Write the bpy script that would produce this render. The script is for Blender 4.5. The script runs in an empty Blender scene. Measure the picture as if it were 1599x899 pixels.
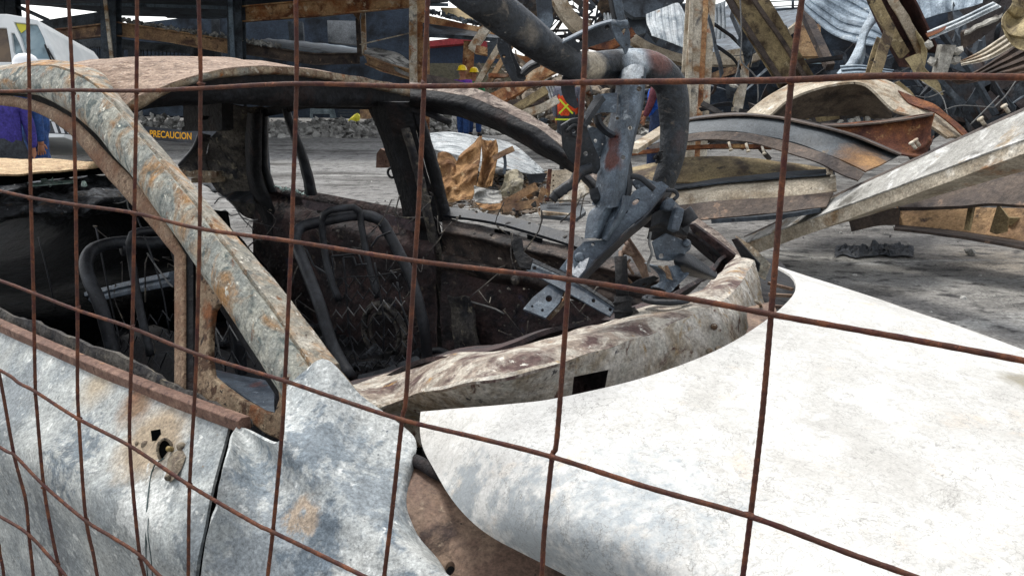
import bpy, bmesh, math, random
from mathutils import Vector, Matrix, noise
random.seed(7)
rnd = random.random
def uni(a, b): return a + (b - a) * random.random()
scene = bpy.context.scene
COL = scene.collection
# ---------------------------------------------------------------- camera, world, sun
H, PITCH, F = 1.42, math.radians(15.0), 1208.0
cam = bpy.data.cameras.new('camera'); camo = bpy.data.objects.new('camera', cam); COL.objects.link(camo)
camo.location = (0, 0, H); camo.rotation_euler = (math.pi / 2 - PITCH, 0, 0)
cam.sensor_width = 36; cam.lens = 36 * F / 1599; cam.clip_start = 0.05; cam.clip_end = 2000
cam.dof.use_dof = False
scene.camera = camo
world = bpy.data.worlds.new('World'); scene.world = world; world.use_nodes = True
wt = world.node_tree; wt.nodes.clear()
SUN_EL, SUN_AZ = math.radians(62), math.radians(-35)    # azimuth measured from +Y towards +X
sky = wt.nodes.new('ShaderNodeTexSky'); sky.sky_type = 'NISHITA'; sky.sun_disc = False
sky.sun_elevation = SUN_EL; sky.sun_rotation = SUN_AZ; sky.air_density = 1.0; sky.dust_density = 1.5; sky.ozone_density = 1.0
hs = wt.nodes.new('ShaderNodeHueSaturation'); hs.inputs['Saturation'].default_value = 0.17; hs.inputs['Value'].default_value = 1.0
bg = wt.nodes.new('ShaderNodeBackground'); bg.inputs['Strength'].default_value = 0.15
wo = wt.nodes.new('ShaderNodeOutputWorld')
wt.links.new(sky.outputs[0], hs.inputs['Color']); wt.links.new(hs.outputs[0], bg.inputs[0]); wt.links.new(bg.outputs[0], wo.inputs[0])
sl = bpy.data.lights.new('sun', 'SUN'); sl.energy = 1.5; sl.angle = math.radians(12); sl.color = (1, .97, .92)
so = bpy.data.objects.new('sun', sl); COL.objects.link(so)
sdir = Vector((math.sin(SUN_AZ) * math.cos(SUN_EL), math.cos(SUN_AZ) * math.cos(SUN_EL), math.sin(SUN_EL)))
so.rotation_euler = sdir.to_track_quat('Z', 'Y').to_euler(); so.location = (0, 0, 30)
vs = scene.view_settings; vs.view_transform = 'Standard'; vs.look = 'None'; vs.gamma = 1; vs.use_curve_mapping = False
vs.exposure = 1.0
# ---------------------------------------------------------------- photograph pixel -> place
def ray(px, py):
    a, b = (px - 799.5) / F, (449.5 - py) / F
    return Vector((a, math.cos(PITCH) + b * math.sin(PITCH), b * math.cos(PITCH) - math.sin(PITCH)))
CAMP = Vector((0, 0, H))
def D(px, py, d): return CAMP + ray(px, py) * d                    # at a distance
def Zp(px, py, z):                                                  # at a height
    r = ray(px, py); return CAMP + r * ((z - H) / r.z)
TH = math.radians(38)
UF = Vector((math.cos(TH), -math.sin(TH), 0)); WF = Vector((math.sin(TH), math.cos(TH), 0))   # car forward, car across (away)
CO = Zp(480, 575, .93); CO.z = 0
def car(u, w, z): return CO + UF * u + WF * w + Vector((0, 0, z))
def Wp(px, py, w, k=0.0, z0=.93):                                   # on the plane w = w + k (z - z0) along the car
    r = ray(px, py); rel = CAMP - CO
    # (rel + t r).WF = w + k (H + t rz - z0)
    t = (w + k * (H - z0) - rel.dot(WF)) / (r.dot(WF) - k * r.z)
    return CAMP + r * t
def Up(px, py, u, k=0.0, z0=.93):
    r = ray(px, py); rel = CAMP - CO
    t = (u + k * (H - z0) - rel.dot(UF)) / (r.dot(UF) - k * r.z)
    return CAMP + r * t
def tocar(p):
    q = p - CO; return (q.dot(UF), q.dot(WF), p.z)
# ---------------------------------------------------------------- objects
def newobj(name, me, mat=None, parent=None):
    o = bpy.data.objects.new(name, me)
    if mat is not None and me is not None and not me.materials: me.materials.append(mat)
    COL.objects.link(o)
    if parent: o.parent = parent
    return o
def wloc(o):
    v = Vector((0, 0, 0))
    while o is not None: v = v + o.location; o = o.parent
    return v
def thing(name, label, cat, loc=(0, 0, 0), group=None):
    o = bpy.data.objects.new(name, None); COL.objects.link(o); o.empty_display_size = .2
    o.location = loc; o['label'] = label; o['category'] = cat
    if group: o['group'] = group
    return o
def tag(o, label=None, cat=None, group=None, kind=None):
    if label: o['label'] = label
    if cat: o['category'] = cat
    if group: o['group'] = group
    if kind: o['kind'] = kind
    return o
class MB:
    """collects world-space geometry for ONE mesh object"""
    def __init__(s): s.v = []; s.f = []; s.sm = []; s.sharp = set()
    def add(s, vs, fs, smooth=False):
        n = len(s.v); s.v += [Vector(p) for p in vs]; s.f += [tuple(i + n for i in f) for f in fs]; s.sm += [smooth] * len(fs); return s
    def box(s, c, d, R=None, jit=0):
        c = Vector(c); vs = []
        for x in (-.5, .5):
            for y in (-.5, .5):
                for z in (-.5, .5):
                    p = Vector((x * d[0], y * d[1], z * d[2]))
                    if jit: p += Vector((uni(-jit, jit), uni(-jit, jit), uni(-jit, jit)))
                    if R: p = R @ p
                    vs.append(c + p)
        return s.add(vs, [(0, 1, 3, 2), (4, 6, 7, 5), (0, 4, 5, 1), (2, 3, 7, 6), (0, 2, 6, 4), (1, 5, 7, 3)])
    def tube(s, pts, r, n=10, cap=True, smooth=True, squash=1.0):
        pts = [Vector(p) for p in pts]; m = len(pts)
        rr = r if isinstance(r, (list, tuple)) else [r] * m
        t0 = (pts[1] - pts[0]).normalized(); up = Vector((0, 0, 1)) if abs(t0.z) < .9 else Vector((1, 0, 0))
        side = t0.cross(up).normalized(); vs = []
        for i, p in enumerate(pts):
            t = (pts[min(i + 1, m - 1)] - pts[max(i - 1, 0)]).normalized()
            side = (side - t * side.dot(t)).normalized(); b = t.cross(side)
            for k in range(n):
                a = 2 * math.pi * k / n
                vs.append(p + (side * math.cos(a) + b * math.sin(a) * squash) * rr[i])
        fs = [(i * n + k, i * n + (k + 1) % n, (i + 1) * n + (k + 1) % n, (i + 1) * n + k) for i in range(m - 1) for k in range(n)]
        if cap: fs += [tuple(range(n - 1, -1, -1)), tuple((m - 1) * n + k for k in range(n))]
        return s.add(vs, fs, smooth)
    def sweep(s, pts, prof, up, closed=True, scale=None, smooth=False):
        """prof: list of (x across, y up) in metres; pts centre line; up vector or list"""
        pts = [Vector(p) for p in pts]; m = len(pts); n = len(prof); vs = []
        for i, p in enumerate(pts):
            t = (pts[min(i + 1, m - 1)] - pts[max(i - 1, 0)]).normalized()
            u = Vector(up[i] if isinstance(up, list) else up)
            u = (u - t * u.dot(t)).normalized(); sd = t.cross(u)
            k = scale[i] if scale else 1
            for x, y in prof: vs.append(p + (sd * x + u * y) * k)
        q = n if closed else n - 1
        fs = [(i * n + k, i * n + (k + 1) % n, (i + 1) * n + (k + 1) % n, (i + 1) * n + k) for i in range(m - 1) for k in range(q)]
        if closed:
            fs += [tuple(range(n - 1, -1, -1)), tuple((m - 1) * n + k for k in range(n))]
        return s.add(vs, fs, smooth)
    def surf(s, rows, thick=0.0, smooth=True):
        """grid of world points, given thickness"""
        R, Cn = len(rows), len(rows[0]); V = [p for r in rows for p in r]
        F_ = [(i * Cn + j, i * Cn + j + 1, (i + 1) * Cn + j + 1, (i + 1) * Cn + j) for i in range(R - 1) for j in range(Cn - 1)]
        if thick:
            nn = []
            for i in range(R):
                for j in range(Cn):
                    a = rows[min(i + 1, R - 1)][j] - rows[max(i - 1, 0)][j]; b = rows[i][min(j + 1, Cn - 1)] - rows[i][max(j - 1, 0)]
                    c = b.cross(a); nn.append(c.normalized() if c.length > 1e-12 else Vector((0, 0, 1)))
            K = len(V); V2 = [V[i] + nn[i] * thick for i in range(K)]
            F2 = [tuple(K + i for i in reversed(f)) for f in F_]
            ring = [j for j in range(Cn)] + [i * Cn + Cn - 1 for i in range(1, R)] + [(R - 1) * Cn + j for j in range(Cn - 2, -1, -1)] + [i * Cn for i in range(R - 2, 0, -1)]
            E = [(ring[(k + 1) % len(ring)], ring[k], K + ring[k], K + ring[(k + 1) % len(ring)]) for k in range(len(ring))]
            n0 = len(s.v); s.add(V + V2, F_ + F2 + E, smooth)
            for a, b in zip(ring, ring[1:] + ring[:1]):
                s.sharp.add((min(a, b) + n0, max(a, b) + n0)); s.sharp.add((min(a, b) + n0 + K, max(a, b) + n0 + K))
        else: s.add(V, F_, smooth)
        return s
    def rock(s, c, r, flat=.7, seed=None):
        c = Vector(c); bm = bmesh.new(); bmesh.ops.create_icosphere(bm, subdivisions=1, radius=1)
        o = Vector((uni(0, 99), uni(0, 99), uni(0, 99))); R = Matrix.Rotation(uni(0, 6.28), 3, Vector((uni(-1, 1), uni(-1, 1), 1)))
        sx, sy, sz = uni(.7, 1.3), uni(.7, 1.3), flat * uni(.7, 1.2)
        vs = []
        for v in bm.verts:
            k = .72 + .6 * noise.noise(v.co * 1.3 + o); p = v.co * k * r
            vs.append(c + R @ Vector((p.x * sx, p.y * sy, p.z * sz)))
        fs = [tuple(v.index for v in f.verts) for f in bm.faces]; bm.free()
        return s.add(vs, fs)
    def build(s, name, mat, parent=None, base=None, bevel=0.0):
        off = wloc(parent) if parent else (Vector(base) if base is not None else Vector((0, 0, 0)))
        me = bpy.data.meshes.new(name); me.from_pydata([v - off for v in s.v], [], s.f)
        me.polygons.foreach_set('use_smooth', s.sm); me.validate(); me.update()
        if s.sharp:
            at = me.attributes.new('sharp_edge', 'BOOLEAN', 'EDGE'); ev = [0] * (2 * len(me.edges)); me.edges.foreach_get('vertices', ev)
            at.data.foreach_set('value', [((min(a, b), max(a, b)) in s.sharp) for a, b in zip(ev[::2], ev[1::2])])
        o = newobj(name, me, mat, parent)
        if not parent: o.location = off
        if bevel:
            b = o.modifiers.new('bevel', 'BEVEL'); b.width = bevel; b.segments = 2; b.limit_method = 'ANGLE'; b.angle_limit = .6
        return o
def centre(pts):
    c = Vector((0, 0, 0))
    for p in pts: c += p
    return c / len(pts)
def spline(pts, n):
    """Catmull-Rom through points (tuples or vectors), n samples"""
    P = [Vector(p) for p in pts]; L = [0]
    for a, b in zip(P, P[1:]): L.append(L[-1] + (b - a).length)
    out = []
    for i in range(n):
        s = L[-1] * i / (n - 1); k = 0
        while k < len(P) - 2 and s > L[k + 1]: k += 1
        t = (s - L[k]) / max(1e-9, L[k + 1] - L[k])
        a, b = P[k], P[k + 1]; z = P[k - 1] if k else a * 2 - b; c = P[k + 2] if k + 2 < len(P) else b * 2 - a
        out.append(.5 * ((2 * a) + (b - z) * t + (2 * z - 5 * a + 4 * b - c) * t * t + (3 * a - z - 3 * b + c) * t ** 3))
    return out
def poly(pts, n):
    P = [Vector(p) for p in pts]; L = [0]
    for a, b in zip(P, P[1:]): L.append(L[-1] + (b - a).length)
    out = []
    for i in range(n):
        s = L[-1] * i / (n - 1); k = 0
        while k < len(P) - 2 and s > L[k + 1]: k += 1
        out.append(P[k].lerp(P[k + 1], (s - L[k]) / max(1e-9, L[k + 1] - L[k])))
    return out
def loft(curves, n, m, bump=0, bs=4, kind=spline, across=None):
    """curves: lists of world points -> grid n (along) x m (across)"""
    C = [kind(c, n) for c in curves]; rows = []
    across = across or spline
    cols = [across([c[i] for c in C], m) if len(C) > 2 else [C[0][i].lerp(C[1][i], j / (m - 1)) for j in range(m)] for i in range(n)]
    rows = [[cols[i][j] for i in range(n)] for j in range(m)]
    if bump:
        for r in rows:
            for k, p in enumerate(r):
                q = p * bs; r[k] = p + Vector((noise.noise(q), noise.noise(q + Vector((9, 0, 0))), noise.noise(q + Vector((0, 9, 0))))) * bump
    return rows
def fill2d(outline, holes=(), seg=10):
    bm = bmesh.new(); es = []
    def loop(pts):
        vs = [bm.verts.new((p[0], -p[1], 0)) for p in pts]
        for a, b in zip(vs, vs[1:] + vs[:1]): es.append(bm.edges.new((a, b)))
    loop(outline)
    for h in holes:
        if isinstance(h[0], (tuple, list)): loop(h)
        elif len(h) == 3:
            loop([(h[0] + h[2] * math.cos(2 * math.pi * k / seg), h[1] + h[2] * math.sin(2 * math.pi * k / seg)) for k in range(seg)])
        elif len(h) == 5:
            cx, cy, rx, ry, an = h; ca, sa = math.cos(an), math.sin(an)
            loop([(cx + rx * math.cos(2 * math.pi * k / seg) * ca - ry * math.sin(2 * math.pi * k / seg) * sa,
                   cy + rx * math.cos(2 * math.pi * k / seg) * sa + ry * math.sin(2 * math.pi * k / seg) * ca) for k in range(seg)])
    bmesh.ops.triangle_fill(bm, use_beauty=True, use_dissolve=False, edges=es, normal=(0, 0, 1))
    bm.verts.index_update()
    V = [(v.co.x, -v.co.y) for v in bm.verts]; Fs = [[v.index for v in f.verts] for f in bm.faces]
    ct = {}
    for e in bm.edges:
        if len(e.link_faces) == 1:
            f = e.link_faces[0]; vi = [v.index for v in f.verts]; a, b = e.verts[0].index, e.verts[1].index
            if vi[(vi.index(a) + 1) % len(vi)] != b: a, b = b, a
            ct[(a, b)] = 1
    bm.free(); return V, Fs, list(ct)
def plate(mb, outline, place, thick, holes=(), seg=10):
    """a flat or bent sheet with real holes: outline in photograph pixels, place(px,py)->point"""
    V, Fs, E = fill2d(outline, holes, seg)
    P = [place(x, y) for x, y in V]
    n = Vector((0, 0, 0))
    for f in Fs:
        n += (P[f[1]] - P[f[0]]).cross(P[f[2]] - P[f[0]])
    n.normalize()
    if n.dot(CAMP - P[0]) < 0: sgn = 1
    else: sgn = -1
    Q = [p + n * thick * sgn for p in P]; K = len(P)
    fs = [tuple(f) for f in Fs] + [tuple(K + i for i in reversed(f)) for f in Fs] + [(b, a, K + a, K + b) for a, b in E]
    mb.add(P + Q, fs); return mb
def plane3(a, b, c):
    """three (px,py,depth) -> place function on that plane"""
    A, B, C_ = D(*a), D(*b), D(*c); n = (B - A).cross(C_ - A)
    def f(px, py):
        r = ray(px, py); return CAMP + r * ((A - CAMP).dot(n) / r.dot(n))
    return f
def cutmesh(o, mb):
    """real holes: subtract closed shapes from the object's mesh"""
    c = mb.build('cutter', None, None); c.location = (0, 0, 0)
    m = o.modifiers.new('b', 'BOOLEAN'); m.operation = 'DIFFERENCE'; m.solver = 'EXACT'; m.object = c
    bpy.context.view_layer.update()
    dg = bpy.context.evaluated_depsgraph_get(); me = bpy.data.meshes.new_from_object(o.evaluated_get(dg))
    o.modifiers.remove(m); old = o.data
    if len(me.polygons) > 5: o.data = me
    cm = c.data; bpy.data.objects.remove(c); bpy.data.meshes.remove(cm)
# ---------------------------------------------------------------- materials
def rgb(h):
    """sRGB hex -> linear"""
    c = [int(h[i:i + 2], 16) / 255 for i in (0, 2, 4)]
    return tuple((x / 12.92 if x <= .04045 else ((x + .055) / 1.055) ** 2.4) for x in c) + (1,)
def mat(name, base, layers=(), spots=(), bump=.35, bscale=60, rough=.8, metal=0.0, grain=.30, gscale=None, coarse=0.0, veins=(), spec=.35, under=False):
    """base colour, then layers (colour, scale, threshold, softness[, stretch xyz, distortion]) laid over it by noise;
    spots (colour, centre, radius, softness, ragged) are stains that sit at one place of the thing"""
    m = bpy.data.materials.new(name); m.use_nodes = True; t = m.node_tree; N = t.nodes; L = t.links
    b = N['Principled BSDF']; b.inputs['Roughness'].default_value = rough; b.inputs['Metallic'].default_value = metal
    if 'Specular IOR Level' in b.inputs: b.inputs['Specular IOR Level'].default_value = spec
    tc = N.new('ShaderNodeTexCoord'); co = tc.outputs['Object']
    cur = N.new('ShaderNodeRGB'); cur.outputs[0].default_value = base; cur = cur.outputs[0]
    def put_spots(cur):
        for (c, ctr, r, sf, rg) in spots:
            nz = N.new('ShaderNodeTexNoise'); nz.inputs['Scale'].default_value = 1.6 / max(r, .05) if rg < 2 else 40; nz.inputs['Detail'].default_value = 8; nz.inputs['Roughness'].default_value = .7
            L.new(co, nz.inputs['Vector'])
            d = N.new('ShaderNodeVectorMath'); d.operation = 'DISTANCE'; d.inputs[1].default_value = ctr; L.new(co, d.inputs[0])
            ad = N.new('ShaderNodeMath'); ad.operation = 'MULTIPLY_ADD'; L.new(nz.outputs[0], ad.inputs[0]); ad.inputs[1].default_value = -rg * r * 2
            L.new(d.outputs['Value'], ad.inputs[2])
            mr = N.new('ShaderNodeMapRange'); mr.inputs['From Min'].default_value = r * (1 + sf) - rg * r; mr.inputs['From Max'].default_value = r * (1 - sf) - rg * r
            L.new(ad.outputs[0], mr.inputs[0])
            mx = N.new('ShaderNodeMix'); mx.data_type = 'RGBA'; L.new(mr.outputs[0], mx.inputs[0]); L.new(cur, mx.inputs[6]); mx.inputs[7].default_value = c; cur = mx.outputs[2]
        return cur
    if under: cur = put_spots(cur)
    first = None
    for i, l in enumerate(layers):
        c, sc, th, sf = l[:4]; st = l[4] if len(l) > 4 else None; di = l[5] if len(l) > 5 else .3
        mp = N.new('ShaderNodeMapping'); mp.inputs['Location'].default_value = (i * 7.3, i * 3.1, i * 5.7)
        if st: mp.inputs['Scale'].default_value = st
        nz = N.new('ShaderNodeTexNoise'); nz.inputs['Scale'].default_value = sc; nz.inputs['Detail'].default_value = 9
        nz.inputs['Roughness'].default_value = .62; nz.inputs['Distortion'].default_value = di
        mr = N.new('ShaderNodeMapRange'); mr.inputs['From Min'].default_value = th - sf; mr.inputs['From Max'].default_value = th + sf
        mx = N.new('ShaderNodeMix'); mx.data_type = 'RGBA'
        L.new(co, mp.inputs[0]); L.new(mp.outputs[0], nz.inputs['Vector']); L.new(nz.outputs[0], mr.inputs[0])
        L.new(mr.outputs[0], mx.inputs[0]); L.new(cur, mx.inputs[6]); mx.inputs[7].default_value = c; cur = mx.outputs[2]
        if first is None: first = nz.outputs[0]
    if not under: cur = put_spots(cur)
    for i, (c, sc, wd, st_) in enumerate(veins):
        nz = N.new('ShaderNodeTexNoise'); nz.inputs['Scale'].default_value = sc; nz.inputs['Detail'].default_value = 7; nz.inputs['Roughness'].default_value = .6; nz.inputs['Distortion'].default_value = .6
        mp = N.new('ShaderNodeMapping'); mp.inputs['Location'].default_value = (3.3 * i, 9.1, 1.7 * i); L.new(co, mp.inputs[0]); L.new(mp.outputs[0], nz.inputs['Vector'])
        s1 = N.new('ShaderNodeMath'); s1.operation = 'SUBTRACT'; L.new(nz.outputs[0], s1.inputs[0]); s1.inputs[1].default_value = .5
        s2 = N.new('ShaderNodeMath'); s2.operation = 'ABSOLUTE'; L.new(s1.outputs[0], s2.inputs[0])
        mr = N.new('ShaderNodeMapRange'); mr.inputs['From Min'].default_value = wd; mr.inputs['From Max'].default_value = 0; mr.inputs['To Max'].default_value = st_; L.new(s2.outputs[0], mr.inputs[0])
        mx = N.new('ShaderNodeMix'); mx.data_type = 'RGBA'; L.new(mr.outputs[0], mx.inputs[0]); L.new(cur, mx.inputs[6]); mx.inputs[7].default_value = c; cur = mx.outputs[2]
    if grain and bump:
        for gs, ga in ((gscale or bscale * 2.2, grain), ((gscale or bscale * 2.2) / 5, grain * .6)):
            nz = N.new('ShaderNodeTexNoise'); nz.inputs['Scale'].default_value = gs; nz.inputs['Detail'].default_value = 6; nz.inputs['Roughness'].default_value = .75
            L.new(co, nz.inputs['Vector']); mr = N.new('ShaderNodeMapRange'); mr.inputs['From Min'].default_value = .34; mr.inputs['From Max'].default_value = .66
            mr.inputs['To Min'].default_value = 1 - ga * 1.5; mr.inputs['To Max'].default_value = 1 + ga; L.new(nz.outputs[0], mr.inputs[0])
            ml = N.new('ShaderNodeVectorMath'); ml.operation = 'SCALE'; L.new(cur, ml.inputs[0]); L.new(mr.outputs[0], ml.inputs['Scale']); cur = ml.outputs[0]
    L.new(cur, b.inputs['Base Color'])
    if bump:
        nz = N.new('ShaderNodeTexNoise'); nz.inputs['Scale'].default_value = bscale; nz.inputs['Detail'].default_value = 8; nz.inputs['Roughness'].default_value = .65
        L.new(co, nz.inputs['Vector'])
        bp = N.new('ShaderNodeBump'); bp.inputs['Strength'].default_value = bump; bp.inputs['Distance'].default_value = .6 / bscale
        L.new(nz.outputs[0], bp.inputs['Height'])
        if coarse:
            n2 = N.new('ShaderNodeTexNoise'); n2.inputs['Scale'].default_value = bscale / 8; n2.inputs['Detail'].default_value = 3; L.new(co, n2.inputs['Vector'])
            b2 = N.new('ShaderNodeBump'); b2.inputs['Strength'].default_value = coarse; b2.inputs['Distance'].default_value = 3 / bscale
            L.new(n2.outputs[0], b2.inputs['Height']); L.new(b2.outputs[0], bp.inputs['Normal'])
        L.new(bp.outputs[0], b.inputs['Normal'])
    if first is not None:
        rr = N.new('ShaderNodeMapRange'); rr.inputs['To Min'].default_value = max(0, rough - .18); rr.inputs['To Max'].default_value = min(1, rough + .15)
        L.new(first, rr.inputs[0]); L.new(rr.outputs[0], b.inputs['Roughness'])
    return m
WH, ASH, GREY, BLUEG, TAN, ORA, BRN, DBRN, SOOT, BLK = (rgb(x) for x in
   ('dcdedb', 'bfc0ba', '8b8e8e', '56626e', 'b59a72', 'a8612c', '6e4a35', '3a2620', '22252b', '0e1014'))
# ================================================================ THE BURNT CAR
def S(p): return tuple(p - CO)
def wl(pts, w, k=0.0, n=None): return [Wp(x, y, w, k) for x, y in pts]
KN, KF = .36, -.30                                                  # near and far sides lean inward with height
mPaint = mat('burnt_white_paint', rgb('adafab'), [
    (rgb('868d90'), 4, .50, .14, None, .4), (rgb('bcbfbb'), 6, .56, .10, None, .3), (rgb('697074'), 10, .64, .06, (1, 1, 1.4), .6),
    (rgb('cfd1cd'), 38, .63, .04), (rgb('4a5055'), 130, .67, .03, None, .6), (rgb('8f7656'), 80, .70, .03)],
    spots=[(rgb('a0907a'), S(Wp(255, 700, -.13)), .085, .3, .5), (rgb('7d6650'), S(Wp(225, 640, -.1)), .05, .4, .5),
           (rgb('a89c88'), S(Wp(160, 600, -.1)), .05, .6, .6), (rgb('86624a'), S(Wp(215, 622, -.1)), .02, .5, .5), (rgb('6f787e'), S(Wp(135, 715, -.19)), .065, .3, 2.4), (rgb('868c8f'), S(Wp(30, 640, -.17)), .08, .4, 2.4), (rgb('7b8082'), S(Wp(90, 820, -.22)), .09, .35, 2.6), (rgb('737a7e'), S(Wp(300, 850, -.24)), .045, .3, 2.4), (rgb('c4c6c3'), S(Wp(220, 800, -.23)), .06, .12, 2.4)], bump=.5, bscale=70, rough=.75, coarse=.25)
mFender = mat('burnt_fender_paint', rgb('b6b8b5'), [
    (rgb('949b9d'), 5, .50, .12, None, .4), (rgb('c4c7c5'), 7, .56, .10), (rgb('68737c'), 18, .62, .05, None, .8),
    (rgb('d6d8d6'), 50, .62, .04), (rgb('4d565e'), 140, .66, .03)],
    spots=[(rgb('79838a'), S(Wp(505, 695, -.08)), .055, .35, 2.6), (rgb('858d92'), S(Wp(580, 780, -.08)), .05, .35, 2.6), (rgb('808a91'), S(Wp(400, 760, -.15)), .05, .3, 2.4), (rgb('69747d'), S(Wp(480, 840, -.17)), .06, .25, 1.6), (rgb('a69684'), S(Wp(468, 808, -.165)), .034, .2, .9), (rgb('90979b'), S(Wp(400, 880, -.22)), .07, .3, 2.6),
           (rgb('8a9297'), S(Wp(525, 705, -.05)), .04, .6, .9)], bump=.5, bscale=80, rough=.7, coarse=.3)
mHood = mat('ash_white_hood', rgb('c6c5c1'), [
    (rgb('b6b4af'), 4, .54, .10), (rgb('d2d1cd'), 10, .56, .08), (rgb('b5b3ae'), 45, .62, .06, (1, 1, 1), .5), (rgb('86847e'), 190, .70, .02, None, 1.5), (rgb('cdbfae'), 12, .68, .08)],
    spots=[(rgb('a0a6a9'), S(Zp(980, 865, .85)), .10, .5, 2.2), (rgb('959a9c'), S(Zp(730, 765, .84)), .045, .4, 2.4), (rgb('9a9fa1'), S(Zp(840, 825, .85)), .07, .4, 2.4),  (rgb('8e8878'), S(Zp(1630, 600, .9)), .06, .3, .7)], bump=.35, bscale=120, rough=.7, coarse=.12, grain=.08, veins=[(rgb('85837d'), 26, .012, .6), (rgb('807e78'), 60, .013, .5), (rgb('6f6d68'), 7, .004, .7)])
mPillar = mat('scorched_pillar', rgb('8a8d87'), [
    (rgb('aaa99d'), 16, .50, .08, None, .8), (rgb('5f6865'), 22, .56, .05, None, 1.0), (rgb('a17b50'), 9, .58, .07, None, .8),
    (rgb('7d4f2c'), 30, .66, .04), (rgb('dad6c8'), 60, .64, .03), (rgb('434a4a'), 100, .66, .03)], bump=.7, bscale=70, rough=.85, coarse=.4)
mPillarT = mat('rusty_pillar_top', rgb('8f7d66'), [
    (rgb('aa9a83'), 18, .52, .08), (rgb('6b5543'), 22, .55, .06), (rgb('8f8c80'), 10, .58, .06), (rgb('c4bcab'), 45, .63, .04), (rgb('6c4a35'), 80, .66, .03), (rgb('a0622f'), 14, .64, .05)], bump=.8, bscale=80, rough=.9, coarse=.4)
mRoof = mat('rust_scaled_roof', rgb('96806f'), [
    (rgb('af9987'), 12, .50, .08, (1, 3, 1)), (rgb('735e50'), 30, .56, .06, (1, 3, 1)), (rgb('d3c2b4'), 60, .64, .04, (1, 2.5, 1)), (rgb('6a4c40'), 110, .66, .03, (1, 2, 1))], bump=.8, bscale=60, rough=.9, coarse=.4)
mCowl = mat('burnt_cowl', rgb('cfc9bf'), [
    (rgb('a89c8a'), 9, .50, .08, None, 1), (rgb('a98f66'), 13, .63, .05, None, 1.2), (rgb('c9c5ba'), 16, .58, .05), (rgb('6a5046'), 20, .63, .04, None, 1.5),
    (rgb('4e4c4c'), 34, .66, .03), (rgb('e8e5de'), 60, .66, .03), (rgb('59402f'), 100, .68, .03)], bump=.9, bscale=50, rough=.85, coarse=.5)
mCowlT = mat('rusty_cowl_ledge', rgb('938578'), [
    (rgb('c2bbae'), 14, .50, .07, None, 1), (rgb('5b4743'), 12, .57, .06), (rgb('a3804f'), 22, .65, .04), (rgb('d8d3c8'), 40, .64, .03), (rgb('2f2a2c'), 60, .67, .03)], bump=.9, bscale=60, rough=.85, coarse=.5)
mFrame = mat('speckled_brown_frame', rgb('86705c'), [(rgb('a08a72'), 90, .55, .05), (rgb('5c4535'), 120, .58, .04), (rgb('73523c'), 8, .55, .1)], bump=.8, bscale=150, rough=.9)
mTrim = mat('brown_trim', rgb('6f5448'), [(rgb('8a6f60'), 30, .55, .07), (rgb('4c342c'), 50, .6, .05), (rgb('a0744c'), 22, .68, .04)], bump=.5, bscale=120, rough=.8)
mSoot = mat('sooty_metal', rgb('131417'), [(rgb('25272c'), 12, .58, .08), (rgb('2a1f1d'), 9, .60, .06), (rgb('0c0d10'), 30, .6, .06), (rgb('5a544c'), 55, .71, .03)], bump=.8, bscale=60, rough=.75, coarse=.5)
mQuart = mat('rust_speckled_surround', rgb('84705a'), [(rgb('a39178'), 20, .54, .07), (rgb('4e3828'), 34, .55, .04), (rgb('2b211c'), 80, .62, .03), (rgb('7a4c2c'), 12, .62, .05)], bump=.8, bscale=120, rough=.9)
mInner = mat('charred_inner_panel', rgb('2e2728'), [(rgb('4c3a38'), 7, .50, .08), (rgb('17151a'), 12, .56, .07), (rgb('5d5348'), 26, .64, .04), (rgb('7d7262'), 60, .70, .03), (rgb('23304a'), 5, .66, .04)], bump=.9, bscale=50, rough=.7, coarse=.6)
mInnerG = mat('ashy_inner_panel', rgb('4a4745'), [(rgb('6b665e'), 9, .52, .08), (rgb('28282c'), 12, .56, .07), (rgb('8c8472'), 26, .62, .05), (rgb('151518'), 40, .64, .04)], bump=.9, bscale=50, rough=.8, coarse=.6)
mTube = mat('blackened_steel_tube', rgb('1b1d21'), [(rgb('303338'), 18, .55, .08), (rgb('14161b'), 25, .58, .06), (rgb('6f7378'), 80, .70, .02)], bump=.4, bscale=120, rough=.5)
mBlueM = mat('blue_grey_steel', rgb('464f59'), [(rgb('626e79'), 10, .52, .08), (rgb('3b444f'), 16, .57, .06), (rgb('8d97a0'), 45, .64, .04), (rgb('6d4038'), 7, .66, .05), (rgb('d9dde0'), 12, .74, .03)], bump=.35, bscale=90, rough=.5)
mDarkM = mat('dark_burnt_steel', rgb('1c2025'), [(rgb('30363e'), 12, .55, .08), (rgb('15181d'), 16, .57, .06), (rgb('767f86'), 60, .69, .03), (rgb('5b4338'), 9, .66, .05)], bump=.4, bscale=90, rough=.5)
mChar = mat('charred_rubble', rgb('2b2d31'), [(rgb('5c6065'), 14, .54, .07), (rgb('0e0f12'), 18, .55, .06), (rgb('8a8f93'), 40, .66, .04), (rgb('5b4a3c'), 12, .66, .05)], bump=1, bscale=40, rough=.9, coarse=.8)
mBrownP = mat('brown_scorched_rail', rgb('6b5548'), [(rgb('8a7462'), 9, .52, .08), (rgb('3f302a'), 12, .60, .05), (rgb('a08d78'), 40, .66, .04), (rgb('1f1b1b'), 50, .69, .03)], bump=.4, bscale=70, rough=.7, coarse=.3)
mTanSheet = mat('tan_rusted_sheet', rgb('b79a78'), [(rgb('d0b892'), 22, .52, .07, (1, 2, 1)), (rgb('80603f'), 50, .62, .05), (rgb('e0d2ba'), 70, .66, .04)], bump=.8, bscale=70, rough=.9)
mWire = mat('bare_grey_wire', rgb('6a6a68'), [(rgb('4a4b4d'), 60, .55, .1)], bump=0, rough=.5)
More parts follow.
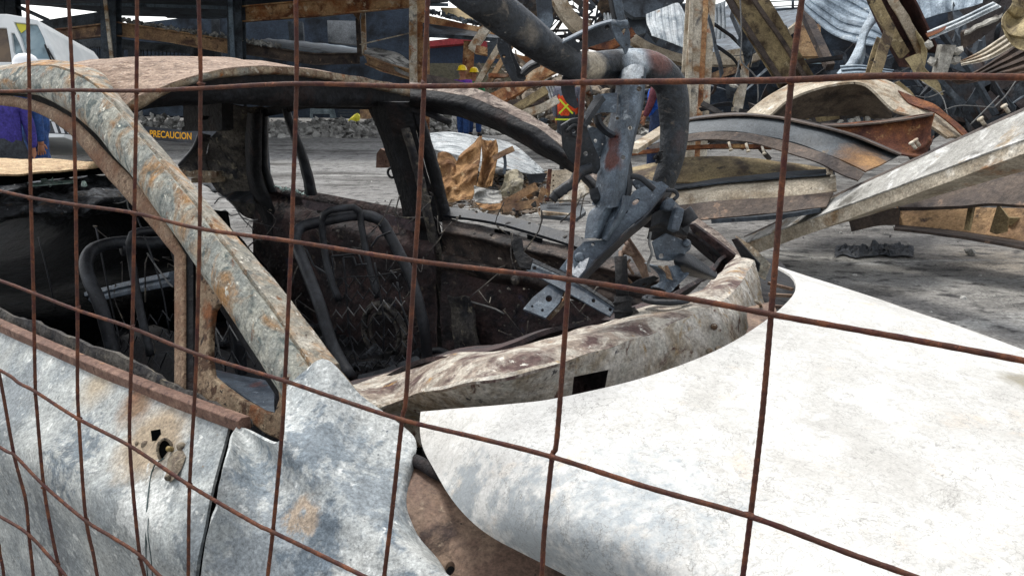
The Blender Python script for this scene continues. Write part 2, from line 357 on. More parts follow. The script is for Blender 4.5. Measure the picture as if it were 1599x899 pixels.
mBlackIn = mat('char_and_shade_black', rgb('08090a'), [(rgb('121416'), 6, .56, .08), (rgb('1e201f'), 40, .68, .04)], bump=.9, bscale=50, rough=1, coarse=.8, spec=.05)  # near-black char, also stands in for shade in gaps, holes and cabin
mGlassM = mat('melted_glass', rgb('9db8b0'), [(rgb('d6e4df'), 30, .55, .08), (rgb('4a5a58'), 20, .62, .06)], bump=.6, bscale=60, rough=.25)

car_t = thing('burnt_car', 'burnt out car shell with ash white hood behind the rusty wire mesh', 'car', CO)
def part(name, mb, m, label=None, parent=None, bevel=0): 
    o = mb.build(name, m, parent or car_t, bevel=bevel)
    if label: o['label'] = label
    return o
# --- near windscreen pillar and roof rail
LO = [(-140, 145), (-60, 140), (0, 138), (49, 139), (80, 149), (112, 166), (131, 181), (161, 208), (190, 244), (218, 276), (260, 332), (290, 372), (330, 430), (380, 505), (430, 580), (463, 630)]
HI = [(-140, 118), (-60, 116), (0, 114), (50, 107), (85, 107), (125, 120), (150, 137), (185, 172), (215, 210), (240, 240), (282, 293), (316, 338), (356, 392), (408, 462), (455, 530), (494, 590)]
TP = [(-140, 108), (-60, 105), (0, 106), (55, 100), (100, 100), (150, 114), (170, 135), (196, 170), (221, 203), (249, 236), (295, 288), (331, 333), (375, 383), (428, 445), (482, 517), (524, 572)]
mFlange = mat('ashed_pillar_flange', rgb('8f8b7f'), [
    (rgb('a87f52'), 7, .52, .08, None, .6), (rgb('b3ada0'), 14, .55, .07, None, .8), (rgb('6e6f69'), 18, .58, .05), (rgb('7a5436'), 26, .62, .04), (rgb('d0cabd'), 55, .63, .03), (rgb('4a3f36'), 90, .65, .03)], bump=.8, bscale=80, rough=.9, coarse=.3)
for i in range(2):
    mb = MB()
    if i == 0:
        rows = loft([wl(LO, .03, KN), wl(LO, -.0, KN), [Wp((a[0] * .55 + b[0] * .45), (a[1] * .55 + b[1] * .45), -.008, KN) for a, b in zip(LO, HI)], wl(HI, .0, KN)], 120, 12, bump=.003, bs=9)
        mb.surf(rows, .012)
        part('windscreen_pillar', mb, mPillar, 'grey and rust scorched near windscreen pillar and roof rail')
    else:
        rows = loft([wl(HI, .0, KN), [Wp((a[0] + b[0]) / 2, (a[1] + b[1]) / 2, .026, KN) for a, b in zip(HI, TP)], wl(TP, .062, KN), [Wp(x, y, .085, KN) + Vector((0, 0, -.03)) for x, y in TP]], 120, 10, bump=.0025, bs=14)
        mb.surf(rows, .008)
        part('pillar_flange', mb, mFlange, 'tan rusted windscreen flange of the near pillar')
# dark gutter behind the pillar's lower edge
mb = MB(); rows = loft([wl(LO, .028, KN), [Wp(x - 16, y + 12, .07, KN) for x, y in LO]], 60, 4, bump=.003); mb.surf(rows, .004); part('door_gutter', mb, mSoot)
# --- door window frame and divider
FO = [(-140, 150), (-60, 147), (0, 150), (46, 156), (84, 170), (114, 187), (135, 205), (170, 243), (200, 272), (230, 305), (262, 352), (290, 398)]
FI = [(-140, 166), (-60, 162), (0, 164), (44, 171), (70, 181), (101, 202), (118, 217), (148, 252), (176, 284), (200, 312), (238, 354), (273, 398)]
mb = MB(); rows = loft([wl(FO, .03, KN), wl(FO, .01, KN), wl(FI, .01, KN), wl(FI, .035, KN)], 80, 8, bump=.002, bs=20, kind=spline); mb.surf(rows, .006)
part('window_frame', mb, mFrame, 'speckled brown upper window frame of the near front door')
mb = MB(); rows = loft([wl([(290, 398), (290, 610)], .03, KN), wl([(290, 398), (290, 610)], .01, KN), wl([(273, 398), (273, 610)], .01, KN), wl([(273, 398), (273, 610)], .035, KN)], 20, 8, bump=.001, kind=poly); mb.surf(rows, .006)
part('window_divider', mb, mFrame)
mb = MB(); rows = loft([wl([(291, 399), (291, 612)], .02, KN), wl([(306, 402), (306, 618)], .03, KN)], 20, 4, kind=poly); mb.surf(rows, .01); part('glass_channel', mb, mSoot)
# quarter glass surround with its real opening
QO = [(305, 398), (322, 416), (345, 448), (372, 490), (400, 532), (430, 576), (452, 610), (446, 640), (438, 688), (412, 676), (385, 655), (350, 640), (305, 615)]
QH = [(331, 486), (338, 476), (347, 473), (357, 482), (370, 505), (395, 545), (420, 577), (433, 597), (435, 622), (428, 645), (408, 640), (375, 622), (345, 600), (330, 587), (326, 560), (327, 520)]
mb = MB(); plate(mb, QO, lambda x, y: Wp(x, y, .005, KN), .014, [QH]); part('quarter_glass_surround', mb, mQuart, 'rust speckled surround of the small quarter glass opening', bevel=.003)
# --- belt trim
mb = MB(); c = [Wp(x, y, -.085) for x, y in [(-160, 432), (0, 507), (120, 560), (250, 613), (383, 662)]]
mb.sweep(spline(c, 30), [(-.012, -.011), (.012, -.013), (.014, .010), (.004, .014), (-.012, .011)], (0, 0, 1)); part('belt_trim', mb, mTrim, 'brown burnt trim bar along the near door sill', bevel=.002)
mb = MB(); rows = loft([[Wp(x, y, -.05) for x, y in [(-160, 410), (0, 482), (60, 505), (130, 535), (200, 560), (270, 600), (330, 628), (385, 652)]], [Wp(x, y, -.06) for x, y in [(-160, 440), (0, 512), (60, 535), (130, 565), (200, 590), (270, 622), (330, 645), (385, 664)]]], 70, 4, bump=.008, bs=25); mb.surf(rows, .01); part('inner_door_flange', mb, mInnerG)
# --- near front door skin
R0 = [(-260, 390), (-120, 457), (0, 514), (120, 566), (250, 620), (358, 664)]
R1 = [(-260, 470), (-120, 540), (0, 600), (110, 640), (230, 690), (352, 700)]
R2 = [(-260, 560), (-120, 630), (0, 690), (100, 745), (215, 800), (336, 752)]
R3 = [(-260, 600), (-120, 660), (0, 715), (70, 745), (213, 843), (318, 832)]
R3 = [(-260, 590), (-120, 655), (0, 715), (67, 743), (213, 843), (303, 900)]
R4 = [(-260, 900), (-120, 900), (0, 900), (67, 950), (213, 1000), (296, 1060)]
R5 = [(-260, 1350), (-120, 1350), (0, 1350), (67, 1380), (213, 1400), (288, 1420)]
mb = MB(); rows = loft([wl(R0, -.09), wl([((a[0] * .7 + b[0] * .3), (a[1] * .7 + b[1] * .3)) for a, b in zip(R0, R3)], -.145), wl([((a[0] * .35 + b[0] * .65), (a[1] * .35 + b[1] * .65)) for a, b in zip(R0, R3)], -.205), wl(R3, -.25), wl(R4, -.222), wl(R5, -.20)], 90, 60, bump=.006, bs=6)
mb.surf(rows, .006)
door = part('front_door', mb, mPaint, 'burnt white and grey near front door with a rust patch round its mirror mount')
# mirror mount: pad, holes, bracket stub and cable
def onD(x, y, w=-.135): return Wp(x, y, w)
def doorw(px, py):
    """door surface under a pixel: search across"""
    best = None
    for r in rows:
        for p in r:
            q = p - CAMP; rr = ray(px, py); t = q.dot(rr) / rr.length_squared; d = (q - rr * t).length
            if best is None or d < best[0]: best = (d, t)
    return CAMP + ray(px, py) * best[1]
nD = (camo.location - doorw(255, 700)).normalized()
def proud(px, py, h=.004): return doorw(px, py) + nD * h
cut = MB(); 
for (x, y, r) in [(258, 702, .018), (244, 679, .009), (252, 712, .012), (268, 701, .012)]:
    c = doorw(x, y); a = nD; s1 = a.cross(Vector((0, 0, 1))).normalized(); s2 = s1.cross(a)
    pts = [c + a * .05, c - a * .05]; cut.tube(pts, r, n=4 if r < .01 else 12, smooth=False)
cutmesh(door, cut); print('door polys', len(door.data.polygons))
# ragged remains of the mount: a torn lug, two washers and a twisted strip
lug = MB(); V_l = [(262, 716), (270, 706), (284, 700), (290, 712), (284, 730), (274, 744), (266, 752), (258, 746), (262, 732)]
pts = [proud(x, y, .004 + .010 * math.sin(i * 1.7) ** 2) for i, (x, y) in enumerate(V_l)]; cc = proud(273, 722, .022)
lug.add(pts + [cc] + [p - nD * .004 for p in pts], [(i, (i + 1) % 9, 9) for i in range(9)] + [((i + 1) % 9, i, 10 + i, 10 + (i + 1) % 9) for i in range(9)] + [tuple(range(18, 9, -1))])
mMount = mat('grey_brown_casting', rgb('6f6254'), [(rgb('8f8472'), 60, .5, .08), (rgb('3a322c'), 80, .58, .06)], bump=.8, bscale=200, rough=.8)
part('mirror_mount', lug, mMount, 'torn lug of the door mirror mount')
for (x, y, r) in [(227, 694, .008), (283, 697, .0085), (262, 745, .006), (214, 692, .004)]:
    mb = MB(); c = proud(x, y, .001); mb.tube([c, c + nD * .006, c + nD * .009], [r, r, r * .5], n=12); part('mount_screw', mb, mMount)
ring = MB(); c0 = doorw(258, 703); s1 = nD.cross(Vector((0, 0, 1))).normalized(); s2 = s1.cross(nD)
ring.tube([c0 + nD * .003 + (s1 * .013 * math.cos(a) + s2 * .021 * math.sin(a)) for a in [k * math.pi / 10 for k in range(21)]], .0028, n=6); part('hole_rim', ring, mMount)
mb = MB(); dk = [c0 + nD * .0022 + (s1 * .013 * math.cos(a) + s2 * .021 * math.sin(a)) for a in [k * math.pi / 10 for k in range(20)]]; mb.add(dk + [p - nD * .002 for p in dk], [tuple(range(20)), tuple(range(39, 19, -1))] + [(i, 20 + i, 20 + (i + 1) % 20, (i + 1) % 20) for i in range(20)]); part('hole_shade_disc', mb, mBlackIn)  # flush black disc paints the darkness inside the hole
mb = MB(); c1_ = proud(244, 679, .0005); mb.box(c1_, (.017, .002, .02), nD.to_track_quat('Y', 'Z').to_matrix()); part('square_hole_shade', mb, mBlackIn)  # small black chip paints the dark of the square hole
mb = MB(); mb.tube([proud(268, 701, .012), proud(262, 700, .020)], [.005, .005], n=10); part('brass_stud', mb, mat('dull_brass', rgb('a08a55'), [(rgb('7c6a40'), 60, .5, .1)], rough=.4))
mb = MB(); mb.tube(spline([proud(256, 715, .012), proud(240, 728, .006), proud(233, 760, .005), proud(229, 800, .005), proud(228, 850, .005), proud(231, 900, .005), proud(238, 960, .005)], 24), .0013, n=6); mb.tube(spline([proud(234, 780, .004), proud(231, 830, .004), proud(236, 870, .004), proud(240, 930, .004)], 20), .0009, n=5)
part('mirror_cable', mb, mat('green_cable', rgb('1d3436'), rough=.5, bump=0))
# --- near front fender
RG = [(437, 690), (465, 716), (490, 738), (520, 768), (545, 792), (575, 818), (600, 838), (630, 858), (655, 876), (705, 912)]
TPf = [(453, 606), (480, 581), (512, 563), (560, 617), (600, 646), (645, 684), (640, 720), (640, 770), (655, 830), (698, 905)]
MDf = [((a[0] + b[0]) / 2, (a[1] + b[1]) / 2) for a, b in zip(RG, TPf)]
def fw(pts, ws): return [Wp(x, y, w) for (x, y), w in zip(pts, ws)]
topw = [-.03, -.01, .01, .03, .045, .05, .02, .0, -.03, -.08]
RB1 = [(373, 668), (420, 735), (452, 775), (486, 808), (516, 835), (546, 860), (576, 880), (606, 900), (636, 918), (692, 955)]
RB2 = [(352, 712), (385, 778), (416, 822), (450, 858), (480, 886), (512, 912), (545, 935), (580, 957), (615, 977), (676, 1012)]
RB3 = [(336, 780), (356, 850), (386, 895), (418, 935), (450, 965), (485, 995), (520, 1020), (558, 1045), (600, 1068), (665, 1105)]
RB4 = [(317, 905), (332, 960), (362, 1000), (395, 1032), (430, 1062), (465, 1090), (505, 1115), (545, 1140), (590, 1165), (660, 1200)]
RB5 = [(304, 1400), (330, 1400), (370, 1400), (410, 1400), (450, 1400), (490, 1400), (530, 1400), (580, 1400), (640, 1400), (720, 1400)]
mb = MB(); rowsF = loft([fw(TPf, topw), fw(MDf, [a * .5 - .06 for a in topw]), fw(RG, [-.125] * 10), fw(RB1, [-.09, -.13, -.145] + [-.155] * 7), wl(RB2, -.19), wl(RB3, -.225), wl(RB4, -.255), wl(RB5, -.25)], 70, 90, bump=.004, bs=8)
mb.surf([list(reversed(r)) for r in rowsF], .005)
part('front_fender', mb, mFender, 'blistered white near fender with a round tan scorch mark')
mb = MB(); rw = loft([[p + Vector((0, 0, -.002)) for p in fw(TPf[1:6], topw[1:6])], [Wp(x + 12, y - 5, .13) + Vector((0, 0, -.03)) for x, y in TPf[1:6]]], 20, 4, bump=.003); mb.surf(rw, .004); part('fender_flange', mb, mPillarT)
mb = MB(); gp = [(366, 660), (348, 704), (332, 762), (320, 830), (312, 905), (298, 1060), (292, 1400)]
mb.surf(loft([[Wp(x - 16, y, -.02 - .13 * min(1, i * .22)) for i, (x, y) in enumerate(gp)], [Wp(x + 16, y, -.02 - .13 * min(1, i * .22)) for i, (x, y) in enumerate(gp)]], 40, 4), .004); part('gap_shade_strip', mb, mBlackIn)  # added black strip paints the shade in the door-to-fender gap
# hanging wires, drips and flakes left in the cabin
mb = MB(); random.seed(12)
for i in range(90):
    px, py = (uni(150, 420), uni(330, 600)) if i % 2 else (uni(380, 940), uni(300, 520)); w_ = uni(.9, 1.3) if px > 420 else uni(.5, 1.2)
    p = Wp(px, py, w_); 
    if p.z < .3: continue
    c = [p, p + Vector((uni(-.04, .04), uni(-.03, .03), uni(-.08, .02))), p + Vector((uni(-.10, .10), uni(-.05, .05), uni(-.18, .0)))]; mb.tube(spline(c, 7), uni(.0012, .0028), n=5)
for i in range(200):
    px, py = uni(380, 960), uni(300, 560); p = Wp(px, py, 1.395); mb.rock(p, uni(.004, .014), .5)
tag(part('cabin_scraps', mb, mInnerG), kind='stuff')
# --- hood
def bil(P, s):  # position along a polyline by fraction
    L = [0]
    for a, b in zip(P, P[1:]): L.append(L[-1] + math.hypot(b[0] - a[0], b[1] - a[1]))
    d = s * L[-1]; k = 0
    while k < len(P) - 2 and d > L[k + 1]: k += 1
    t = (d - L[k]) / (L[k + 1] - L[k]); return (P[k][0] + (P[k + 1][0] - P[k][0]) * t, P[k][1] + (P[k + 1][1] - P[k][1]) * t)
def sm(P, n=60):
    q = spline([(x, y, 0) for x, y in P], n); return [(p.x, p.y) for p in q]
REAR = sm([(660, 646), (720, 641), (790, 636), (850, 630), (920, 616), (1000, 596), (1080, 568), (1140, 540), (1190, 508), (1222, 482), (1241, 458), (1238, 436), (1208, 417)])
LEFT = sm([(660, 646), (659, 670), (664, 700), (680, 730), (705, 772), (735, 806), (770, 832), (820, 858), (880, 888), (960, 930), (1080, 1000)])
RIGHT = sm([(1208, 417), (1260, 434), (1320, 453), (1400, 480), (1500, 513), (1599, 549), (1750, 605), (2000, 720), (2200, 830)])
FRONT = sm([(1080, 1000), (1300, 1060), (1600, 1060), (1900, 980), (2200, 830)])
def hoodz(s, t):
    dome = 1 - (2 * s - 1) ** 2
    edge = max(0, (.22 - s) / .22)
    return .885 + .055 * dome + .02 * s - .05 * t - .055 * edge ** 1.6 - .02 * max(0, (s - .85) / .15) ** 2
def hoodp(s, t, dz=0):
    c = []
    x = (1 - t) * bil(REAR, s)[0] + t * bil(FRONT, s)[0] + (1 - s) * bil(LEFT, t)[0] + s * bil(RIGHT, t)[0] - ((1 - s) * (1 - t) * REAR[0][0] + s * (1 - t) * REAR[-1][0] + (1 - s) * t * FRONT[0][0] + s * t * FRONT[-1][0])
    y = (1 - t) * bil(REAR, s)[1] + t * bil(FRONT, s)[1] + (1 - s) * bil(LEFT, t)[1] + s * bil(RIGHT, t)[1] - ((1 - s) * (1 - t) * REAR[0][1] + s * (1 - t) * REAR[-1][1] + (1 - s) * t * FRONT[0][1] + s * t * FRONT[-1][1])
    z = hoodz(s, t)
    if .12 < t < .95: z += .006 * math.exp(-((s - .62 - .1 * t) / .015) ** 2)
    p = Zp(x, y, z + dz)
    q = p * 5; p.z += .004 * noise.noise(q) * min(1, 8 * t, 8 * s) ; return p
NH, MH = 70, 60
mb = MB(); rowsH = [[hoodp(j / NH, (i / MH) ** 1.3) for j in range(NH + 1)] for i in range(MH + 1)]
mb.surf([list(reversed(r)) for r in rowsH], .006); hood = part('hood', mb, mHood, 'broad ash white hood with grey scorched edge')
def onhood(px, py, h=0):
    best = None; rr = ray(px, py)
    for r in rowsH:
        for p in r:
            q = p - CAMP; t = q.dot(rr) / rr.length_squared; d = (q - rr * t).length
            if best is None or d < best[0]: best = (d, t)
    return CAMP + rr * best[1] + Vector((0, 0, h))
mb = MB(); c = [onhood(740 + 34 * math.cos(a) * .35 + 22 + 12 * math.sin(a) * -1, 785 - 30 * math.sin(a), .003) for a in [k * math.pi / 12 for k in range(25)]]
# shallow smudge ring and peeled flake
mSteelFl = mat('grey_flake', rgb('7d7e7c'), bump=0)
mb = MB(); fl = [onhood(x, y, h) for x, y, h in [(899, 709, .001), (908, 707, .003), (922, 708, .004), (932, 710, .002), (914, 711.5, .001)]]
mb.add(fl, [(0, 1, 2, 3, 4)]); mb.add([p + Vector((0, 0, -.0015)) for p in fl], [(4, 3, 2, 1, 0)]); part('peeled_flake', mb, mSteelFl)
# --- rail and strut tower seen between fender and hood
mb = MB(); mb.surf(loft([[Zp(x, y, z) for x, y, z in [(590, 735, .80), (610, 790, .78), (640, 880, .72), (680, 1000, .66)]], [Zp(x, y, z) for x, y, z in [(690, 728, .80), (720, 800, .77), (780, 900, .72), (860, 1000, .66)]], [Zp(x, y, z) for x, y, z in [(840, 740, .80), (900, 830, .75), (960, 920, .70), (1040, 1000, .64)]]], 40, 24, bump=.006, bs=10), .006)
mb2 = MB(); mb2.surf(loft([[Zp(x, y, .78) for x, y in [(640, 700), (665, 700), (690, 715)]], [Zp(x, y, .76) for x, y in [(630, 760), (670, 760), (720, 775)]]], 20, 8, bump=.01), .01); part('wing_shadow_box', mb2, mBlackIn)  # added black sheet stands in for the shadow above the inner wing
rail = part('inner_wing', mb, mBrownP, 'brown inner wing panel with a round hole')
c = Zp(702, 855, .76); cut = MB(); cut.tube([c + Vector((0, 0, .2)), c - Vector((0, 0, .2))], .0075, n=16, smooth=False); cutmesh(rail, cut)
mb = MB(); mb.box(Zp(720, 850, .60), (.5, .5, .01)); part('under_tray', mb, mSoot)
mb = MB(); mb.tube(spline([Zp(625, 712, .81), Zp(655, 722, .815), Zp(682, 738, .81), Zp(720, 752, .80)], 16), .011, n=12); part('hood_drain_pipe', mb, mSoot)
# --- cowl (scuttle) under the windscreen
C0 = [(470, 588), (540, 600), (590, 583), (640, 573), (700, 556), (800, 541), (900, 516), (1000, 482), (1070, 462), (1110, 440), (1150, 398)]
C1 = [(500, 640), (560, 618), (610, 603), (650, 592), (710, 572), (800, 558), (900, 533), (1000, 502), (1080, 473), (1125, 445), (1166, 402)]
C2 = [(540, 660), (585, 640), (625, 622), (670, 613), (720, 600), (800, 585), (900, 557), (1000, 527), (1090, 490), (1145, 455), (1178, 408)]
C3 = [(620, 690), (628, 672), (645, 660), (690, 652), (740, 645), (800, 640), (900, 625), (1000, 600), (1100, 565), (1165, 530), (1192, 470)]
C4 = [(640, 720), (645, 705), (660, 690), (700, 680), (750, 668), (800, 662), (900, 650), (1000, 628), (1100, 592), (1175, 552), (1204, 500)]
def zl(P, z): return [Zp(x, y, z - .13 * min(1, max(0, (770 - x) / 160)) ** 1.2) for x, y in P]
mb = MB(); mb.surf(loft([zl(C0, .915), zl(C1, .935), zl(C2, .93)], 90, 14, bump=.008, bs=12), .006); part('cowl_ledge', mb, mCowlT, 'flaking ledge of the windscreen cowl')
mb = MB(); mb.surf(loft([zl(C2, .93), zl([((a[0] + b[0]) / 2, (a[1] + b[1]) / 2) for a, b in zip(C2, C3)], .885), zl(C3, .835), zl(C4, .80)], 100, 24, bump=.007, bs=12), .008)
cowl = part('cowl_panel', mb, mCowl, 'curved scorched cowl panel with a square hole')
cut = MB(); q = [Zp(896, 588, .868), Zp(950, 577, .868), Zp(944, 609, .845), Zp(893, 616, .845)]; n = (q[1] - q[0]).cross(q[3] - q[0]).normalized()
cut.add([CAMP + (p - CAMP) * 1.10 for p in q] + [CAMP + (p - CAMP) * .90 for p in q], [(0, 1, 2, 3), (7, 6, 5, 4), (0, 4, 5, 1), (1, 5, 6, 2), (2, 6, 7, 3), (3, 7, 4, 0)]); cutmesh(cowl, cut)
cut = MB()
for (x, y, rr) in [(690, 568, .008), (965, 600, .005), (1137, 505, .009), (1005, 575, .004)]:
    c = Zp(x, y, .935 if y < 570 and x < 800 else .88); n = (CAMP - c).normalized() if x > 800 else Vector((0, 0, 1)); cut.tube([c + n * .04, c - n * .04], rr, n=12, smooth=False)
cutmesh(bpy.data.objects['cowl_ledge'], cut)
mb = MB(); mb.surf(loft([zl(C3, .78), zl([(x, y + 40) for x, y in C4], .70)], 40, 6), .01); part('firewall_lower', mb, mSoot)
mb = MB(); mb.surf(loft([[p + UF * -.05 for p in zl(C1, .90)], [p + UF * -.09 for p in zl(C1, .60)], [p + UF * -.14 for p in zl(C1, .28)]], 60, 14, bump=.02, bs=6), .01); part('firewall', mb, mInner)
mb = MB()
for x, y, z in [(1115, 510, .90), (1122, 545, .86), (1108, 548, .86)]: c = Zp(x, y, z); mb.tube([c, c + (CAMP - c).normalized() * .015], [.008, .005], n=8); part('cowl_bolt', mb, mPillarT); mb = MB()
mb.tube(spline([Zp(1180, 470, .93), Zp(1188, 478, .90), Zp(1180, 492, .89)], 10), .004, n=6); part('hinge_pin', mb, mPillarT); mb = MB(); mb.tube(spline([Zp(1160, 480, .90), Zp(1190, 483, .90), Zp(1222, 496, .88)], 10), .0012, n=5); part('loose_wire', mb, mWire)
# far end of the cowl, hinge and black cavity
pl = lambda x, y: Zp(x, y, .865)
mb = MB(); plate(mb, [(1165, 400), (1215, 405), (1250, 440), (1250, 480), (1200, 520), (1160, 540)], lambda x, y: Zp(x, y, .83), .004); part('cowl_end_plate', mb, mSoot)
mb = MB(); mb.surf(loft([[Zp(x, y, .90) for x, y in [(1205, 470), (1215, 490), (1212, 520)]], [Zp(x, y, .90) for x, y in [(1165, 480), (1168, 510), (1160, 535)]]], 10, 6, bump=.003, bs=20), .003); part('cowl_end_bracket', mb, mBrownP)
for pts in ([(1200, 442), (1238, 452)], [(1200, 460), (1238, 462)], [(1205, 478), (1232, 480)]):
    mb = MB(); mb.sweep([Zp(x, y, .87) for x, y in pts], [(-.004, -.004), (.004, -.004), (.004, .004), (-.004, .004)], (0, 0, 1)); part('hinge_strip', mb, mBrownP)
HB = [(1143, 372), (1152, 373), (1175, 405), (1185, 420), (1183, 428), (1175, 427), (1160, 405), (1148, 388)]
mb = MB(); plate(mb, [(1142, 374), (1150, 372), (1168, 392), (1186, 412), (1184, 424), (1177, 428), (1166, 416), (1155, 397)], lambda x, y: Wp(x, y, 1.34), .008); part('hood_hinge', mb, mSoot)
mb = MB(); mb.surf(loft([[Wp(x, y, 1.40) for x, y in [(1148, 368), (1175, 385), (1204, 412)]], [Wp(x, y, 1.38) for x, y in [(1165, 400), (1182, 428), (1195, 438)]]], 16, 6, bump=.003, bs=20), .004); part('far_wing_top', mb, mPillarT)
# --- roof: header, skin, lining
XR = []
def roofz(u, w):
    z = 1.462 + .045 * math.exp(-((w - .62) / .50) ** 2) - .02 * max(0, u + 1.3) * 3
    z += -.07 * max(0, (.42 - w) / .25) ** 1.5 - .05 * max(0, (w - 1.1) / .25) ** 1.5 + .008 * noise.noise(Vector((u * 4, w * 4, 0)))
    return z
HT = [(196, 166), (214, 150), (250, 137), (290, 124), (330, 112), (380, 105), (430, 104), (480, 108), (540, 117), (600, 128), (650, 140)]
HU = [(196, 172), (216, 168), (262, 143), (300, 129), (335, 121), (380, 116), (430, 114), (480, 118), (540, 127), (600, 139), (650, 150)]
def hu(P, off=0.0): 
    out = []
    for i, (x, y) in enumerate(P):
        s = i / (len(P) - 1); out.append(Up(x, y, -1.22 + .12 * math.sin(math.pi * s) + .1 * (1 - s) + off))
    return out
ht = hu(HT); hb = hu(HU)
mb = MB(); mb.surf(loft([ht, hb, hu([(x, y + 4) for x, y in HU], -.03)], 80, 8, bump=.002, bs=30), .003); part('header_lip', mb, mPillarT, 'tan rusted front lip of the sagging roof')
rws = []
front = spline(ht, 60)
for i in range(26):
    f = i / 25; r = []
    for j, p in enumerate(front):
        u0, w0, z0 = tocar(p); u = u0 - 1.55 * f; ramp = min(1, f / .22); ww = w0 
        zz = z0 + (roofz(u, w0) - .045 * f - z0) * (3 * ramp ** 2 - 2 * ramp ** 3)
        r.append(car(u, ww, zz) + Vector((0, 0, .006 * noise.noise(Vector((u * 9, w0 * 9, 1))))))
    rws.append(r)
mb = MB(); mb.surf([list(reversed(r)) for r in rws], .004); part('roof_skin', mb, mRoof, 'pinkish rust scaled roof skin buckled upward at the front')
HL = [(200, 178), (225, 172), (262, 166), (300, 163), (340, 161), (380, 162), (430, 164), (480, 165), (540, 166), (590, 166), (650, 168)]
mb = MB(); mb.surf(loft([hu(HU, -.02), hu(HL, -.06), hu([(x, y - 6) for x, y in HL], -.24)], 60, 14, bump=.006, bs=12), .006); part('windscreen_header', mb, mSoot)
# --- far windscreen pillar
mFarTop = mat('grey_brown_scale', rgb('7d6f66'), [(rgb('a3968b'), 14, .52, .07, (1, 3, 1)), (rgb('4d423d'), 22, .56, .05), (rgb('bdb2a6'), 50, .64, .04)], bump=.8, bscale=70, rough=.9)
PT = [(640, 128), (700, 133), (742, 138), (789, 159), (838, 185), (875, 211), (905, 238), (960, 290), (1020, 318), (1075, 334), (1120, 362), (1160, 398)]
PM = [(640, 137), (700, 145), (742, 154), (789, 175), (838, 200), (872, 224), (900, 252), (960, 306), (1020, 334), (1075, 352), (1115, 380), (1150, 410)]
PB = [(640, 170), (700, 180), (742, 192), (789, 212), (838, 239), (898, 271), (915, 290), (940, 322), (990, 350), (1060, 368), (1100, 398), (1130, 425)]
PF = lambda P, w: [Wp(x, y, w, KF) for x, y in P]
mb = MB(); mb.surf(loft([PF(PT, 1.50), PF(PM, 1.44)], 70, 6, bump=.003, bs=25), .006); part('windscreen_pillar', mb, mFarTop, 'far windscreen pillar with pinkish brown upper face')
mb = MB(); mb.surf(loft([PF(PM, 1.439), PF([((a[0] + b[0]) / 2, (a[1] + b[1]) / 2) for a, b in zip(PM, PB)], 1.40), PF(PB, 1.46)], 70, 10, bump=.006, bs=14), .006); part('pillar_lining', mb, mSoot)
mb = MB(); plate(mb, [(1075, 350), (1083, 350), (1120, 377), (1152, 402), (1150, 410), (1120, 428), (1112, 400), (1085, 370)], lambda x, y: Wp(x, y, 1.41, KF), .01, [(1110, 393, 4)]); part('pillar_gusset', mb, mInner)
# --- far door frames and B pillar
def bar(name, pts, w, width, m, k=KF, depth=.03, label=None):
    """a pressed sheet bar: pts (px,py,half width px)"""
    L_ = [(x - h, y) for x, y, h in pts]; R_ = [(x + h, y) for x, y, h in pts]
    mb = MB(); mb.surf(loft([[Wp(x, y, w, k) for x, y in L_], [Wp(x, y, w - depth, k) for x, y in [((a[0] * 2 + b[0]) / 3, a[1]) for a, b in zip(L_, R_)]], [Wp(x, y, w - depth, k) for x, y in [((a[0] + 2 * b[0]) / 3, a[1]) for a, b in zip(L_, R_)]], [Wp(x, y, w, k) for x, y in R_]], 30, 8, bump=.003, bs=18), .01)
    return part(name, mb, m, label)
bar('centre_pillar', [(608, 158, 34), (625, 215, 27), (650, 300, 25), (665, 370, 26), (682, 460, 24), (690, 560, 22)], 1.46, 0, mSoot, label='black far centre pillar between the far doors')
bar('pillar_edge_strip', [(633, 200, 3), (655, 275, 4), (672, 350, 5), (690, 430, 7), (700, 500, 7), (708, 556, 7)], 1.42, 0, mInnerG, depth=.01)
bar('door_frame_bar', [(646, 160, 7), (663, 215, 6), (682, 285, 7), (694, 345, 8)], 1.50, 0, mSoot)
bar('door_frame_bar', [(617, 165, 3), (628, 200, 4), (640, 240, 4), (660, 310, 4)], 1.52, 0, mTube)
bar('quarter_divider', [(446, 170, 4), (458, 205, 4), (474, 250, 5), (487, 305, 6)], 1.47, 0, mTube)
bar('rear_door_frame', [(412, 170, 4), (412, 220, 4), (413, 262, 4), (425, 300, 5)], 1.47, 0, mTube)
mb = MB(); mb.surf(loft([PF([(405, 170), (440, 166), (480, 163), (510, 166), (560, 166), (640, 168), (700, 190)], 1.44), PF([(405, 184), (440, 178), (478, 170), (500, 170), (560, 171), (640, 174), (700, 196)], 1.44)], 30, 4), .02); part('far_roof_rail', mb, mSoot)
# belt bars
mb = MB(); mb.surf(loft([PF([(395, 278), (425, 288), (490, 300), (560, 312), (640, 328)], 1.50), PF([(395, 290), (425, 300), (490, 315), (560, 328), (640, 345)], 1.47), PF([(395, 296), (425, 308), (490, 324), (560, 338), (640, 356)], 1.50)], 30, 8, bump=.003), .01); part('rear_door_belt', mb, mInner)
mb = MB(); mb.surf(loft([PF([(690, 322), (760, 333), (820, 345), (880, 362), (940, 382), (1000, 402)], 1.52), PF([(690, 336), (760, 345), (820, 360), (880, 379), (940, 400), (1000, 420)], 1.46)], 30, 6, bump=.004), .012); part('front_door_belt', mb, mDarkM)
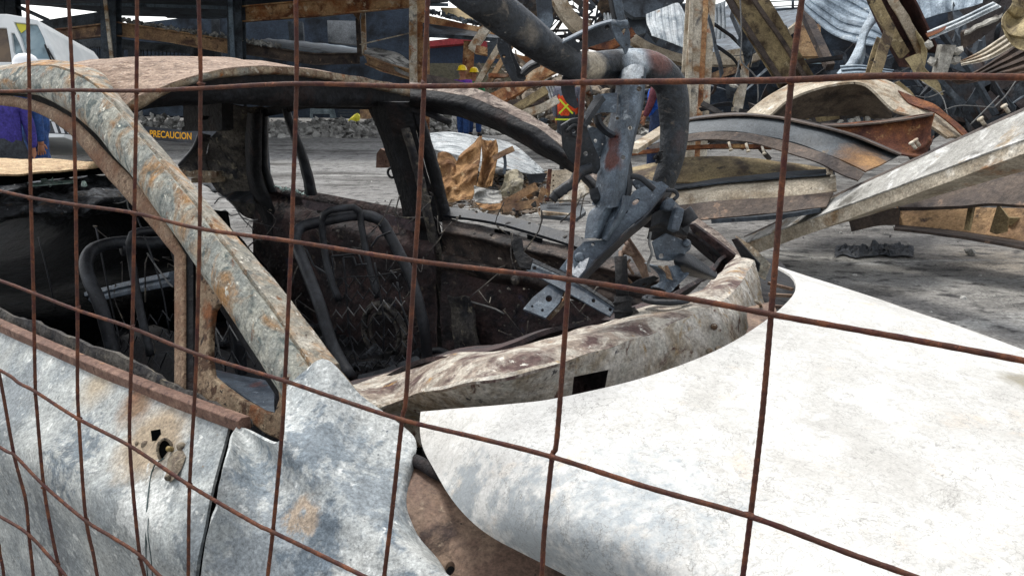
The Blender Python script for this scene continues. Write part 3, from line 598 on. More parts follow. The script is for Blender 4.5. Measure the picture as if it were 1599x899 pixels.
# far front door inner panel with pressed ledges
mLedge = mat('charred_ledge', rgb('3a3330'), [(rgb('5a4e47'), 9, .52, .08), (rgb('1f1c1d'), 14, .55, .06), (rgb('7d7165'), 40, .64, .04)], bump=.8, bscale=70, rough=.75, coarse=.5)
mb = MB()
XS = [690, 740, 800, 860, 920, 980, 1060]
def rowp(dy, w): return [Wp(x, 338 + (x - 690) * .235 + dy, w, 0) for x in XS]
mb.surf(loft([rowp(0, 1.50), rowp(10, 1.46), rowp(22, 1.42), rowp(30, 1.47), rowp(52, 1.48), rowp(58, 1.42), rowp(72, 1.41), rowp(82, 1.47)], 60, 40, bump=.008, bs=10), .01)
part('door_inner_panel', mb, mLedge, 'far front door inner panel with pressed ledges')
mb = MB(); mb.surf(loft([rowp(80, 1.47), rowp(120, 1.45), rowp(190, 1.42), rowp(260, 1.40), rowp(340, 1.38)], 60, 30, bump=.02, bs=6), .01); dip = part('door_inner_panel', mb, mInner, 'blackened lower inner panel of the far front door')
mb = MB(); plate(mb, [(772, 357), (795, 362), (795, 367), (772, 363)], lambda x, y: Wp(x, y, 1.415), .006); part('panel_slot_shade', mb, mBlackIn); mb = MB(); plate(mb, [(823, 366), (846, 373), (845, 380), (823, 373)], lambda x, y: Wp(x, y, 1.415), .006); part('panel_slot_shade', mb, mBlackIn)
mb = MB(); mb.surf(loft([[Wp(x, y, 1.40) for x, y in [(700, 455), (708, 500), (715, 560)]], [Wp(x, y, 1.38) for x, y in [(735, 465), (745, 510), (760, 560)]]], 20, 8, bump=.02, bs=10), .01); part('sill_trim', mb, mInnerG)
# far rear door panel
mb = MB(); XS = [395, 440, 500, 560, 620, 680]
def rowq(dy, w): return [Wp(x, 293 + (x - 395) * .225 + dy, w, 0) for x in XS]
mb.surf(loft([rowq(0, 1.50), rowq(20, 1.46), rowq(36, 1.42), rowq(60, 1.43), rowq(120, 1.46), rowq(240, 1.42)], 60, 40, bump=.012, bs=9), .01); rdp = part('rear_door_inner_panel', mb, mInner, 'charred far rear door panel')
mb = MB(); mb.surf(loft([[Wp(x, y, 1.40) for x, y in [(470, 312), (560, 325), (650, 345)]], [Wp(x, y, 1.39) for x, y in [(475, 325), (560, 340), (650, 362)]]], 24, 5, bump=.006, bs=10), .008); part('door_top_rail', mb, mat('purplish_burnt_steel', rgb('4a3a3e'), [(rgb('2b2328'), 20, .55, .08), (rgb('7d86a0'), 10, .66, .05)], bump=.5, rough=.6))
# speaker ring and window regulator scrap on the rear door
c = Wp(600, 520, 1.38); mb = MB()
mb.tube([c + UF * (.13 * math.cos(a)) + Vector((0, 0, .13 * math.sin(a))) for a in [k * math.pi / 14 for k in range(29)]], .014, n=8); mb.tube([c + UF * (.09 * math.cos(a)) + Vector((0, 0, .09 * math.sin(a))) for a in [k * math.pi / 14 for k in range(29)]], .008, n=8); part('speaker_ring', mb, mInnerG)
# melted glass on the belt
mb = MB()
for i in range(14):
    s = i / 13; mb.rock(Wp(426 + 55 * s, 290 + 13 * s + uni(-2, 2), 1.46, KF), uni(.012, .022), .5)
part('melted_glass', mb, mGlassM, 'pale green melted window glass on the far belt')
# C pillar / rear corner inside
mb = MB(); mb.surf(loft([[Wp(x, y, 1.36, KF) for x, y in [(345, 162), (340, 200), (322, 228), (318, 250), (345, 300)]], [Wp(x, y, 1.40, KF) for x, y in [(375, 166), (372, 215), (368, 260), (375, 300), (390, 340)]], [Wp(x, y, 1.46, KF) for x, y in [(412, 168), (404, 210), (400, 250), (405, 290), (440, 360)]]], 40, 30, bump=.03, bs=7), .01); cp = part('rear_pillar_panel', mb, mInnerG, 'ash grey inner panel of the far rear pillar')
bar('rear_pillar_post', [(398, 176, 9), (396, 230, 10), (398, 275, 9), (412, 320, 12), (430, 370, 14)], 1.40, 0, mSoot)
mb = MB(); mb.surf(loft([[Wp(x, y, 1.30, KF) for x, y in [(313, 208), (300, 235), (281, 262)]], [Wp(x, y, 1.34, KF) for x, y in [(330, 212), (322, 245), (330, 275)]]], 14, 6, bump=.006), .006); part('rear_window_gusset', mb, mInnerG)
mb = MB(); mb.tube(spline([Wp(313, 208, 1.30, KF), Wp(303, 232, 1.28, KF), Wp(281, 258, 1.26, KF)], 12), .012, n=8); part('rear_window_seal', mb, mTube)
# rear seat head restraint / brake lamp box hanging in the rear window
pb = lambda x, y: Wp(x, y, .95)
mb = MB(); plate(mb, [(286, 160), (346, 160), (347, 202), (342, 205), (283, 205), (284, 199), (288, 197), (286, 180)], pb, .05, [[(311, 181), (328, 181), (324, 187), (311, 188)]]); part('head_restraint', mb, mSoot, 'black burnt block hanging in front of the rear window')
# rear shelf and rear window sill
def shelf(rows_, m, name, lab=None, th=.012, b=.015):
    mb = MB(); mb.surf(loft(rows_, 60, 20, bump=b, bs=12), th); return part(name, mb, m, lab)
shelf([[Zp(x, y, .96) for x, y in [(283, 262), (330, 266), (380, 268)]], [Zp(x, y, .93) for x, y in [(300, 272), (340, 276), (380, 280)]], [Zp(x, y, .86) for x, y in [(330, 300), (360, 310), (400, 316)]]], mDarkM, 'rear_shelf')
mb = MB(); mb.sweep([Zp(280, 268, .97), Zp(318, 272, .97), Zp(342, 274, .97)], [(-.015, -.02), (.015, -.02), (.015, .02), (-.015, .02)], (0, 0, 1)); mb.sweep([Zp(300, 282, .95), Zp(330, 282, .95), Zp(350, 280, .95)], [(-.01, -.01), (.01, -.01), (.01, .012), (-.01, .012)], (0, 0, 1)); part('shelf_bracket', mb, mPillarT)
# tan boot sheet and charred parcel shelf seen through the near window
mb = MB(); mb.surf(loft([[Zp(x, y, 1.06) for x, y in [(-160, 246), (0, 247), (60, 248), (120, 250), (195, 255)]], [Zp(x, y, 1.03) for x, y in [(-160, 276), (0, 273), (60, 268), (120, 264), (195, 258)]]], 50, 10, bump=.01, bs=10), .008); part('boot_lid', mb, mTanSheet, 'tan flaking boot lid beyond the near window')
mb = MB(); mb.surf(loft([[Zp(x, y, 1.01) for x, y in [(-160, 277), (0, 274), (60, 269), (120, 265), (200, 258)]], [Zp(x, y, .93) for x, y in [(-160, 300), (0, 290), (60, 282), (120, 276), (200, 268)]]], 40, 6, bump=.004), .008); part('rear_window_gutter', mb, mBlackIn)
mb = MB(); mb.surf(loft([[Zp(x, y, .93) for x, y in [(-160, 290), (0, 288), (60, 280), (120, 275), (210, 266)]], [Zp(x, y, .90) for x, y in [(-160, 306), (0, 300), (70, 294), (130, 290), (225, 284)]], [Zp(x, y, .90) for x, y in [(-160, 318), (0, 312), (70, 310), (130, 306), (230, 300)]], [Zp(x, y, .86) for x, y in [(-160, 345), (0, 335), (70, 330), (130, 325), (235, 318)]], [Zp(x, y, .80) for x, y in [(-160, 350), (0, 345), (70, 340), (130, 335), (235, 330)]]], 90, 40, bump=.05, bs=11), .01)
part('parcel_shelf', mb, mChar, 'charred flaking parcel shelf behind the rear seat')
mb = MB()
for k in range(3):
    x0 = [50, 60, 110][k]; mb.rock(Zp(x0 + 20, 283 + k * 2, .95), .03, .15)
mb.surf(loft([[Zp(x, y, .96) for x, y in [(45, 285), (80, 282), (115, 281)]], [Zp(x, y, .95) for x, y in [(45, 290), (80, 287), (115, 285)]]], 14, 3, bump=.005), .004); part('melted_glass', mb, mGlassM, 'pale strip of melted glass on the parcel shelf')
for pts in ([(25, 320), (60, 338), (75, 333), (88, 323), (120, 318), (160, 315), (190, 318), (202, 310)], [(190, 300), (198, 310), (200, 325), (206, 332)], [(28, 362), (60, 363), (72, 350), (105, 330)], [(232, 335), (240, 320), (236, 345)], [(335, 318), (342, 309), (352, 308), (366, 322), (378, 340), (392, 345), (402, 343)], [(340, 332), (352, 328), (360, 337), (373, 334), (382, 345), (396, 358)]):
    mb = MB(); mb.tube(poly([Wp(x, y, .9 if x < 260 else 1.28) for x, y in pts], 24), .0032, n=6); part('loose_wire', mb, mWire)
# black box of the cabin: floor, rear seat pan, near inner door, tunnel
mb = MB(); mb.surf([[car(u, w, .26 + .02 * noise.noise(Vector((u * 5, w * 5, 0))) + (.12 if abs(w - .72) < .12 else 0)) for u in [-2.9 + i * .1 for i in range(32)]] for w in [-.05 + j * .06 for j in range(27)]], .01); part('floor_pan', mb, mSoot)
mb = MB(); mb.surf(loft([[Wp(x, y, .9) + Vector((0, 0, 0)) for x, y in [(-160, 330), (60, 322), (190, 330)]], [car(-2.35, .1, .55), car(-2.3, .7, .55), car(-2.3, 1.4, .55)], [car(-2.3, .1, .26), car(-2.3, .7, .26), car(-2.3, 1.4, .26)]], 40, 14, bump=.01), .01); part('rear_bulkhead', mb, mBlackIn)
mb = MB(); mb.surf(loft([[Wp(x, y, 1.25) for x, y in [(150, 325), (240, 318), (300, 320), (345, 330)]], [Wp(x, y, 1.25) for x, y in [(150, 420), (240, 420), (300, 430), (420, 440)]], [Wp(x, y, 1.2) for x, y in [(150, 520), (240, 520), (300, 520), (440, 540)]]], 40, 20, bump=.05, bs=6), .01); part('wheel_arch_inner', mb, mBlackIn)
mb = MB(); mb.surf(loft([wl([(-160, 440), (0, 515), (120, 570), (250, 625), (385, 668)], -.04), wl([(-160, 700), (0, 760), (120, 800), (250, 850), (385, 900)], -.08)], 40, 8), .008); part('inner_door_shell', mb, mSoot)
# pale crossmember across the cabin
mb = MB(); a0 = [Wp(x, y, .62) for x, y in [(20, 494), (120, 468), (200, 448), (275, 432)]]
mb.sweep(spline(a0, 24), [(-.03, -.03), (.03, -.03), (.03, -.012), (.02, -.004), (.03, .004), (.02, .022), (-.03, .022)], (0, 0, 1)); part('seat_crossmember', mb, mBlueM, 'pale blue grey crossmember behind the near front seat', bevel=.003)
mb = MB(); mb.rock(Wp(125, 530, .55), .10, .5); part('ash_heap', mb, mInnerG)
# debris on the floor
mb = MB()
for i in range(260):
    u, w = uni(-2.0, -.1), uni(.05, 1.4); mb.rock(car(u, w, .29 + uni(0, .05)), uni(.01, .045), .5)
tag(part('floor_debris', mb, mChar), kind='stuff')
# --- front seats
def seat(name, label, out, rests, springs, r, kx=0):
    s = bpy.data.objects.new('front_seat', None); COL.objects.link(s); s.parent = car_t; s['label'] = label; s.location = (0, 0, 0)
    mb = MB(); mb.tube(spline([Wp(x, y, ww) for x, y, ww in out], 60), r, n=12); mb.build('seat_frame', mTube, s)
    for pts in rests:
        mb = MB(); mb.tube(spline([Wp(x, y, ww) for x, y, ww in pts], 30), r * .62, n=10); mb.build('headrest_post', mTube, s)
    for (x0, y0, x1, y1, n, a, w_) in springs:
        mb = MB(); P = []
        for k in range(n * 18 + 1):
            t = k / (n * 18); x = x0 + (x1 - x0) * t; y = y0 + (y1 - y0) * t
            q = Wp(x, y, w_); P.append(q + Vector((0, 0, a * math.sin(t * n * 2 * math.pi) * .8)) + UF * (.0055 * math.sin(t * n * 4 * math.pi)))
        mb.tube(P, .0020, n=5); mb.build('seat_spring', mWire if rnd() < .15 else mTube, s)
    return s
fs = seat('far', 'far front seat frame with wire springs in front of the far rear door',
     [(548, 590, .62), (520, 540, .64), (497, 470, .66), (472, 405, .70), (461, 375, .74), (470, 355, .80), (505, 345, .86), (555, 336, .95), (590, 342, 1.0), (607, 365, 1.02), (640, 430, 1.02), (660, 500, 1.0), (667, 560, 1.0), (664, 600, 1.0)],
     [[(530, 470, .84), (515, 430, .84), (506, 385, .85), (503, 345, .85), (512, 330, .86), (535, 325, .90), (553, 324, .93), (562, 332, .95), (564, 350, .95), (575, 410, .94), (590, 465, .93)]],
     [(512, 447, 625, 428, 6, .022, .86), (516, 470, 628, 448, 6, .022, .855), (520, 492, 632, 470, 6, .022, .85), (522, 515, 636, 493, 6, .022, .845), (526, 537, 640, 516, 6, .022, .84), (528, 558, 642, 538, 6, .022, .835), (532, 578, 642, 560, 6, .022, .83), (510, 438, 620, 425, 1, .004, .86)], .019)
for pts in ([(518, 400), (522, 440), (524, 470)], [(536, 402), (540, 440), (545, 520), (560, 580)], [(518, 400), (560, 396), (566, 414)], [(478, 388), (490, 415), (510, 427), (512, 425)], [(610, 362), (590, 370), (580, 385)], [(620, 440), (628, 480), (650, 540)], [(585, 410), (600, 500), (598, 560)], [(536, 402), (552, 401), (556, 414), (572, 412)]):
    mb = MB(); mb.tube(poly([Wp(x, y, .86) for x, y in pts], 14), .0035, n=6); o = mb.build('back_wire', mTube, fs)
mb = MB(); mb.surf(loft([[Wp(x, y, .84) for x, y in [(560, 585), (600, 575), (650, 555)]], [Wp(x, y, .80) for x, y in [(556, 598), (610, 592), (665, 572)]]], 14, 5), .01); mb.build('seat_base', mDarkM, fs)
ns = seat('near', 'near front seat frame with bent tube top behind the window divider',
     [(198, 610, .25), (180, 560, .25), (158, 480, .25), (137, 430, .25), (136, 402, .28), (152, 386, .34), (190, 378, .42), (240, 379, .50), (290, 375, .58), (330, 385, .66), (352, 440, .68), (370, 520, .68), (380, 600, .68)],
     [[(235, 555, .36), (218, 480, .38), (206, 410, .40), (203, 375, .40), (212, 363, .42), (240, 360, .48), (262, 362, .52), (275, 400, .52), (300, 480, .52)]],
     [(170, 520, 270, 490, 5, .025, .39), (170, 545, 270, 518, 5, .025, .38), (180, 580, 330, 545, 6, .03, .36), (330, 520, 400, 520, 3, .03, .42), (335, 560, 425, 560, 4, .03, .40)], .021)
mb = MB(); c = Wp(200, 386, .44); d = (Wp(210, 384, .46) - Wp(190, 386, .42)).normalized(); mb.tube([c - d * .022, c + d * .022], .028, n=12); mb.build('frame_collar', mTube, ns)
for pts in ([(230, 395), (240, 410), (262, 440), (270, 448)], [(205, 500), (200, 540), (192, 552)], [(60, 370), (75, 430), (95, 520)], [(150, 355), (175, 480), (190, 540)], [(215, 340), (250, 440), (265, 520)], [(332, 490), (345, 560), (360, 600)], [(355, 500), (365, 560), (372, 600)], [(336, 560), (350, 560), (352, 590)]):
    mb = MB(); mb.tube(spline([Wp(x, y, .45) for x, y in pts], 12), .003, n=6); mb.build('back_wire', mWire if pts[0][0] in (230, 332) else mTube, ns)
mb = MB(); mb.surf(loft([[Wp(x, y, .42) for x, y in [(330, 575), (380, 590), (430, 600)]], [Wp(x, y, .30) for x, y in [(330, 590), (380, 620), (430, 650)]]], 14, 5, bump=.01), .01); mb.build('seat_base', mBlueM, ns)
# little things: belt anchor on the centre pillar, handle disc, door pull
mb = MB(); plate(mb, [(588, 240), (594, 232), (606, 238), (612, 246), (610, 262), (587, 262)], lambda x, y: Wp(x, y, 1.62, 0), .04); part('door_mirror_stub', mb, mTrim)
mb = MB(); c = Wp(612, 270, 1.5); mb.tube([c + UF * (.025 * math.cos(a)) + Vector((0, 0, .02 * math.sin(a))) for a in [k * math.pi / 6 for k in range(13)]], .006, n=6); part('belt_anchor', mb, mTube)
mb = MB(); c = Wp(806, 437, 1.39); mb.tube([c, c - WF * .01], .018, n=16); mb.tube([c - WF * .01, c - WF * .016], .007, n=8); part('round_grommet', mb, mInnerG)
mb = MB(); mb.tube(poly([Wp(x, y, 1.38) for x, y in [(731, 470), (760, 478), (775, 483), (787, 490)]], 10), .004, n=6); part('door_rod', mb, mWire)
mb = MB(); mb.tube(spline([Wp(x, y, 1.2) for x, y in [(668, 556), (675, 548), (690, 547), (705, 556)]], 10), .012, n=8); part('handbrake_loop', mb, mTube)
# ================================================================ FENCE OF RUSTY WIRE MESH
mRust = mat('rusty_wire', rgb('4a2b1f'), [(rgb('6e422b'), 40, .54, .08), (rgb('45201c'), 60, .56, .06), (rgb('855038'), 140, .66, .04)], bump=.6, bscale=300, rough=.75)
fh = Vector((-.864, .504, 0)); fv = Vector((-.05, .162, .99)).normalized(); fn = fh.cross(fv).normalized(); F0 = D(912, 130, .62)
if fn.dot(CAMP - F0) < 0: fn = -fn
def onF(px, py, off=0.0):
    r = ray(px, py); return CAMP + r * (((F0 + fn * off) - CAMP).dot(fn) / r.dot(fn))
fence = thing('wire_mesh_fence', 'rusty welded wire mesh fence right in front of the burnt car', 'fence', (F0.x, F0.y, 0))
VW = [[(-8, 560), (2, 600), (22, 710), (40, 780), (45, 833), (52, 899), (58, 980)], [(-60, 700), (-8, 830), (0, 865), (6, 899), (12, 980)],
      [(42, -60), (43, 0), (46, 145), (48, 300), (52, 450), (55, 600), (57, 633), (68, 756), (81, 833), (95, 899), (112, 980)],
      [(104, -60), (107, 0), (114, 145), (118, 300), (119, 380), (121, 500), (121, 600), (123, 653), (133, 800), (146, 866), (152, 899), (170, 980)],
      [(214, -60), (214, 0), (213, 145), (210, 320), (207, 500), (204, 600), (203, 700), (216, 849), (226, 899), (245, 980)],
      [(307, -60), (310, 0), (313, 100), (313, 145), (312, 340), (309, 480), (305, 600), (296, 760), (294, 899), (292, 980)],
      [(461, -60), (462, 0), (463, 130), (457, 320), (455, 380), (445, 590), (440, 680), (426, 830), (418, 899), (410, 980)],
      [(671, -60), (668, 0), (662, 140), (655, 300), (648, 407), (634, 620), (628, 655), (612, 800), (600, 899), (592, 980)],
      [(918, -60), (915, 0), (911, 130), (896, 320), (888, 440), (870, 680), (862, 715), (850, 830), (846, 899), (838, 980)],
      [(1260, -60), (1252, 0), (1236, 125), (1220, 300), (1205, 480), (1190, 650), (1172, 805), (1160, 899), (1150, 980)],
      [(1770, -60), (1755, 125), (1735, 560), (1715, 980)]]
HW = [[(-120, 141), (0, 143), (110, 141), (213, 142), (314, 138), (463, 131), (662, 135), (911, 129), (1110, 127), (1236, 125), (1380, 119), (1599, 121), (1760, 121)],
      [(-120, 272), (0, 298), (50, 309), (120, 320), (212, 333), (312, 357), (457, 377), (648, 407), (888, 436), (1080, 467), (1200, 490), (1300, 508), (1440, 533), (1599, 563), (1760, 595)],
      [(-120, 398), (0, 438), (48, 456), (118, 483), (206, 512), (303, 551), (440, 593), (520, 620), (628, 655), (745, 683), (862, 713), (1010, 760), (1172, 806), (1330, 865), (1440, 905), (1600, 975)],
      [(-120, 520), (0, 578), (30, 598), (55, 611), (121, 653), (203, 696), (294, 756), (400, 818), (426, 830), (566, 898), (680, 955)],
      [(-120, 620), (0, 698), (22, 710), (68, 757), (133, 812), (175, 838), (218, 866), (250, 899), (330, 960)],
      [(-120, 740), (0, 806), (42, 832), (75, 866), (103, 899), (150, 960)]]
def extend(P, a, b):
    (x0, y0), (x1, y1) = P[0], P[1]; (x2, y2), (x3, y3) = P[-2], P[-1]; l0 = math.hypot(x0 - x1, y0 - y1); l1 = math.hypot(x3 - x2, y3 - y2)
    return [(x0 + (x0 - x1) / l0 * a, y0 + (y0 - y1) / l0 * a)] + P + [(x3 + (x3 - x2) / l1 * b, y3 + (y3 - y2) / l1 * b)]
VW = [extend(P, 420 if i > 1 else 30, 260) for i, P in enumerate(VW)]; HW = [extend(P, 80, 420) for P in HW]
for k, P in enumerate(VW + HW):
    n = 220; off = -.0022 if k < len(VW) else .0022
    c = spline([onF(x, y, off) for x, y in P], n); rr = [.0022 * (1 + .10 * (i % 2) + .05 * noise.noise(Vector((i * .3, k, 0)))) for i in range(n)]
    mb = MB(); mb.tube(c, rr, n=8); mb.build('wire', mRust, fence)
WC = [spline([onF(x, y) for x, y in P], 240) for P in VW + HW]; wm = None; random.seed(3)
for a in range(len(VW)):
    for b_ in range(len(VW), len(WC)):
        best = min(((p - q).length_squared, i, j_) for i, p in enumerate(WC[a][::6]) for j_, q in enumerate(WC[b_][::6]))
        if best[0] > .02 ** 2 * 4: continue
        i0, j0 = best[1] * 6, best[2] * 6
        best = min(((WC[a][i] - WC[b_][j_]).length_squared, i, j_) for i in range(max(0, i0 - 6), min(240, i0 + 7)) for j_ in range(max(0, j0 - 6), min(240, j0 + 7)))
        if best[0] > .006 ** 2: continue
        p = WC[a][best[1]]
        if wm is None:
            mb = MB(); mb.rock(Vector((0, 0, 0)), .0050, 1.0); wo_ = mb.build('weld', mRust); wo_.parent = fence; wm = wo_.data
        else:
            wo_ = newobj('weld', wm, None, fence)
        wo_.location = p - wloc(fence); wo_.rotation_euler = (uni(0, 3), uni(0, 3), uni(0, 3))
# ================================================================ GROUND
mGround = mat('ashy_asphalt', rgb('7b7976'), [
    (rgb('858583'), .5, .56, .06, (.35, 1, 1), .5), (rgb('4b4947'), .9, .58, .07, (.4, 1.1, 1), .8), (rgb('9c9c99'), 1.4, .60, .04, (.22, 1.2, 1), .6),
    (rgb('3b3a3a'), 9, .58, .06, (.6, 1, 1)), (rgb('78756f'), 22, .62, .05), (rgb('b0afab'), 3.1, .70, .03, (.3, 1.2, 1)), (rgb('2d2d2d'), 60, .66, .04)], spots=[(rgb('8b8b8a'), tuple(Zp(545, 235, 0)), 5.5, .6, .5), (rgb('a3a3a1'), tuple(Zp(520, 218, 0)), 3.0, .5, .7), (rgb('8b8a87'), tuple(Zp(290, 235, 0)), 1.6, .6, .6), (rgb('84827e'), tuple(Zp(130, 240, 0)), 1.6, .6, .6), (rgb('8f8e8b'), tuple(Zp(820, 240, 0)), 2.0, .6, .7), (rgb('96948f'), tuple(Zp(1580, 462, 0)), .5, .6, .9), (rgb('8a8882'), tuple(Zp(1300, 420, 0)), .6, .6, .9), (rgb('8a8276'), tuple(Zp(1580, 410, 0)), .5, .6, .9)], bump=.8, bscale=26, rough=.9, coarse=.6, under=True, veins=[(rgb('2e2d2d'), 1.2, .004, .8), (rgb('b5b4b0'), 3.5, .003, .6)])
mb = MB(); V_ = []; NX = 90
xs = [(-1 if i < NX / 2 else 1) * (abs(i - NX / 2) / (NX / 2)) ** 2.6 * 400 for i in range(NX + 1)]; ys = [-40 + 42 * (j / 10) for j in range(10)] + [2 + (j / 90) ** 2.4 * 500 for j in range(91)]
rowsG = [[Vector((x, y, .012 * noise.noise(Vector((x * .5, y * .5, 0))) if abs(x) < 40 and y < 60 else 0)) for x in xs] for y in ys]
mb.surf(list(reversed(rowsG))); g = mb.build('ground', mGround); tag(g, kind='structure')
# stones and grit
mStone = mat('pale_rubble', rgb('8f8e8a'), [(rgb('c4c3be'), 1.7, .52, .06), (rgb('4b4a47'), 2.3, .56, .05), (rgb('d2d1cc'), 20, .66, .04)], bump=.6, bscale=30, rough=.9)
mb = MB()
for i in range(2600):
    x, y = uni(-3, 9), 2.6 + 15 * rnd() ** 1.6; mb.rock((x, y, .0), .004 + .03 * rnd() ** 5, .7)
tag(mb.build('gravel', mStone), kind='stuff')
def rubble(name, lab, n, fx, r0, r1, m, lump=None):
    mb = MB()
    for i in range(n): mb.rock(fx(), uni(r0, r1), .7)
    return tag(mb.build(name, m), label=lab, kind='stuff')
def fx1():
    d = uni(19, 25); px = uni(205, 660); p = Zp(px, 126 + H / d * F, 0); p.z = uni(0, .35) * max(0, (d - 20) / 5) * (1 if px < 330 else .5); return p
rubble('rubble_bank', None, 900, fx1, .05, .22, mStone)
def fx2():
    d = uni(20, 26); px = uni(670, 1010); p = Zp(px, 126 + H / d * F, 0); p.z = uni(0, .9) * max(0, (d - 20) / 6); return p
rubble('rubble_bank', None, 900, fx2, .06, .25, mStone)
for (x, y, d, r) in [(1505, 388, 0, .05), (1392, 360, 0, .035), (1398, 385, 0, .03), (1408, 386, 0, .035), (1386, 362, 0, .03)]:
    pass
STN = [(1515, 398, .055, 'pale stone lying alone on the grey asphalt'), (1396, 388, .035, 'left of two pinkish stones just behind the black rag'), (1408, 387, .04, 'right of two pinkish stones just behind the black rag'), (1397, 357, .035, 'small white stone by the foot of the dark steel beam')]
for x, y, r, l in STN:
    p = Zp(x, y, 0); mb = MB(); mb.rock(p + Vector((0, 0, r * .4)), r); tag(mb.build('stone', mStone, base=p), l, 'stone')
# black rag
mRag = mat('black_rag', rgb('25292f'), [(rgb('3d434b'), 20, .56, .06), (rgb('121316'), 30, .6, .05)], bump=.5, bscale=60, rough=.6)
p0 = Zp(1362, 400, 0); mb = MB(); rws = []
for j in range(16):
    r = []
    for i in range(44):
        px = 1304 + 122 * i / 43; py = 387 + 15 * j / 15 + 7 * noise.noise(Vector((i * .13, j * .05, 7)))
        p = Zp(px, py, 0); f = math.sin(math.pi * i / 43) ** .5 * math.sin(math.pi * (j + .3) / 15.6)
        p += Vector((0, 0, .008 + f * (.10 * abs(noise.noise(Vector((i * .16, j * .3, 2)))) + .07 * abs(noise.noise(Vector((i * .33, j * .5, 5)))) + .03 * rnd() * (i % 5 == 0)))); p += Vector((uni(-.01, .01), 0, 0)); r.append(p)
    rws.append(r)
mb.surf(list(reversed(rws)), .004, smooth=False); tag(mb.build('rag', mRag, base=p0), 'crumpled black rag lying on the asphalt', 'rag')
# ================================================================ LEFT BURNT BUILDING
mSteelTan = mat('heat_tanned_steel', rgb('8f7259'), [(rgb('b3926c'), 1.1, .50, .07, None, .8), (rgb('55403a'), 1.4, .55, .07), (rgb('b89a76'), 3, .64, .05), (rgb('3a2f2e'), 8, .64, .05), (rgb('8a4f33'), 2, .66, .05)], bump=.5, bscale=14, rough=.8)
mSteelDark = mat('smoked_steel', rgb('3a4148'), [(rgb('4c555e'), 1.2, .52, .08), (rgb('1a1d22'), 2.0, .56, .07), (rgb('6e7276'), 8, .68, .04)], bump=.4, bscale=14, rough=.7)
mSteelOr = mat('orange_rust_steel', rgb('96603a'), [(rgb('c09a70'), 1.6, .50, .07), (rgb('6b4029'), 2.2, .56, .06), (rgb('d6c1a2'), 4, .62, .05), (rgb('4a3028'), 9, .66, .04)], bump=.5, bscale=16, rough=.8)
mSteelPale = mat('pale_ashed_steel', rgb('b5aa96'), [(rgb('d4ccbc'), 2.2, .50, .07, None, .8), (rgb('8c6b4a'), 2.6, .56, .06), (rgb('6d6b68'), 4, .62, .05), (rgb('a9622f'), 3, .66, .04), (rgb('4a3c34'), 22, .68, .03)], bump=.5, bscale=24, rough=.75)
mSteelBr = mat('purple_brown_steel', rgb('453c37'), [(rgb('61544a'), 1.5, .52, .08), (rgb('282224'), 2.1, .56, .07), (rgb('8e7460'), 6, .66, .04)], bump=.5, bscale=20, rough=.7)
mWallDark = mat('smoke_black_wall', rgb('28323f'), [(rgb('36414d'), .6, .52, .1), (rgb('0c1016'), .9, .56, .08), (rgb('3a444e'), 3, .68, .04)], bump=.3, bscale=8, rough=.9)
mWallGrey = mat('sooty_block_wall', rgb('4c5156'), [(rgb('62676b'), .9, .5, .1), (rgb('2e3338'), 1.2, .57, .07)], bump=.4, bscale=12, rough=.9)
mDeck = mat('blue_grey_deck', rgb('5c6b78'), [(rgb('7b8b97'), 1.2, .5, .08, (1, 4, 1)), (rgb('353d46'), 2.2, .57, .06)], bump=.4, bscale=20, rough=.6)
def pl(name, outline, pts3, thick, m, parent=None, holes=(), label=None, cat=None, group=None):
    mb = MB(); f = plane3(*pts3); plate(mb, outline, f, thick, holes)
    base = None if parent else centre([f(*p) for p in outline])
    o = mb.build(name, m, parent, base=base); 
    if label: o['label'] = label
    if cat: o['category'] = cat
    if group: o['group'] = group
    return o
def flat(o, d): return [(o[0][0], o[0][1], d), (o[0][0] + 100, o[0][1], d), (o[0][0], o[0][1] + 100, d + .0)]
I_PROF = lambda h, w, t=.02: [(-w / 2, -h / 2), (w / 2, -h / 2), (w / 2, -h / 2 + t), (t / 2, -h / 2 + t), (t / 2, h / 2 - t), (w / 2, h / 2 - t), (w / 2, h / 2), (-w / 2, h / 2), (-w / 2, h / 2 - t), (-t / 2, h / 2 - t), (-t / 2, -h / 2 + t), (-w / 2, -h / 2 + t)]
C_PROF = lambda h, w, t=.012: [(0, -h / 2), (w, -h / 2), (w, -h / 2 + t), (t, -h / 2 + t), (t, h / 2 - t), (w, h / 2 - t), (w, h / 2), (0, h / 2)]
B_PROF = lambda h, w: [(-w / 2, -h / 2), (w / 2, -h / 2), (w / 2, h / 2), (-w / 2, h / 2)]
def beam(name, pts, prof, m, parent=None, up=(0, 0, 1), label=None, cat=None, group=None, n=None, warp=0.0, scale=None, bevel=0):
    """pts (px,py,depth): centre line"""
    P = [D(*p) for p in pts]
    if n: P = spline(P, n)
    else: P = spline(P, 24) if len(P) > 2 else poly(P, 8)
    if isinstance(scale, tuple): scale = [scale[0] + (scale[1] - scale[0]) * i / (len(P) - 1) for i in range(len(P))]
    mb = MB(); mb.sweep(P, prof, up, scale=scale)
    if warp:
        for v in mb.v: v += Vector((noise.noise(v * 1.7), noise.noise(v * 1.7 + Vector((5, 0, 0))), noise.noise(v * 1.7 + Vector((0, 5, 0))))) * warp
    o = mb.build(name, m, parent, base=None if parent else P[0], bevel=bevel)
    if label: o['label'] = label
    if cat: o['category'] = cat
    if group: o['group'] = group
    return o
TOCAM = (0, -1, .2)
bl = thing('burnt_building', 'long burnt out steel building with sagging upper floor at the left', 'building', Zp(400, 190, 0))
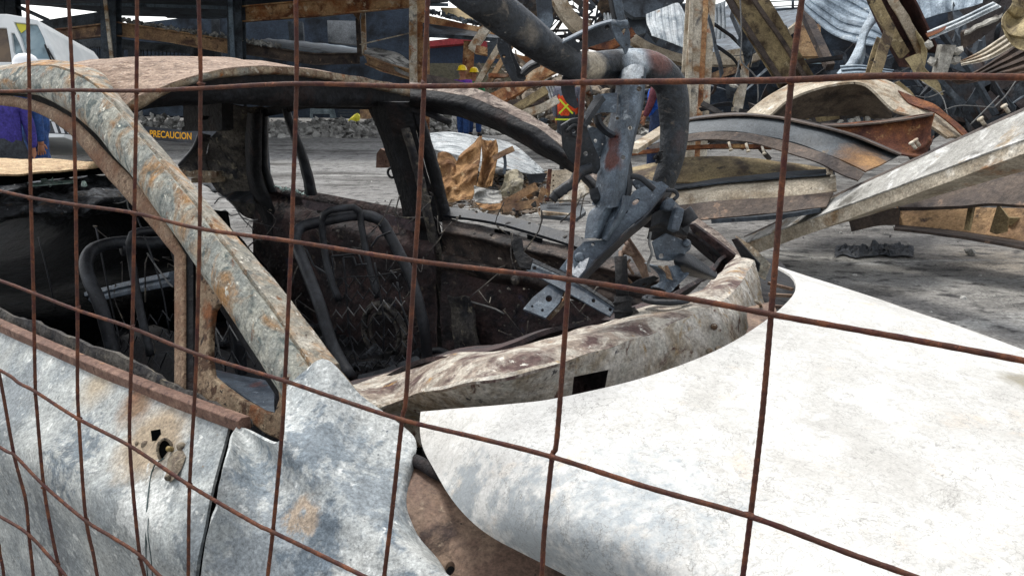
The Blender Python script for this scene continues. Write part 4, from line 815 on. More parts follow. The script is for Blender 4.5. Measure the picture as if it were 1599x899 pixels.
pl('roof', [(-200, -120), (700, -120), (700, 4), (470, 22), (330, 30), (262, 29), (258, 27), (185, 25), (150, 19), (80, 11), (27, 7), (-10, 9), (-200, 16)], [(0, -120, 15), (700, -120, 15), (200, 20, 27)], .15, mSteelDark, bl)
for x0, y0, x1, y1 in [(-20, -4, 700, 8), (30, 3, 470, 16)]: beam('purlin', [(x0, y0, 25), (x1, y1, 25)], B_PROF(.10, .1), mDeck, bl)
pl('back_wall', [(70, 40), (200, 38), (340, 22), (660, 4), (668, 190), (600, 188), (480, 190), (330, 180), (60, 178)], [(70, 40, 31), (660, 4, 31), (400, 190, 31)], .2, mWallDark, bl)
pl('eave_fascia', [(62, 33), (165, 17), (165, 36), (71, 48)], [(62, 33, 23), (165, 17, 22), (165, 36, 22)], .1, mSteelDark, bl)
def bm2(name, T, Bt, d, m, thick=.12, lab=None, flange=True):
    """a plate-web beam from its top and bottom edge, with flanges"""
    f = lambda x, y, k=0: D(x, y, d + (x - T[0][0]) * 0)
    mb = MB(); r = loft([[D(x, y, dd) for (x, y), dd in zip(T, d)], [D(x, y, dd) for (x, y), dd in zip(Bt, d)]], 24, 5, bump=.02, bs=1); mb.surf(r, .03)
    if flange:
        for E in (T, Bt):
            mb.sweep(poly([D(x, y, dd - .04) for (x, y), dd in zip(E, d)], 24), B_PROF(.035, .26), (0, 0, 1))
    o = mb.build(name, m, bl)
    if lab: o['label'] = lab
    return o
bm2('girder', [(71, 49), (165, 38)], [(80, 65), (165, 56)], [22.5, 21.6], mSteelTan)
bm2('girder', [(180, 35), (260, 47), (360, 63)], [(182, 56), (260, 65), (360, 84)], [21.6, 22, 22.4], mSteelTan, lab='tan scorched girder sloping down to the right')
bm2('girder', [(378, 68), (430, 76), (492, 84)], [(378, 84), (430, 92), (492, 101)], [22.4, 22.7, 23], mSteelBr)
bm2('girder', [(492, 84), (562, 84)], [(492, 101), (562, 99)], [23, 23.2], mSteelBr)
bm2('girder', [(366, 12), (500, 0), (642, -14)], [(366, 35), (500, 25), (642, 11)], [22.3, 22, 21.6], mSteelOr, lab='upper orange brown girder')
for x0, x1, d, m in [(162, 186, 21.4, mSteelDark), (356, 383, 22.1, mSteelDark), (-5, 9, 24, mSteelDark)]:
    beam('column', [((x0 + x1) / 2 - 2, -60, d), ((x0 + x1) / 2 + 3, 215, d)], I_PROF(.34, .42, .04), m, bl, up=TOCAM)
beam('column', [(15, -40, 24), (21, 27, 24)], I_PROF(.3, .36, .04), mSteelDark, bl, up=TOCAM)
beam('column_flange', [(163, -10, 21.1), (175, 95, 21.1)], B_PROF(.05, .09), mSteelPale, bl, up=TOCAM)
beam('column_flange', [(359, -10, 21.8), (364, 100, 21.8)], B_PROF(.05, .12), mDeck, bl, up=TOCAM)
beam('prop', [(567, 16, 23), (569, 86, 23)], B_PROF(.1, .13), mSteelPale, bl, up=TOCAM)
beam('prop', [(559, 30, 23.2), (562, 88, 23.2)], B_PROF(.1, .14), mSteelBr, bl, up=TOCAM)
beam('column', [(655, -60, 20.5), (655, 215, 20.5)], I_PROF(.4, .5, .05), mSteelOr, bl, up=TOCAM, label='orange rusted column at the near corner')
beam('column_flange', [(645, -10, 20.1), (646, 215, 20.1)], B_PROF(.06, .2), mSteelPale, bl, up=TOCAM)
pl('brace', [(548, 18), (563, 18), (560, 33)], [(548, 18, 23), (563, 18, 23), (560, 33, 23)], .04, mSteelTan, bl)
beam('tie_rod', [(27, 10, 24), (75, 32, 23)], B_PROF(.09, .09), mSteelDark, bl)
beam('tie_rod', [(562, 70, 22.8), (640, 52, 22)], B_PROF(.03, .03), mSteelPale, bl)
# deck with debris, sagging slab
mb = MB(); mb.surf(loft([[D(x, y, d) for x, y, d in [(420, 60, 27), (500, 68, 27), (560, 75, 27)]], [D(x, y, d) for x, y, d in [(375, 68, 22.5), (430, 76, 22.8), (560, 84, 23.2)]]], 20, 6, bump=.05, bs=2), .06); mb.build('deck', mDeck, bl)
mb = MB(); mb.surf(loft([[D(x, y, d) for x, y, d in [(571, 72, 24), (610, 82, 23.5), (655, 104, 23)]], [D(x, y, d) for x, y, d in [(571, 84, 22.5), (610, 100, 22.3), (655, 118, 22)]]], 24, 8, bump=.12, bs=1.5), .1); mb.build('sagging_slab', mStone, bl)
bm2('girder', [(571, 86), (600, 98), (650, 112)], [(573, 100), (600, 112), (650, 126)], [22.4, 22.3, 22.2], mSteelTan)
mb = MB()
for i in range(130):
    s = rnd(); x = 186 + (360 - 186) * s; y = 33 + (62 - 33) * s; mb.rock(D(x, y + uni(-4, 1), uni(21.8, 22.6)), uni(.04, .14), .5)
for i in range(40):
    s = rnd(); mb.rock(D(378 + 60 * s, 63 + 9 * s, 22.3), uni(.06, .15), .6)
tag(mb.build('deck_debris', mStone, bl), kind='stuff')
# inner walls, openings, panels
pl('wall_panel', [(330, 30), (342, 30), (342, 62), (330, 60)], [(330, 30, 29), (342, 30, 29), (330, 60, 29)], .05, mWallGrey, bl)
pl('block_wall', [(511, 32), (556, 33), (558, 70), (512, 66)], [(511, 32, 28), (556, 33, 28), (512, 66, 28)], .15, mat('pale_block_wall', rgb('72767a'), [(rgb('8b8f92'), 1.2, .5, .1), (rgb('565b60'), 2, .58, .06)], bump=.4, bscale=14), bl, label='pale block wall panel inside the upper floor')
pl('inner_pier', [(449, 33), (472, 34), (474, 65), (452, 62)], [(449, 33, 28), (472, 34, 28), (452, 62, 28)], .2, mWallGrey, bl)
pl('inner_wall', [(105, 60), (345, 72), (345, 100), (105, 98)], [(105, 60, 27), (345, 72, 27), (105, 98, 27)], .15, mWallGrey, bl, holes=[[(134, 74), (168, 74), (168, 96), (134, 96)], [(190, 76), (199, 76), (200, 93), (190, 93)], [(219, 78), (297, 82), (297, 99), (219, 97)]])
for i in range(9): beam('window_bar', [(137 + i * 3.6, 73, 26.7), (138 + i * 3.6, 97, 26.7)], B_PROF(.03, .03), mSteelDark, bl, up=TOCAM)
for i in range(12): beam('window_bar', [(224 + i * 6, 77, 26.7), (224 + i * 6, 99, 26.7)], B_PROF(.03, .03), mSteelDark, bl, up=TOCAM)
beam('lintel', [(190, 66, 25.5), (300, 80, 25.5)], B_PROF(.2, .2), mWallGrey, bl)
beam('pipe', [(102, 62, 22.4), (108, 98, 22.4)], B_PROF(.2, .14), mSteelPale, bl, up=TOCAM)
mLow = mat('low_wall_paint', rgb('6c7a80'), [(rgb('869297'), 1, .5, .1), (rgb('49555b'), 1.5, .57, .08)], bump=.3, bscale=10)
pl('ground_wall', [(200, 150), (660, 150), (660, 187), (330, 183), (200, 180)], [(200, 150, 30.5), (660, 150, 30.5), (200, 180, 30.5)], .2, mWallDark, bl)
pl('loading_door', [(484, 164), (520, 164), (526, 188), (484, 187)], [(484, 164, 30), (520, 164, 30), (484, 187, 30)], .06, mLow, bl, holes=[[(488, 178), (515, 178), (515, 185), (488, 185)]])
for i in range(5): beam('shutter_slat', [(528, 167 + i * 4.4, 29.8), (562, 167 + i * 4.4, 29.8)], B_PROF(.06, .05), mSteelDark, bl)
pl('ground_pier', [(561, 164), (577, 165), (579, 186), (563, 186)], [(561, 164, 29.5), (577, 165, 29.5), (563, 186, 29.5)], .3, mSteelTan, bl)
# far corrugated boundary fence seen through the rear window
mb = MB(); rws = [[], []]
for i in range(120):
    x = 195 + 150 * i / 119; dz = .12 * (1 if i % 6 < 3 else 0); rws[0].append(D(x, 158, 33 + dz)); rws[1].append(D(x, 182, 33 + dz))
mb.surf(rws, .02, smooth=False); tag(mb.build('sheet_wall', mat('grey_green_sheet', rgb('76837f'), [(rgb('8d9995'), 1, .5, .1), (rgb('55605d'), 2, .6, .06)], bump=.2, bscale=10), base=D(270, 182, 33)), 'grey green corrugated sheet wall beyond the rear window', 'wall')
# yellow helmet-like thing on the ground by the building
p = Zp(556, 192, 0); mb = MB(); mb.rock(p + Vector((0, 0, .15)), .22); tag(mb.build('bucket', mat('yellow_plastic', rgb('d8cf3a'), [(rgb('a89a30'), 6, .6, .05)], bump=0, rough=.5), base=p), 'bright yellow bucket dropped in front of the burnt building', 'bucket')
# ================================================================ RED ROOFED BUILDING
rb = thing('red_trimmed_building', 'low dark blue building with red roof trim behind the workers', 'building', Zp(725, 160, 0))
mRed = mat('red_trim', rgb('8e2f33'), [(rgb('6d2528'), 1, .55, .1), (rgb('a34a4a'), 3, .62, .05)], bump=.1, bscale=10)
pl('wall', [(660, 70), (725, 66), (790, 76), (790, 100), (660, 100)], [(660, 70, 38), (725, 66, 38), (660, 100, 38)], .3, mat('navy_wall', rgb('232f40'), [(rgb('2f3d50'), .6, .55, .1)], bump=.1, bscale=6), rb)
pl('plinth', [(660, 99), (800, 99), (800, 165), (660, 165)], [(660, 99, 37.6), (790, 99, 37.6), (660, 125, 37.6)], .3, mat('ochre_wall', rgb('54503f'), [(rgb('6a6350'), .6, .5, .1), (rgb('2f3033'), .8, .6, .1)], bump=.1, bscale=6), rb)
pl('roof_trim', [(660, 65), (724, 58), (735, 59), (790, 72), (790, 80), (726, 68), (660, 74)], [(660, 65, 37.5), (724, 58, 37.5), (660, 74, 37.5)], .3, mRed, rb)
# ================================================================ VAN
mVan = mat('white_van_paint', rgb('dfe2e2'), [(rgb('c8cdce'), 1.5, .55, .1)], bump=0, rough=.35)
mGlass = mat('van_glass', rgb('6f8792'), [(rgb('93a6ad'), 1.2, .52, .1), (rgb('4a5b63'), 2, .6, .08)], bump=0, rough=.12)
mGlassY = mat('yellow_sticker', rgb('c9c23f'), bump=0, rough=.5)
mBlackP = mat('black_rubber', rgb('17181a'), bump=0, rough=.7)
van = thing('van', 'white van with a sloping windscreen parked at the left edge', 'van', Zp(30, 240, 0))
VD = 12.5
def vp(x, y, o=0): return D(x, y, VD + o)
def vpl(name, O, m, off=0, th=.06, holes=(), tilt=0, par=None):
    mb = MB(); plate(mb, O, lambda x, y: D(x, y, VD + off + (x - 30) * tilt), th, holes); return mb.build(name, m, par or van, bevel=.012 if th > .05 else 0)
body = vpl('body', [(-220, 26), (-60, 22), (10, 22), (40, 27), (58, 31), (66, 42), (80, 72), (94, 104), (96, 128), (100, 215), (-220, 215)], mVan, 0, 1.7, holes=[[(-60, 44), (10, 44), (13, 62), (18, 97), (-60, 97)], [(17, 52), (22, 52), (30, 68), (39, 92), (37, 97), (31, 93), (21, 82)], [(21, 35), (58, 39), (68, 60), (78, 92), (42, 92), (32, 60)]])
vpl('side_window', [(-60, 44), (10, 44), (13, 62), (18, 97), (-60, 97)], mat('brown_tinted_glass', rgb('4b4038'), [(rgb('6b5a48'), 2, .5, .1)], bump=0, rough=.2), .05, .02)
vpl('quarter_window', [(17, 52), (22, 52), (30, 68), (39, 92), (37, 97), (31, 93), (21, 82)], mGlass, .05, .02)
wsx = vpl('windscreen', [(21, 35), (58, 39), (68, 60), (78, 92), (42, 92), (32, 60)], mGlass, .05, .02)
vpl('sticker', [(25, 37), (42, 39), (41, 46), (33, 52), (29, 46)], mGlassY, .035, .008, par=wsx)
for pts in ([(70, 70), (82, 100)], [(74, 76), (89, 102)]): beam('wiper', [(x, y, VD - .03) for x, y in pts], B_PROF(.02, .02), mBlackP, van)
pl('door_mirror', [(17, 99), (30, 98), (31, 105), (19, 106)], flat([(17, 99)], VD - .2), .12, mBlackP, van)
for x in (-130, 30):
    mb = MB(); c = D(x, 222, VD + .1); mb.tube([c, c + Vector((0, .25, 0))], .33, n=24); w = mb.build('wheel', mBlackP, van)
# ================================================================ CAUTION TAPE
mTape = mat('black_tape', rgb('22262c'), [(rgb('343a42'), 3, .55, .1)], bump=.1, bscale=20, rough=.45)
TD = 9.0
tp = thing('caution_tape', 'black caution tape with yellow capitals and white slashes behind the car', 'tape', Zp(200, 300, 0))
tc_ = [(-40, 190), (75, 199), (165, 204), (240, 209), (315, 214), (420, 222)]
def tapep(x, dy=0):
    k = 0
    while k < len(tc_) - 2 and x > tc_[k + 1][0]: k += 1
    t = (x - tc_[k][0]) / (tc_[k + 1][0] - tc_[k][0]); return tc_[k][1] + (tc_[k + 1][1] - tc_[k][1]) * t + dy
mb = MB(); rws = []
for dy in (-10, -5, 0, 5, 10):
    rws.append([D(x, tapep(x, dy) + .8 * math.sin(x * .05), TD + .04 * math.sin(x * .03 + dy * .05)) for x in range(-40, 420, 8)])
mb.surf(rws, .003); mb.build('tape', mTape, tp)
mWt = mat('white_print', rgb('c9ccce'), bump=0); mYt = mat('yellow_print', rgb('e0a21f'), bump=0)
for x in (86, 96, 106, 122, 134, 146, 158):
    mb = MB(); a = [(x, 8), (x + 5, 8), (x - 1, -9), (x - 6, -9)] if x < 120 else [(x, 8), (x + 4, 8), (x + 1 if x % 4 else x + 9, -9), (x - 4 if x % 4 else x + 5, -9)]
    P = [D(px, tapep(px, dy), TD - .06) for px, dy in a]; mb.add(P + [p + Vector((0, .004, 0)) for p in P], [(0, 1, 2, 3), (7, 6, 5, 4), (0, 4, 5, 1), (1, 5, 6, 2), (2, 6, 7, 3), (3, 7, 4, 0)]); mb.build('slash', mWt, tp)
# lettering
cu = bpy.data.curves.new('lettering', 'FONT'); cu.body = 'PRECAUCION'; cu.size = 1; cu.extrude = .01; cu.offset = .018; cu.align_x = 'CENTER'; cu.align_y = 'CENTER'
to = bpy.data.objects.new('lettering', cu); COL.objects.link(to); bpy.context.view_layer.update()
me = bpy.data.meshes.new_from_object(to.evaluated_get(bpy.context.evaluated_depsgraph_get())); bpy.data.objects.remove(to)
xs_ = [v.co.x for v in me.vertices]; ys_ = [v.co.y for v in me.vertices]; x0, x1, y0, y1 = min(xs_), max(xs_), min(ys_), max(ys_)
off = wloc(tp)
for v in me.vertices:
    px = 234 + (299 - 234) * (v.co.x - x0) / (x1 - x0); py = tapep(px) + 5.4 - 10.8 * (v.co.y - y0) / (y1 - y0)
    v.co = D(px, py, TD - .06 - v.co.z * .2) - off
me.materials.clear(); newobj('lettering', me, mYt, tp)
# stakes holding the tape
for x in (-30, 415):
    a = D(x, tapep(x, -14), TD + .05); mb = MB(); mb.tube([Vector((a.x, a.y, 0)), a], .02, n=8); mb.build('stake', mSteelDark, tp)
# ================================================================ PEOPLE
mSkin = mat('skin', rgb('9c6b50'), bump=0, rough=.6)
def skinmesh(name, verts, edges, rad, m, parent, lvl=1):
    me = bpy.data.meshes.new(name); off = wloc(parent); me.from_pydata([Vector(v) - off for v in verts], edges, []); o = newobj(name, me, m, parent)
    md = o.modifiers.new('skin', 'SKIN'); md.use_smooth_shade = True
    for i, r in enumerate(rad):
        sv = me.skin_vertices[0].data[i]; sv.radius = (r if isinstance(r, tuple) else (r, r)); sv.use_root = (i == 0)
    s = o.modifiers.new('sub', 'SUBSURF'); s.levels = lvl; s.render_levels = lvl
    return o
def person(label, p, ang, h, shirt, trousers, helmet, vest=None, arms=((.05, .1), (.05, .1)), group=None, stride=.06, vis=None, bend=0.0, band=None):
    """p: point between the feet; ang: facing; arms: (forward, elbow bend) for left and right"""
    t = thing('person', label, 'person', p, group); k = h / 1.75; R = Matrix.Rotation(ang, 3, 'Z')
    def L(x, y, z):                                     # x right, y forward, z up, with a bend of the trunk
        if z > .95: y += (z - .95) * bend; z -= (z - .95) * bend * .3
        return Vector(p) + R @ Vector((x * k, y * k, z * k))
    V = [L(0, 0, .95), L(0, .0, 1.12), L(0, .01, 1.30), L(0, 0, 1.43), L(0, .01, 1.50), L(0, .02, 1.58), L(0, .03, 1.66), L(0, .02, 1.72)]
    Rd = [(.15 * k, .11 * k), (.14 * k, .10 * k), (.16 * k, .11 * k), (.11 * k, .09 * k), (.055 * k, .055 * k), (.075 * k, .085 * k), (.08 * k, .095 * k), (.05 * k, .06 * k)]
    E = [(0, 1), (1, 2), (2, 3), (3, 4), (4, 5), (5, 6), (6, 7)]
    legs = []; arms_ = []
    for s, st in ((-1, stride), (1, -stride)):
        n = len(V); V += [L(.09 * s, 0, .86), L(.10 * s, st * .5 + .02, .48), L(.10 * s, st, .09), L(.11 * s, st + .13, .03)]
        Rd += [(.085 * k,) * 2, (.06 * k,) * 2, (.042 * k,) * 2, (.035 * k,) * 2]; E += [(0, n), (n, n + 1), (n + 1, n + 2), (n + 2, n + 3)]; legs.append(n)
    for s, (fw_, eb) in ((-1, arms[0]), (1, arms[1])):
        n = len(V); sh = L(.19 * s, 0, 1.40); el = L(.24 * s, fw_ * .6, 1.13); wr = L(.24 * s - .05 * s * eb, fw_ + eb * .24, 1.13 - .25 * (1 - eb * .8))
        dr = (wr - el).normalized(); pm = wr + dr * .06 * k
        V += [sh, el, wr, pm]; Rd += [(.055 * k,) * 2, (.04 * k,) * 2, (.027 * k,) * 2, (.038 * k, .02 * k)]; E += [(3, n), (n, n + 1), (n + 1, n + 2), (n + 2, n + 3)]
        side = R @ Vector((0, 1, 0)); side = (side - dr * side.dot(dr)).normalized()
        for q in range(4):
            m0 = len(V); a = pm + side * (.022 * (q - 1.5)) * k + dr * .03 * k; b_ = a + dr * (.045 - .006 * abs(q - 1)) * k - (R @ Vector((s * .01, 0, 0)))
            V += [a, b_]; Rd += [(.010 * k,) * 2, (.008 * k,) * 2]; E += [(n + 3, m0), (m0, m0 + 1)]
        m0 = len(V); V += [wr + dr * .03 * k + side * .04 * k, wr + dr * .07 * k + side * .055 * k]; Rd += [(.012 * k,) * 2, (.009 * k,) * 2]; E += [(n + 2, m0), (m0, m0 + 1)]
        arms_.append(n)
    skinmesh('body', V, E, [(a * .45, b_ * .45) if i in (0, 1) else (a * .72, b_ * .72) if i in (2, 3) or i in [n_ + q_ for n_ in legs for q_ in (0, 1, 2, 3)] + [n_ + q_ for n_ in arms_ for q_ in (0, 1)] else (a, b_) for i, (a, b_) in enumerate(Rd)], mSkin, t)
    # face
    mb = MB(); 
    mb.add([L(0, .115, 1.585), L(-.014, .098, 1.585), L(.014, .098, 1.585), L(0, .10, 1.635)], [(0, 1, 3), (2, 0, 3), (1, 0, 2), (1, 2, 3)]); mb.build('nose', mSkin, t)
    for s in (-1, 1):
        mb = MB(); c = L(.03 * s, .098, 1.628); mb.tube([c, c + R @ Vector((0, .006, 0))], .009 * k, n=8); mb.build('eye', mBlackP, t)
        mb = MB(); mb.box(L(.085 * s, .01, 1.61), (.02 * k, .035 * k, .06 * k), R); mb.build('ear', mSkin, t, )
    mb = MB(); mb.box(L(0, .1, 1.555), (.045 * k, .008, .008), R); mb.build('mouth', mat('lip', rgb('6d3a33'), bump=0), t)
    # clothes
    g = .016 * k
    V2 = [V[0] + Vector((0, 0, -.07)), V[1], V[2], V[3]]; R2 = [(.19 * k, .15 * k), (.185 * k, .14 * k), (.20 * k, .145 * k), (.13 * k, .115 * k)]; E2 = [(0, 1), (1, 2), (2, 3)]
    for n in arms_:
        m0 = len(V2); V2 += [V[n], V[n + 1], V[n + 2]]; R2 += [(.08 * k,) * 2, (.065 * k,) * 2, (.052 * k,) * 2]; E2 += [(3, m0), (m0, m0 + 1), (m0 + 1, m0 + 2)]
    skinmesh('shirt', V2, E2, R2, shirt, t)
    V3 = [V[0] + Vector((0, 0, .04)), V[1] + Vector((0, 0, .02))]; R3_ = [(.175 * k, .135 * k), (.16 * k, .125 * k)]; E3 = [(0, 1)]
    for n in legs:
        m0 = len(V3); V3 += [V[n], V[n + 1], V[n + 2]]; R3_ += [(.12 * k,) * 2, (.095 * k,) * 2, (.08 * k,) * 2]; E3 += [(0, m0), (m0, m0 + 1), (m0 + 1, m0 + 2)]
    skinmesh('trousers', V3, E3, R3_, trousers, t)
    for n in legs:
        mb = MB(); a, b_ = V[n + 2], V[n + 3]; mb.sweep([a + Vector((0, 0, -.03)), b_ + Vector((0, 0, .012))], B_PROF(.09 * k, .10 * k), (0, 0, 1)); mb.build('boot', mBlackP, t, bevel=.02)
    if vest:
        V4 = [V[0] + Vector((0, 0, -.14 * k)), V[1], V[2], V[3] + Vector((0, 0, -.02))]; R4_ = [(.20 * k, .16 * k), (.20 * k, .155 * k), (.215 * k, .16 * k), (.17 * k, .13 * k)]
        skinmesh('vest', V4, [(0, 1), (1, 2), (2, 3)], R4_, vest, t)
        if band:
            for (xa, za, xb, zb) in [(-.12, 1.0, .12, 1.24), (.12, 1.0, -.12, 1.24), (-.19, .90, .19, .90)]:
                mb = MB(); mb.sweep([L(xa, -.165, za), L((xa + xb) / 2, -.175, (za + zb) / 2), L(xb, -.165, zb)], B_PROF(.012, .026), (R @ Vector((0, -1, 0)))); mb.build('vest_band', band, t)
    if helmet:
        mb = MB(); c = L(0, .02, 1.68); 
        prof = [(0, .125), (.05, .118), (.085, .09), (.108, .045), (.115, .0)]; n = 18; Vh = []; 
        for r_, z_ in prof[1:]:
            for q in range(n): a = 2 * math.pi * q / n; Vh.append(c + R @ Vector((math.cos(a) * r_ * k, math.sin(a) * r_ * 1.15 * k, z_ * k)))
        for q in range(n): a = 2 * math.pi * q / n; Vh.append(c + R @ Vector((math.cos(a) * .13 * k, (math.sin(a) * .15 + (.04 if math.sin(a) > .3 else 0)) * k, -.005)))
        top = len(Vh); Vh.append(c + Vector((0, 0, .125 * k))); m = len(prof)
        Fh = [(q, (q + 1) % n, top) for q in range(n)] + [(i * n + q, (i + 1) * n + q, (i + 1) * n + (q + 1) % n, i * n + (q + 1) % n) for i in range(m - 1) for q in range(n)]
        mb.add(Vh, Fh, True); o = mb.build('helmet', helmet, t); sd = o.modifiers.new('s', 'SOLIDIFY'); sd.thickness = .006
    return t
def cloth(n, h, h2=None): return mat(n, rgb(h), [(rgb(h2 or h), 9, .56, .08)], bump=.4, bscale=22, rough=.85)
mYH = mat('yellow_helmet', rgb('e8c61c'), bump=0, rough=.35); mWH = mat('white_helmet', rgb('e6e8ea'), bump=0, rough=.35)
mPurp = cloth('purple_jacket', '423a8c', '332c70'); mJean = cloth('blue_jeans', '2f4f86', '223a66'); mCharc = cloth('charcoal_trousers', '3a3e44', '2b2e33')
mOr = mat('orange_vest', rgb('e2562a'), [(rgb('c9441f'), 6, .6, .08)], bump=.3, bscale=20); mLime = mat('lime_band', rgb('c9d83a'), bump=0)
mNavy = cloth('navy_shirt', '2c3a5a', '22304a'); mMaro = cloth('maroon_shirt', '6e3a44', '592f38'); mGrn = cloth('green_shirt', '3a8a5a', '2f7a4c'); mBlueV = cloth('blue_vest', '2456b4', '1c479a'); mGreyS = cloth('grey_shirt', '6a6c78', '585a66')
def foot(px, d): p = Zp(px, 126 + H / d * F, 0); p.z = 0; return p
person('person in purple jacket, white helmet and charcoal trousers behind the near window', foot(34, 7.4), math.radians(25), 1.50, mPurp, mCharc, mWH, arms=((-.02, .0), (.0, .1)))
person('taller person in blue jeans and white helmet right of the purple jacket', foot(76, 7.8), math.radians(-50), 1.63, mJean, mJean, mWH, arms=((.0, .0), (.0, .0)), stride=.12)
person('worker in yellow helmet and purple shirt, left of the two standing together', foot(724, 19.0), math.radians(160), 1.74, cloth('magenta_shirt', '7a3fa0', '4040a0'), mJean, mYH, arms=((.1, .5), (.1, .5)))
person('worker in yellow helmet and green shirt, right of the two standing together', foot(741, 19.6), math.radians(200), 1.70, mGrn, mJean, mYH, arms=((.1, .5), (.1, .5)))
person('worker in orange vest with lime cross bands on the back', foot(885, 12.2), math.radians(-15), 1.60, mGreyS, mCharc, mat('blue_grey_helmet', rgb('4a5a78'), bump=0, rough=.4), vest=mOr, band=mLime, arms=((.05, .2), (.05, .2)))
person('worker in maroon sleeves and blue vest beyond the bent tube', foot(1024, 11.8), math.radians(60), 1.66, mMaro, mNavy, mWH, vest=mBlueV, arms=((.1, .2), (.2, .5)))
person('worker in yellow helmet among the rubble behind the steering bracket', foot(951, 17.5), math.radians(180), 1.62, mNavy, mCharc, mYH, arms=((.1, .4), (.1, .4)), bend=.2)
person('worker in yellow helmet far back beside the rusty column', foot(1047, 22), math.radians(170), 1.9, mNavy, mCharc, mYH, arms=((.1, .4), (.1, .4)))
# ================================================================ FALLEN STEEL AND SHEETS ON THE RIGHT
def gfoot(px, py): return Zp(px, py, 0)
mWarm = mat('cream_scorched_steel', rgb('968975'), [(rgb('bbb09d'), 2.4, .50, .07, (.6, 1, 1), .8), (rgb('7c6549'), 3, .58, .06), (rgb('9e6a3c'), 2.5, .64, .05), (rgb('ddd6c8'), 6, .64, .05), (rgb('4c4038'), 30, .67, .03)], bump=.6, bscale=30, rough=.75, coarse=.3)
mRustO = mat('bright_orange_rust', rgb('6b4232'), [(rgb('8a5836'), 3, .52, .07), (rgb('452a24'), 4, .55, .06), (rgb('c09a6a'), 6, .64, .04), (rgb('2f2222'), 18, .66, .04)], bump=.6, bscale=40, rough=.85, coarse=.3)
mDarkWeb = mat('charcoal_beam_web', rgb('484d51'), [(rgb('555a5e'), 2.2, .52, .08, (.5, 1, 1)), (rgb('24272a'), 3, .58, .06), (rgb('b9b9b4'), 9, .71, .02, None, 2.5), (rgb('8a7350'), 3, .67, .05)], bump=.4, bscale=40, rough=.6)
mOlive = mat('olive_scorched_steel', rgb('7b6b50'), [(rgb('9a8965'), 2.6, .50, .07), (rgb('453627'), 2.6, .55, .06), (rgb('b5a583'), 8, .65, .04), (rgb('2c2522'), 7, .62, .05)], bump=.5, bscale=30, rough=.75)
mSilver = mat('silvered_beam', rgb('8d8b84'), [(rgb('b5b4af'), 2.6, .50, .08, (.5, 1, 1), .6), (rgb('57544d'), 4, .57, .06), (rgb('e2e2df'), 3.5, .57, .06), (rgb('8f7549'), 3.2, .64, .05), (rgb('3a3833'), 22, .67, .03)], bump=.4, bscale=40, rough=.6)
mZinc = mat('scorched_zinc_sheet', rgb('8c9ba8'), [(rgb('a9b7c2'), 2, .50, .08, (1, 1, 1)), (rgb('66737f'), 3, .56, .06), (rgb('c4ccd0'), 8, .63, .05), (rgb('8a7a64'), 3, .70, .03), (rgb('3f4750'), 26, .66, .04)], bump=.4, bscale=30, rough=.55, coarse=.3)
mZincW = mat('whitened_zinc_sheet', rgb('b4bcc0'), [(rgb('cfd4d6'), 3, .50, .08), (rgb('8a949b'), 4, .57, .06), (rgb('9b7b5c'), 3, .69, .03)], bump=.4, bscale=30, rough=.55)
mZincD = mat('dark_roof_sheet', rgb('47515b'), [(rgb('616c76'), 1.4, .50, .08), (rgb('2b323a'), 2, .56, .07)], bump=.3, bscale=20, rough=.6)
mYelSh = mat('yellow_brown_sheet', rgb('8f8160'), [(rgb('b0a079'), 4, .50, .08), (rgb('5c4f3c'), 5, .57, .06), (rgb('c8b98f'), 12, .65, .04)], bump=.5, bscale=30, rough=.7, coarse=.4)
mConc = mat('broken_concrete', rgb('9b9890'), [(rgb('b9b6ad'), 6, .5, .08), (rgb('6a665f'), 8, .58, .06)], bump=.7, bscale=30, rough=.95)
mMaroB = mat('dark_maroon_scale', rgb('3c2826'), [(rgb('553832'), 3, .52, .08), (rgb('231a1b'), 4, .57, .06), (rgb('8a7050'), 7, .66, .04)], bump=.6, bscale=40, rough=.85)
GS = 'buckled steel beams of the collapsed hall'
def sheet(name, rows, m, waves, amp, lab, cat='sheet', n=60, mm=24, bump=.03, along=True, th=.006, group='torn roofing sheets of the collapsed hall', parent=None):
    """corrugated sheet: rows (two or more curves of (px,py,d)) lofted; ribs run along the lofted direction"""
    r = loft([[D(*p) for p in c] for c in rows], n, mm, bump=bump, bs=2.2)
    for i in range(len(r)):
        for j in range(len(r[0])):
            s = (j / (len(r[0]) - 1)) if along else (i / (len(r) - 1)); ph = (s * waves) % 1
            k = max(-1, min(1, 3 * math.sin(2 * math.pi * ph)))
            r[i][j] = r[i][j] + (CAMP - r[i][j]).normalized() * amp * k
    mb = MB(); mb.surf(r, th, smooth=False); o = mb.build(name, m, parent, base=None if parent else centre([r[0][0], r[-1][-1]]))
    if not parent: tag(o, lab, cat, group)
    return o
# ---- the dark shell of the hall behind
hall = thing('collapsed_hall', 'smoke blackened shell of the collapsed hall at the right', 'building', Zp(1400, 200, 0))
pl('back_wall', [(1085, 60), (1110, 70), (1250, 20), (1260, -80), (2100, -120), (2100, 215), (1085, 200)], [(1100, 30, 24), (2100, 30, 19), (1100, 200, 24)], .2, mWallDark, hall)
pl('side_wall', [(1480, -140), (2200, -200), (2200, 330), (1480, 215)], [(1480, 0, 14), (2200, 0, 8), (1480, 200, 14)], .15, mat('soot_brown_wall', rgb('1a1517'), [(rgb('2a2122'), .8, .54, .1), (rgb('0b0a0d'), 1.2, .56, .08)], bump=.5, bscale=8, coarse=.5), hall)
pl('lower_wall', [(1110, 100), (1330, 100), (1330, 180), (1110, 190)], [(1110, 100, 20), (1330, 100, 19), (1110, 180, 20)], .15, mat('navy_tarpaulin', rgb('1f2833'), [(rgb('303b49'), 1.6, .54, .08), (rgb('11161d'), 2, .57, .06)], bump=.6, bscale=6, coarse=.6), hall)
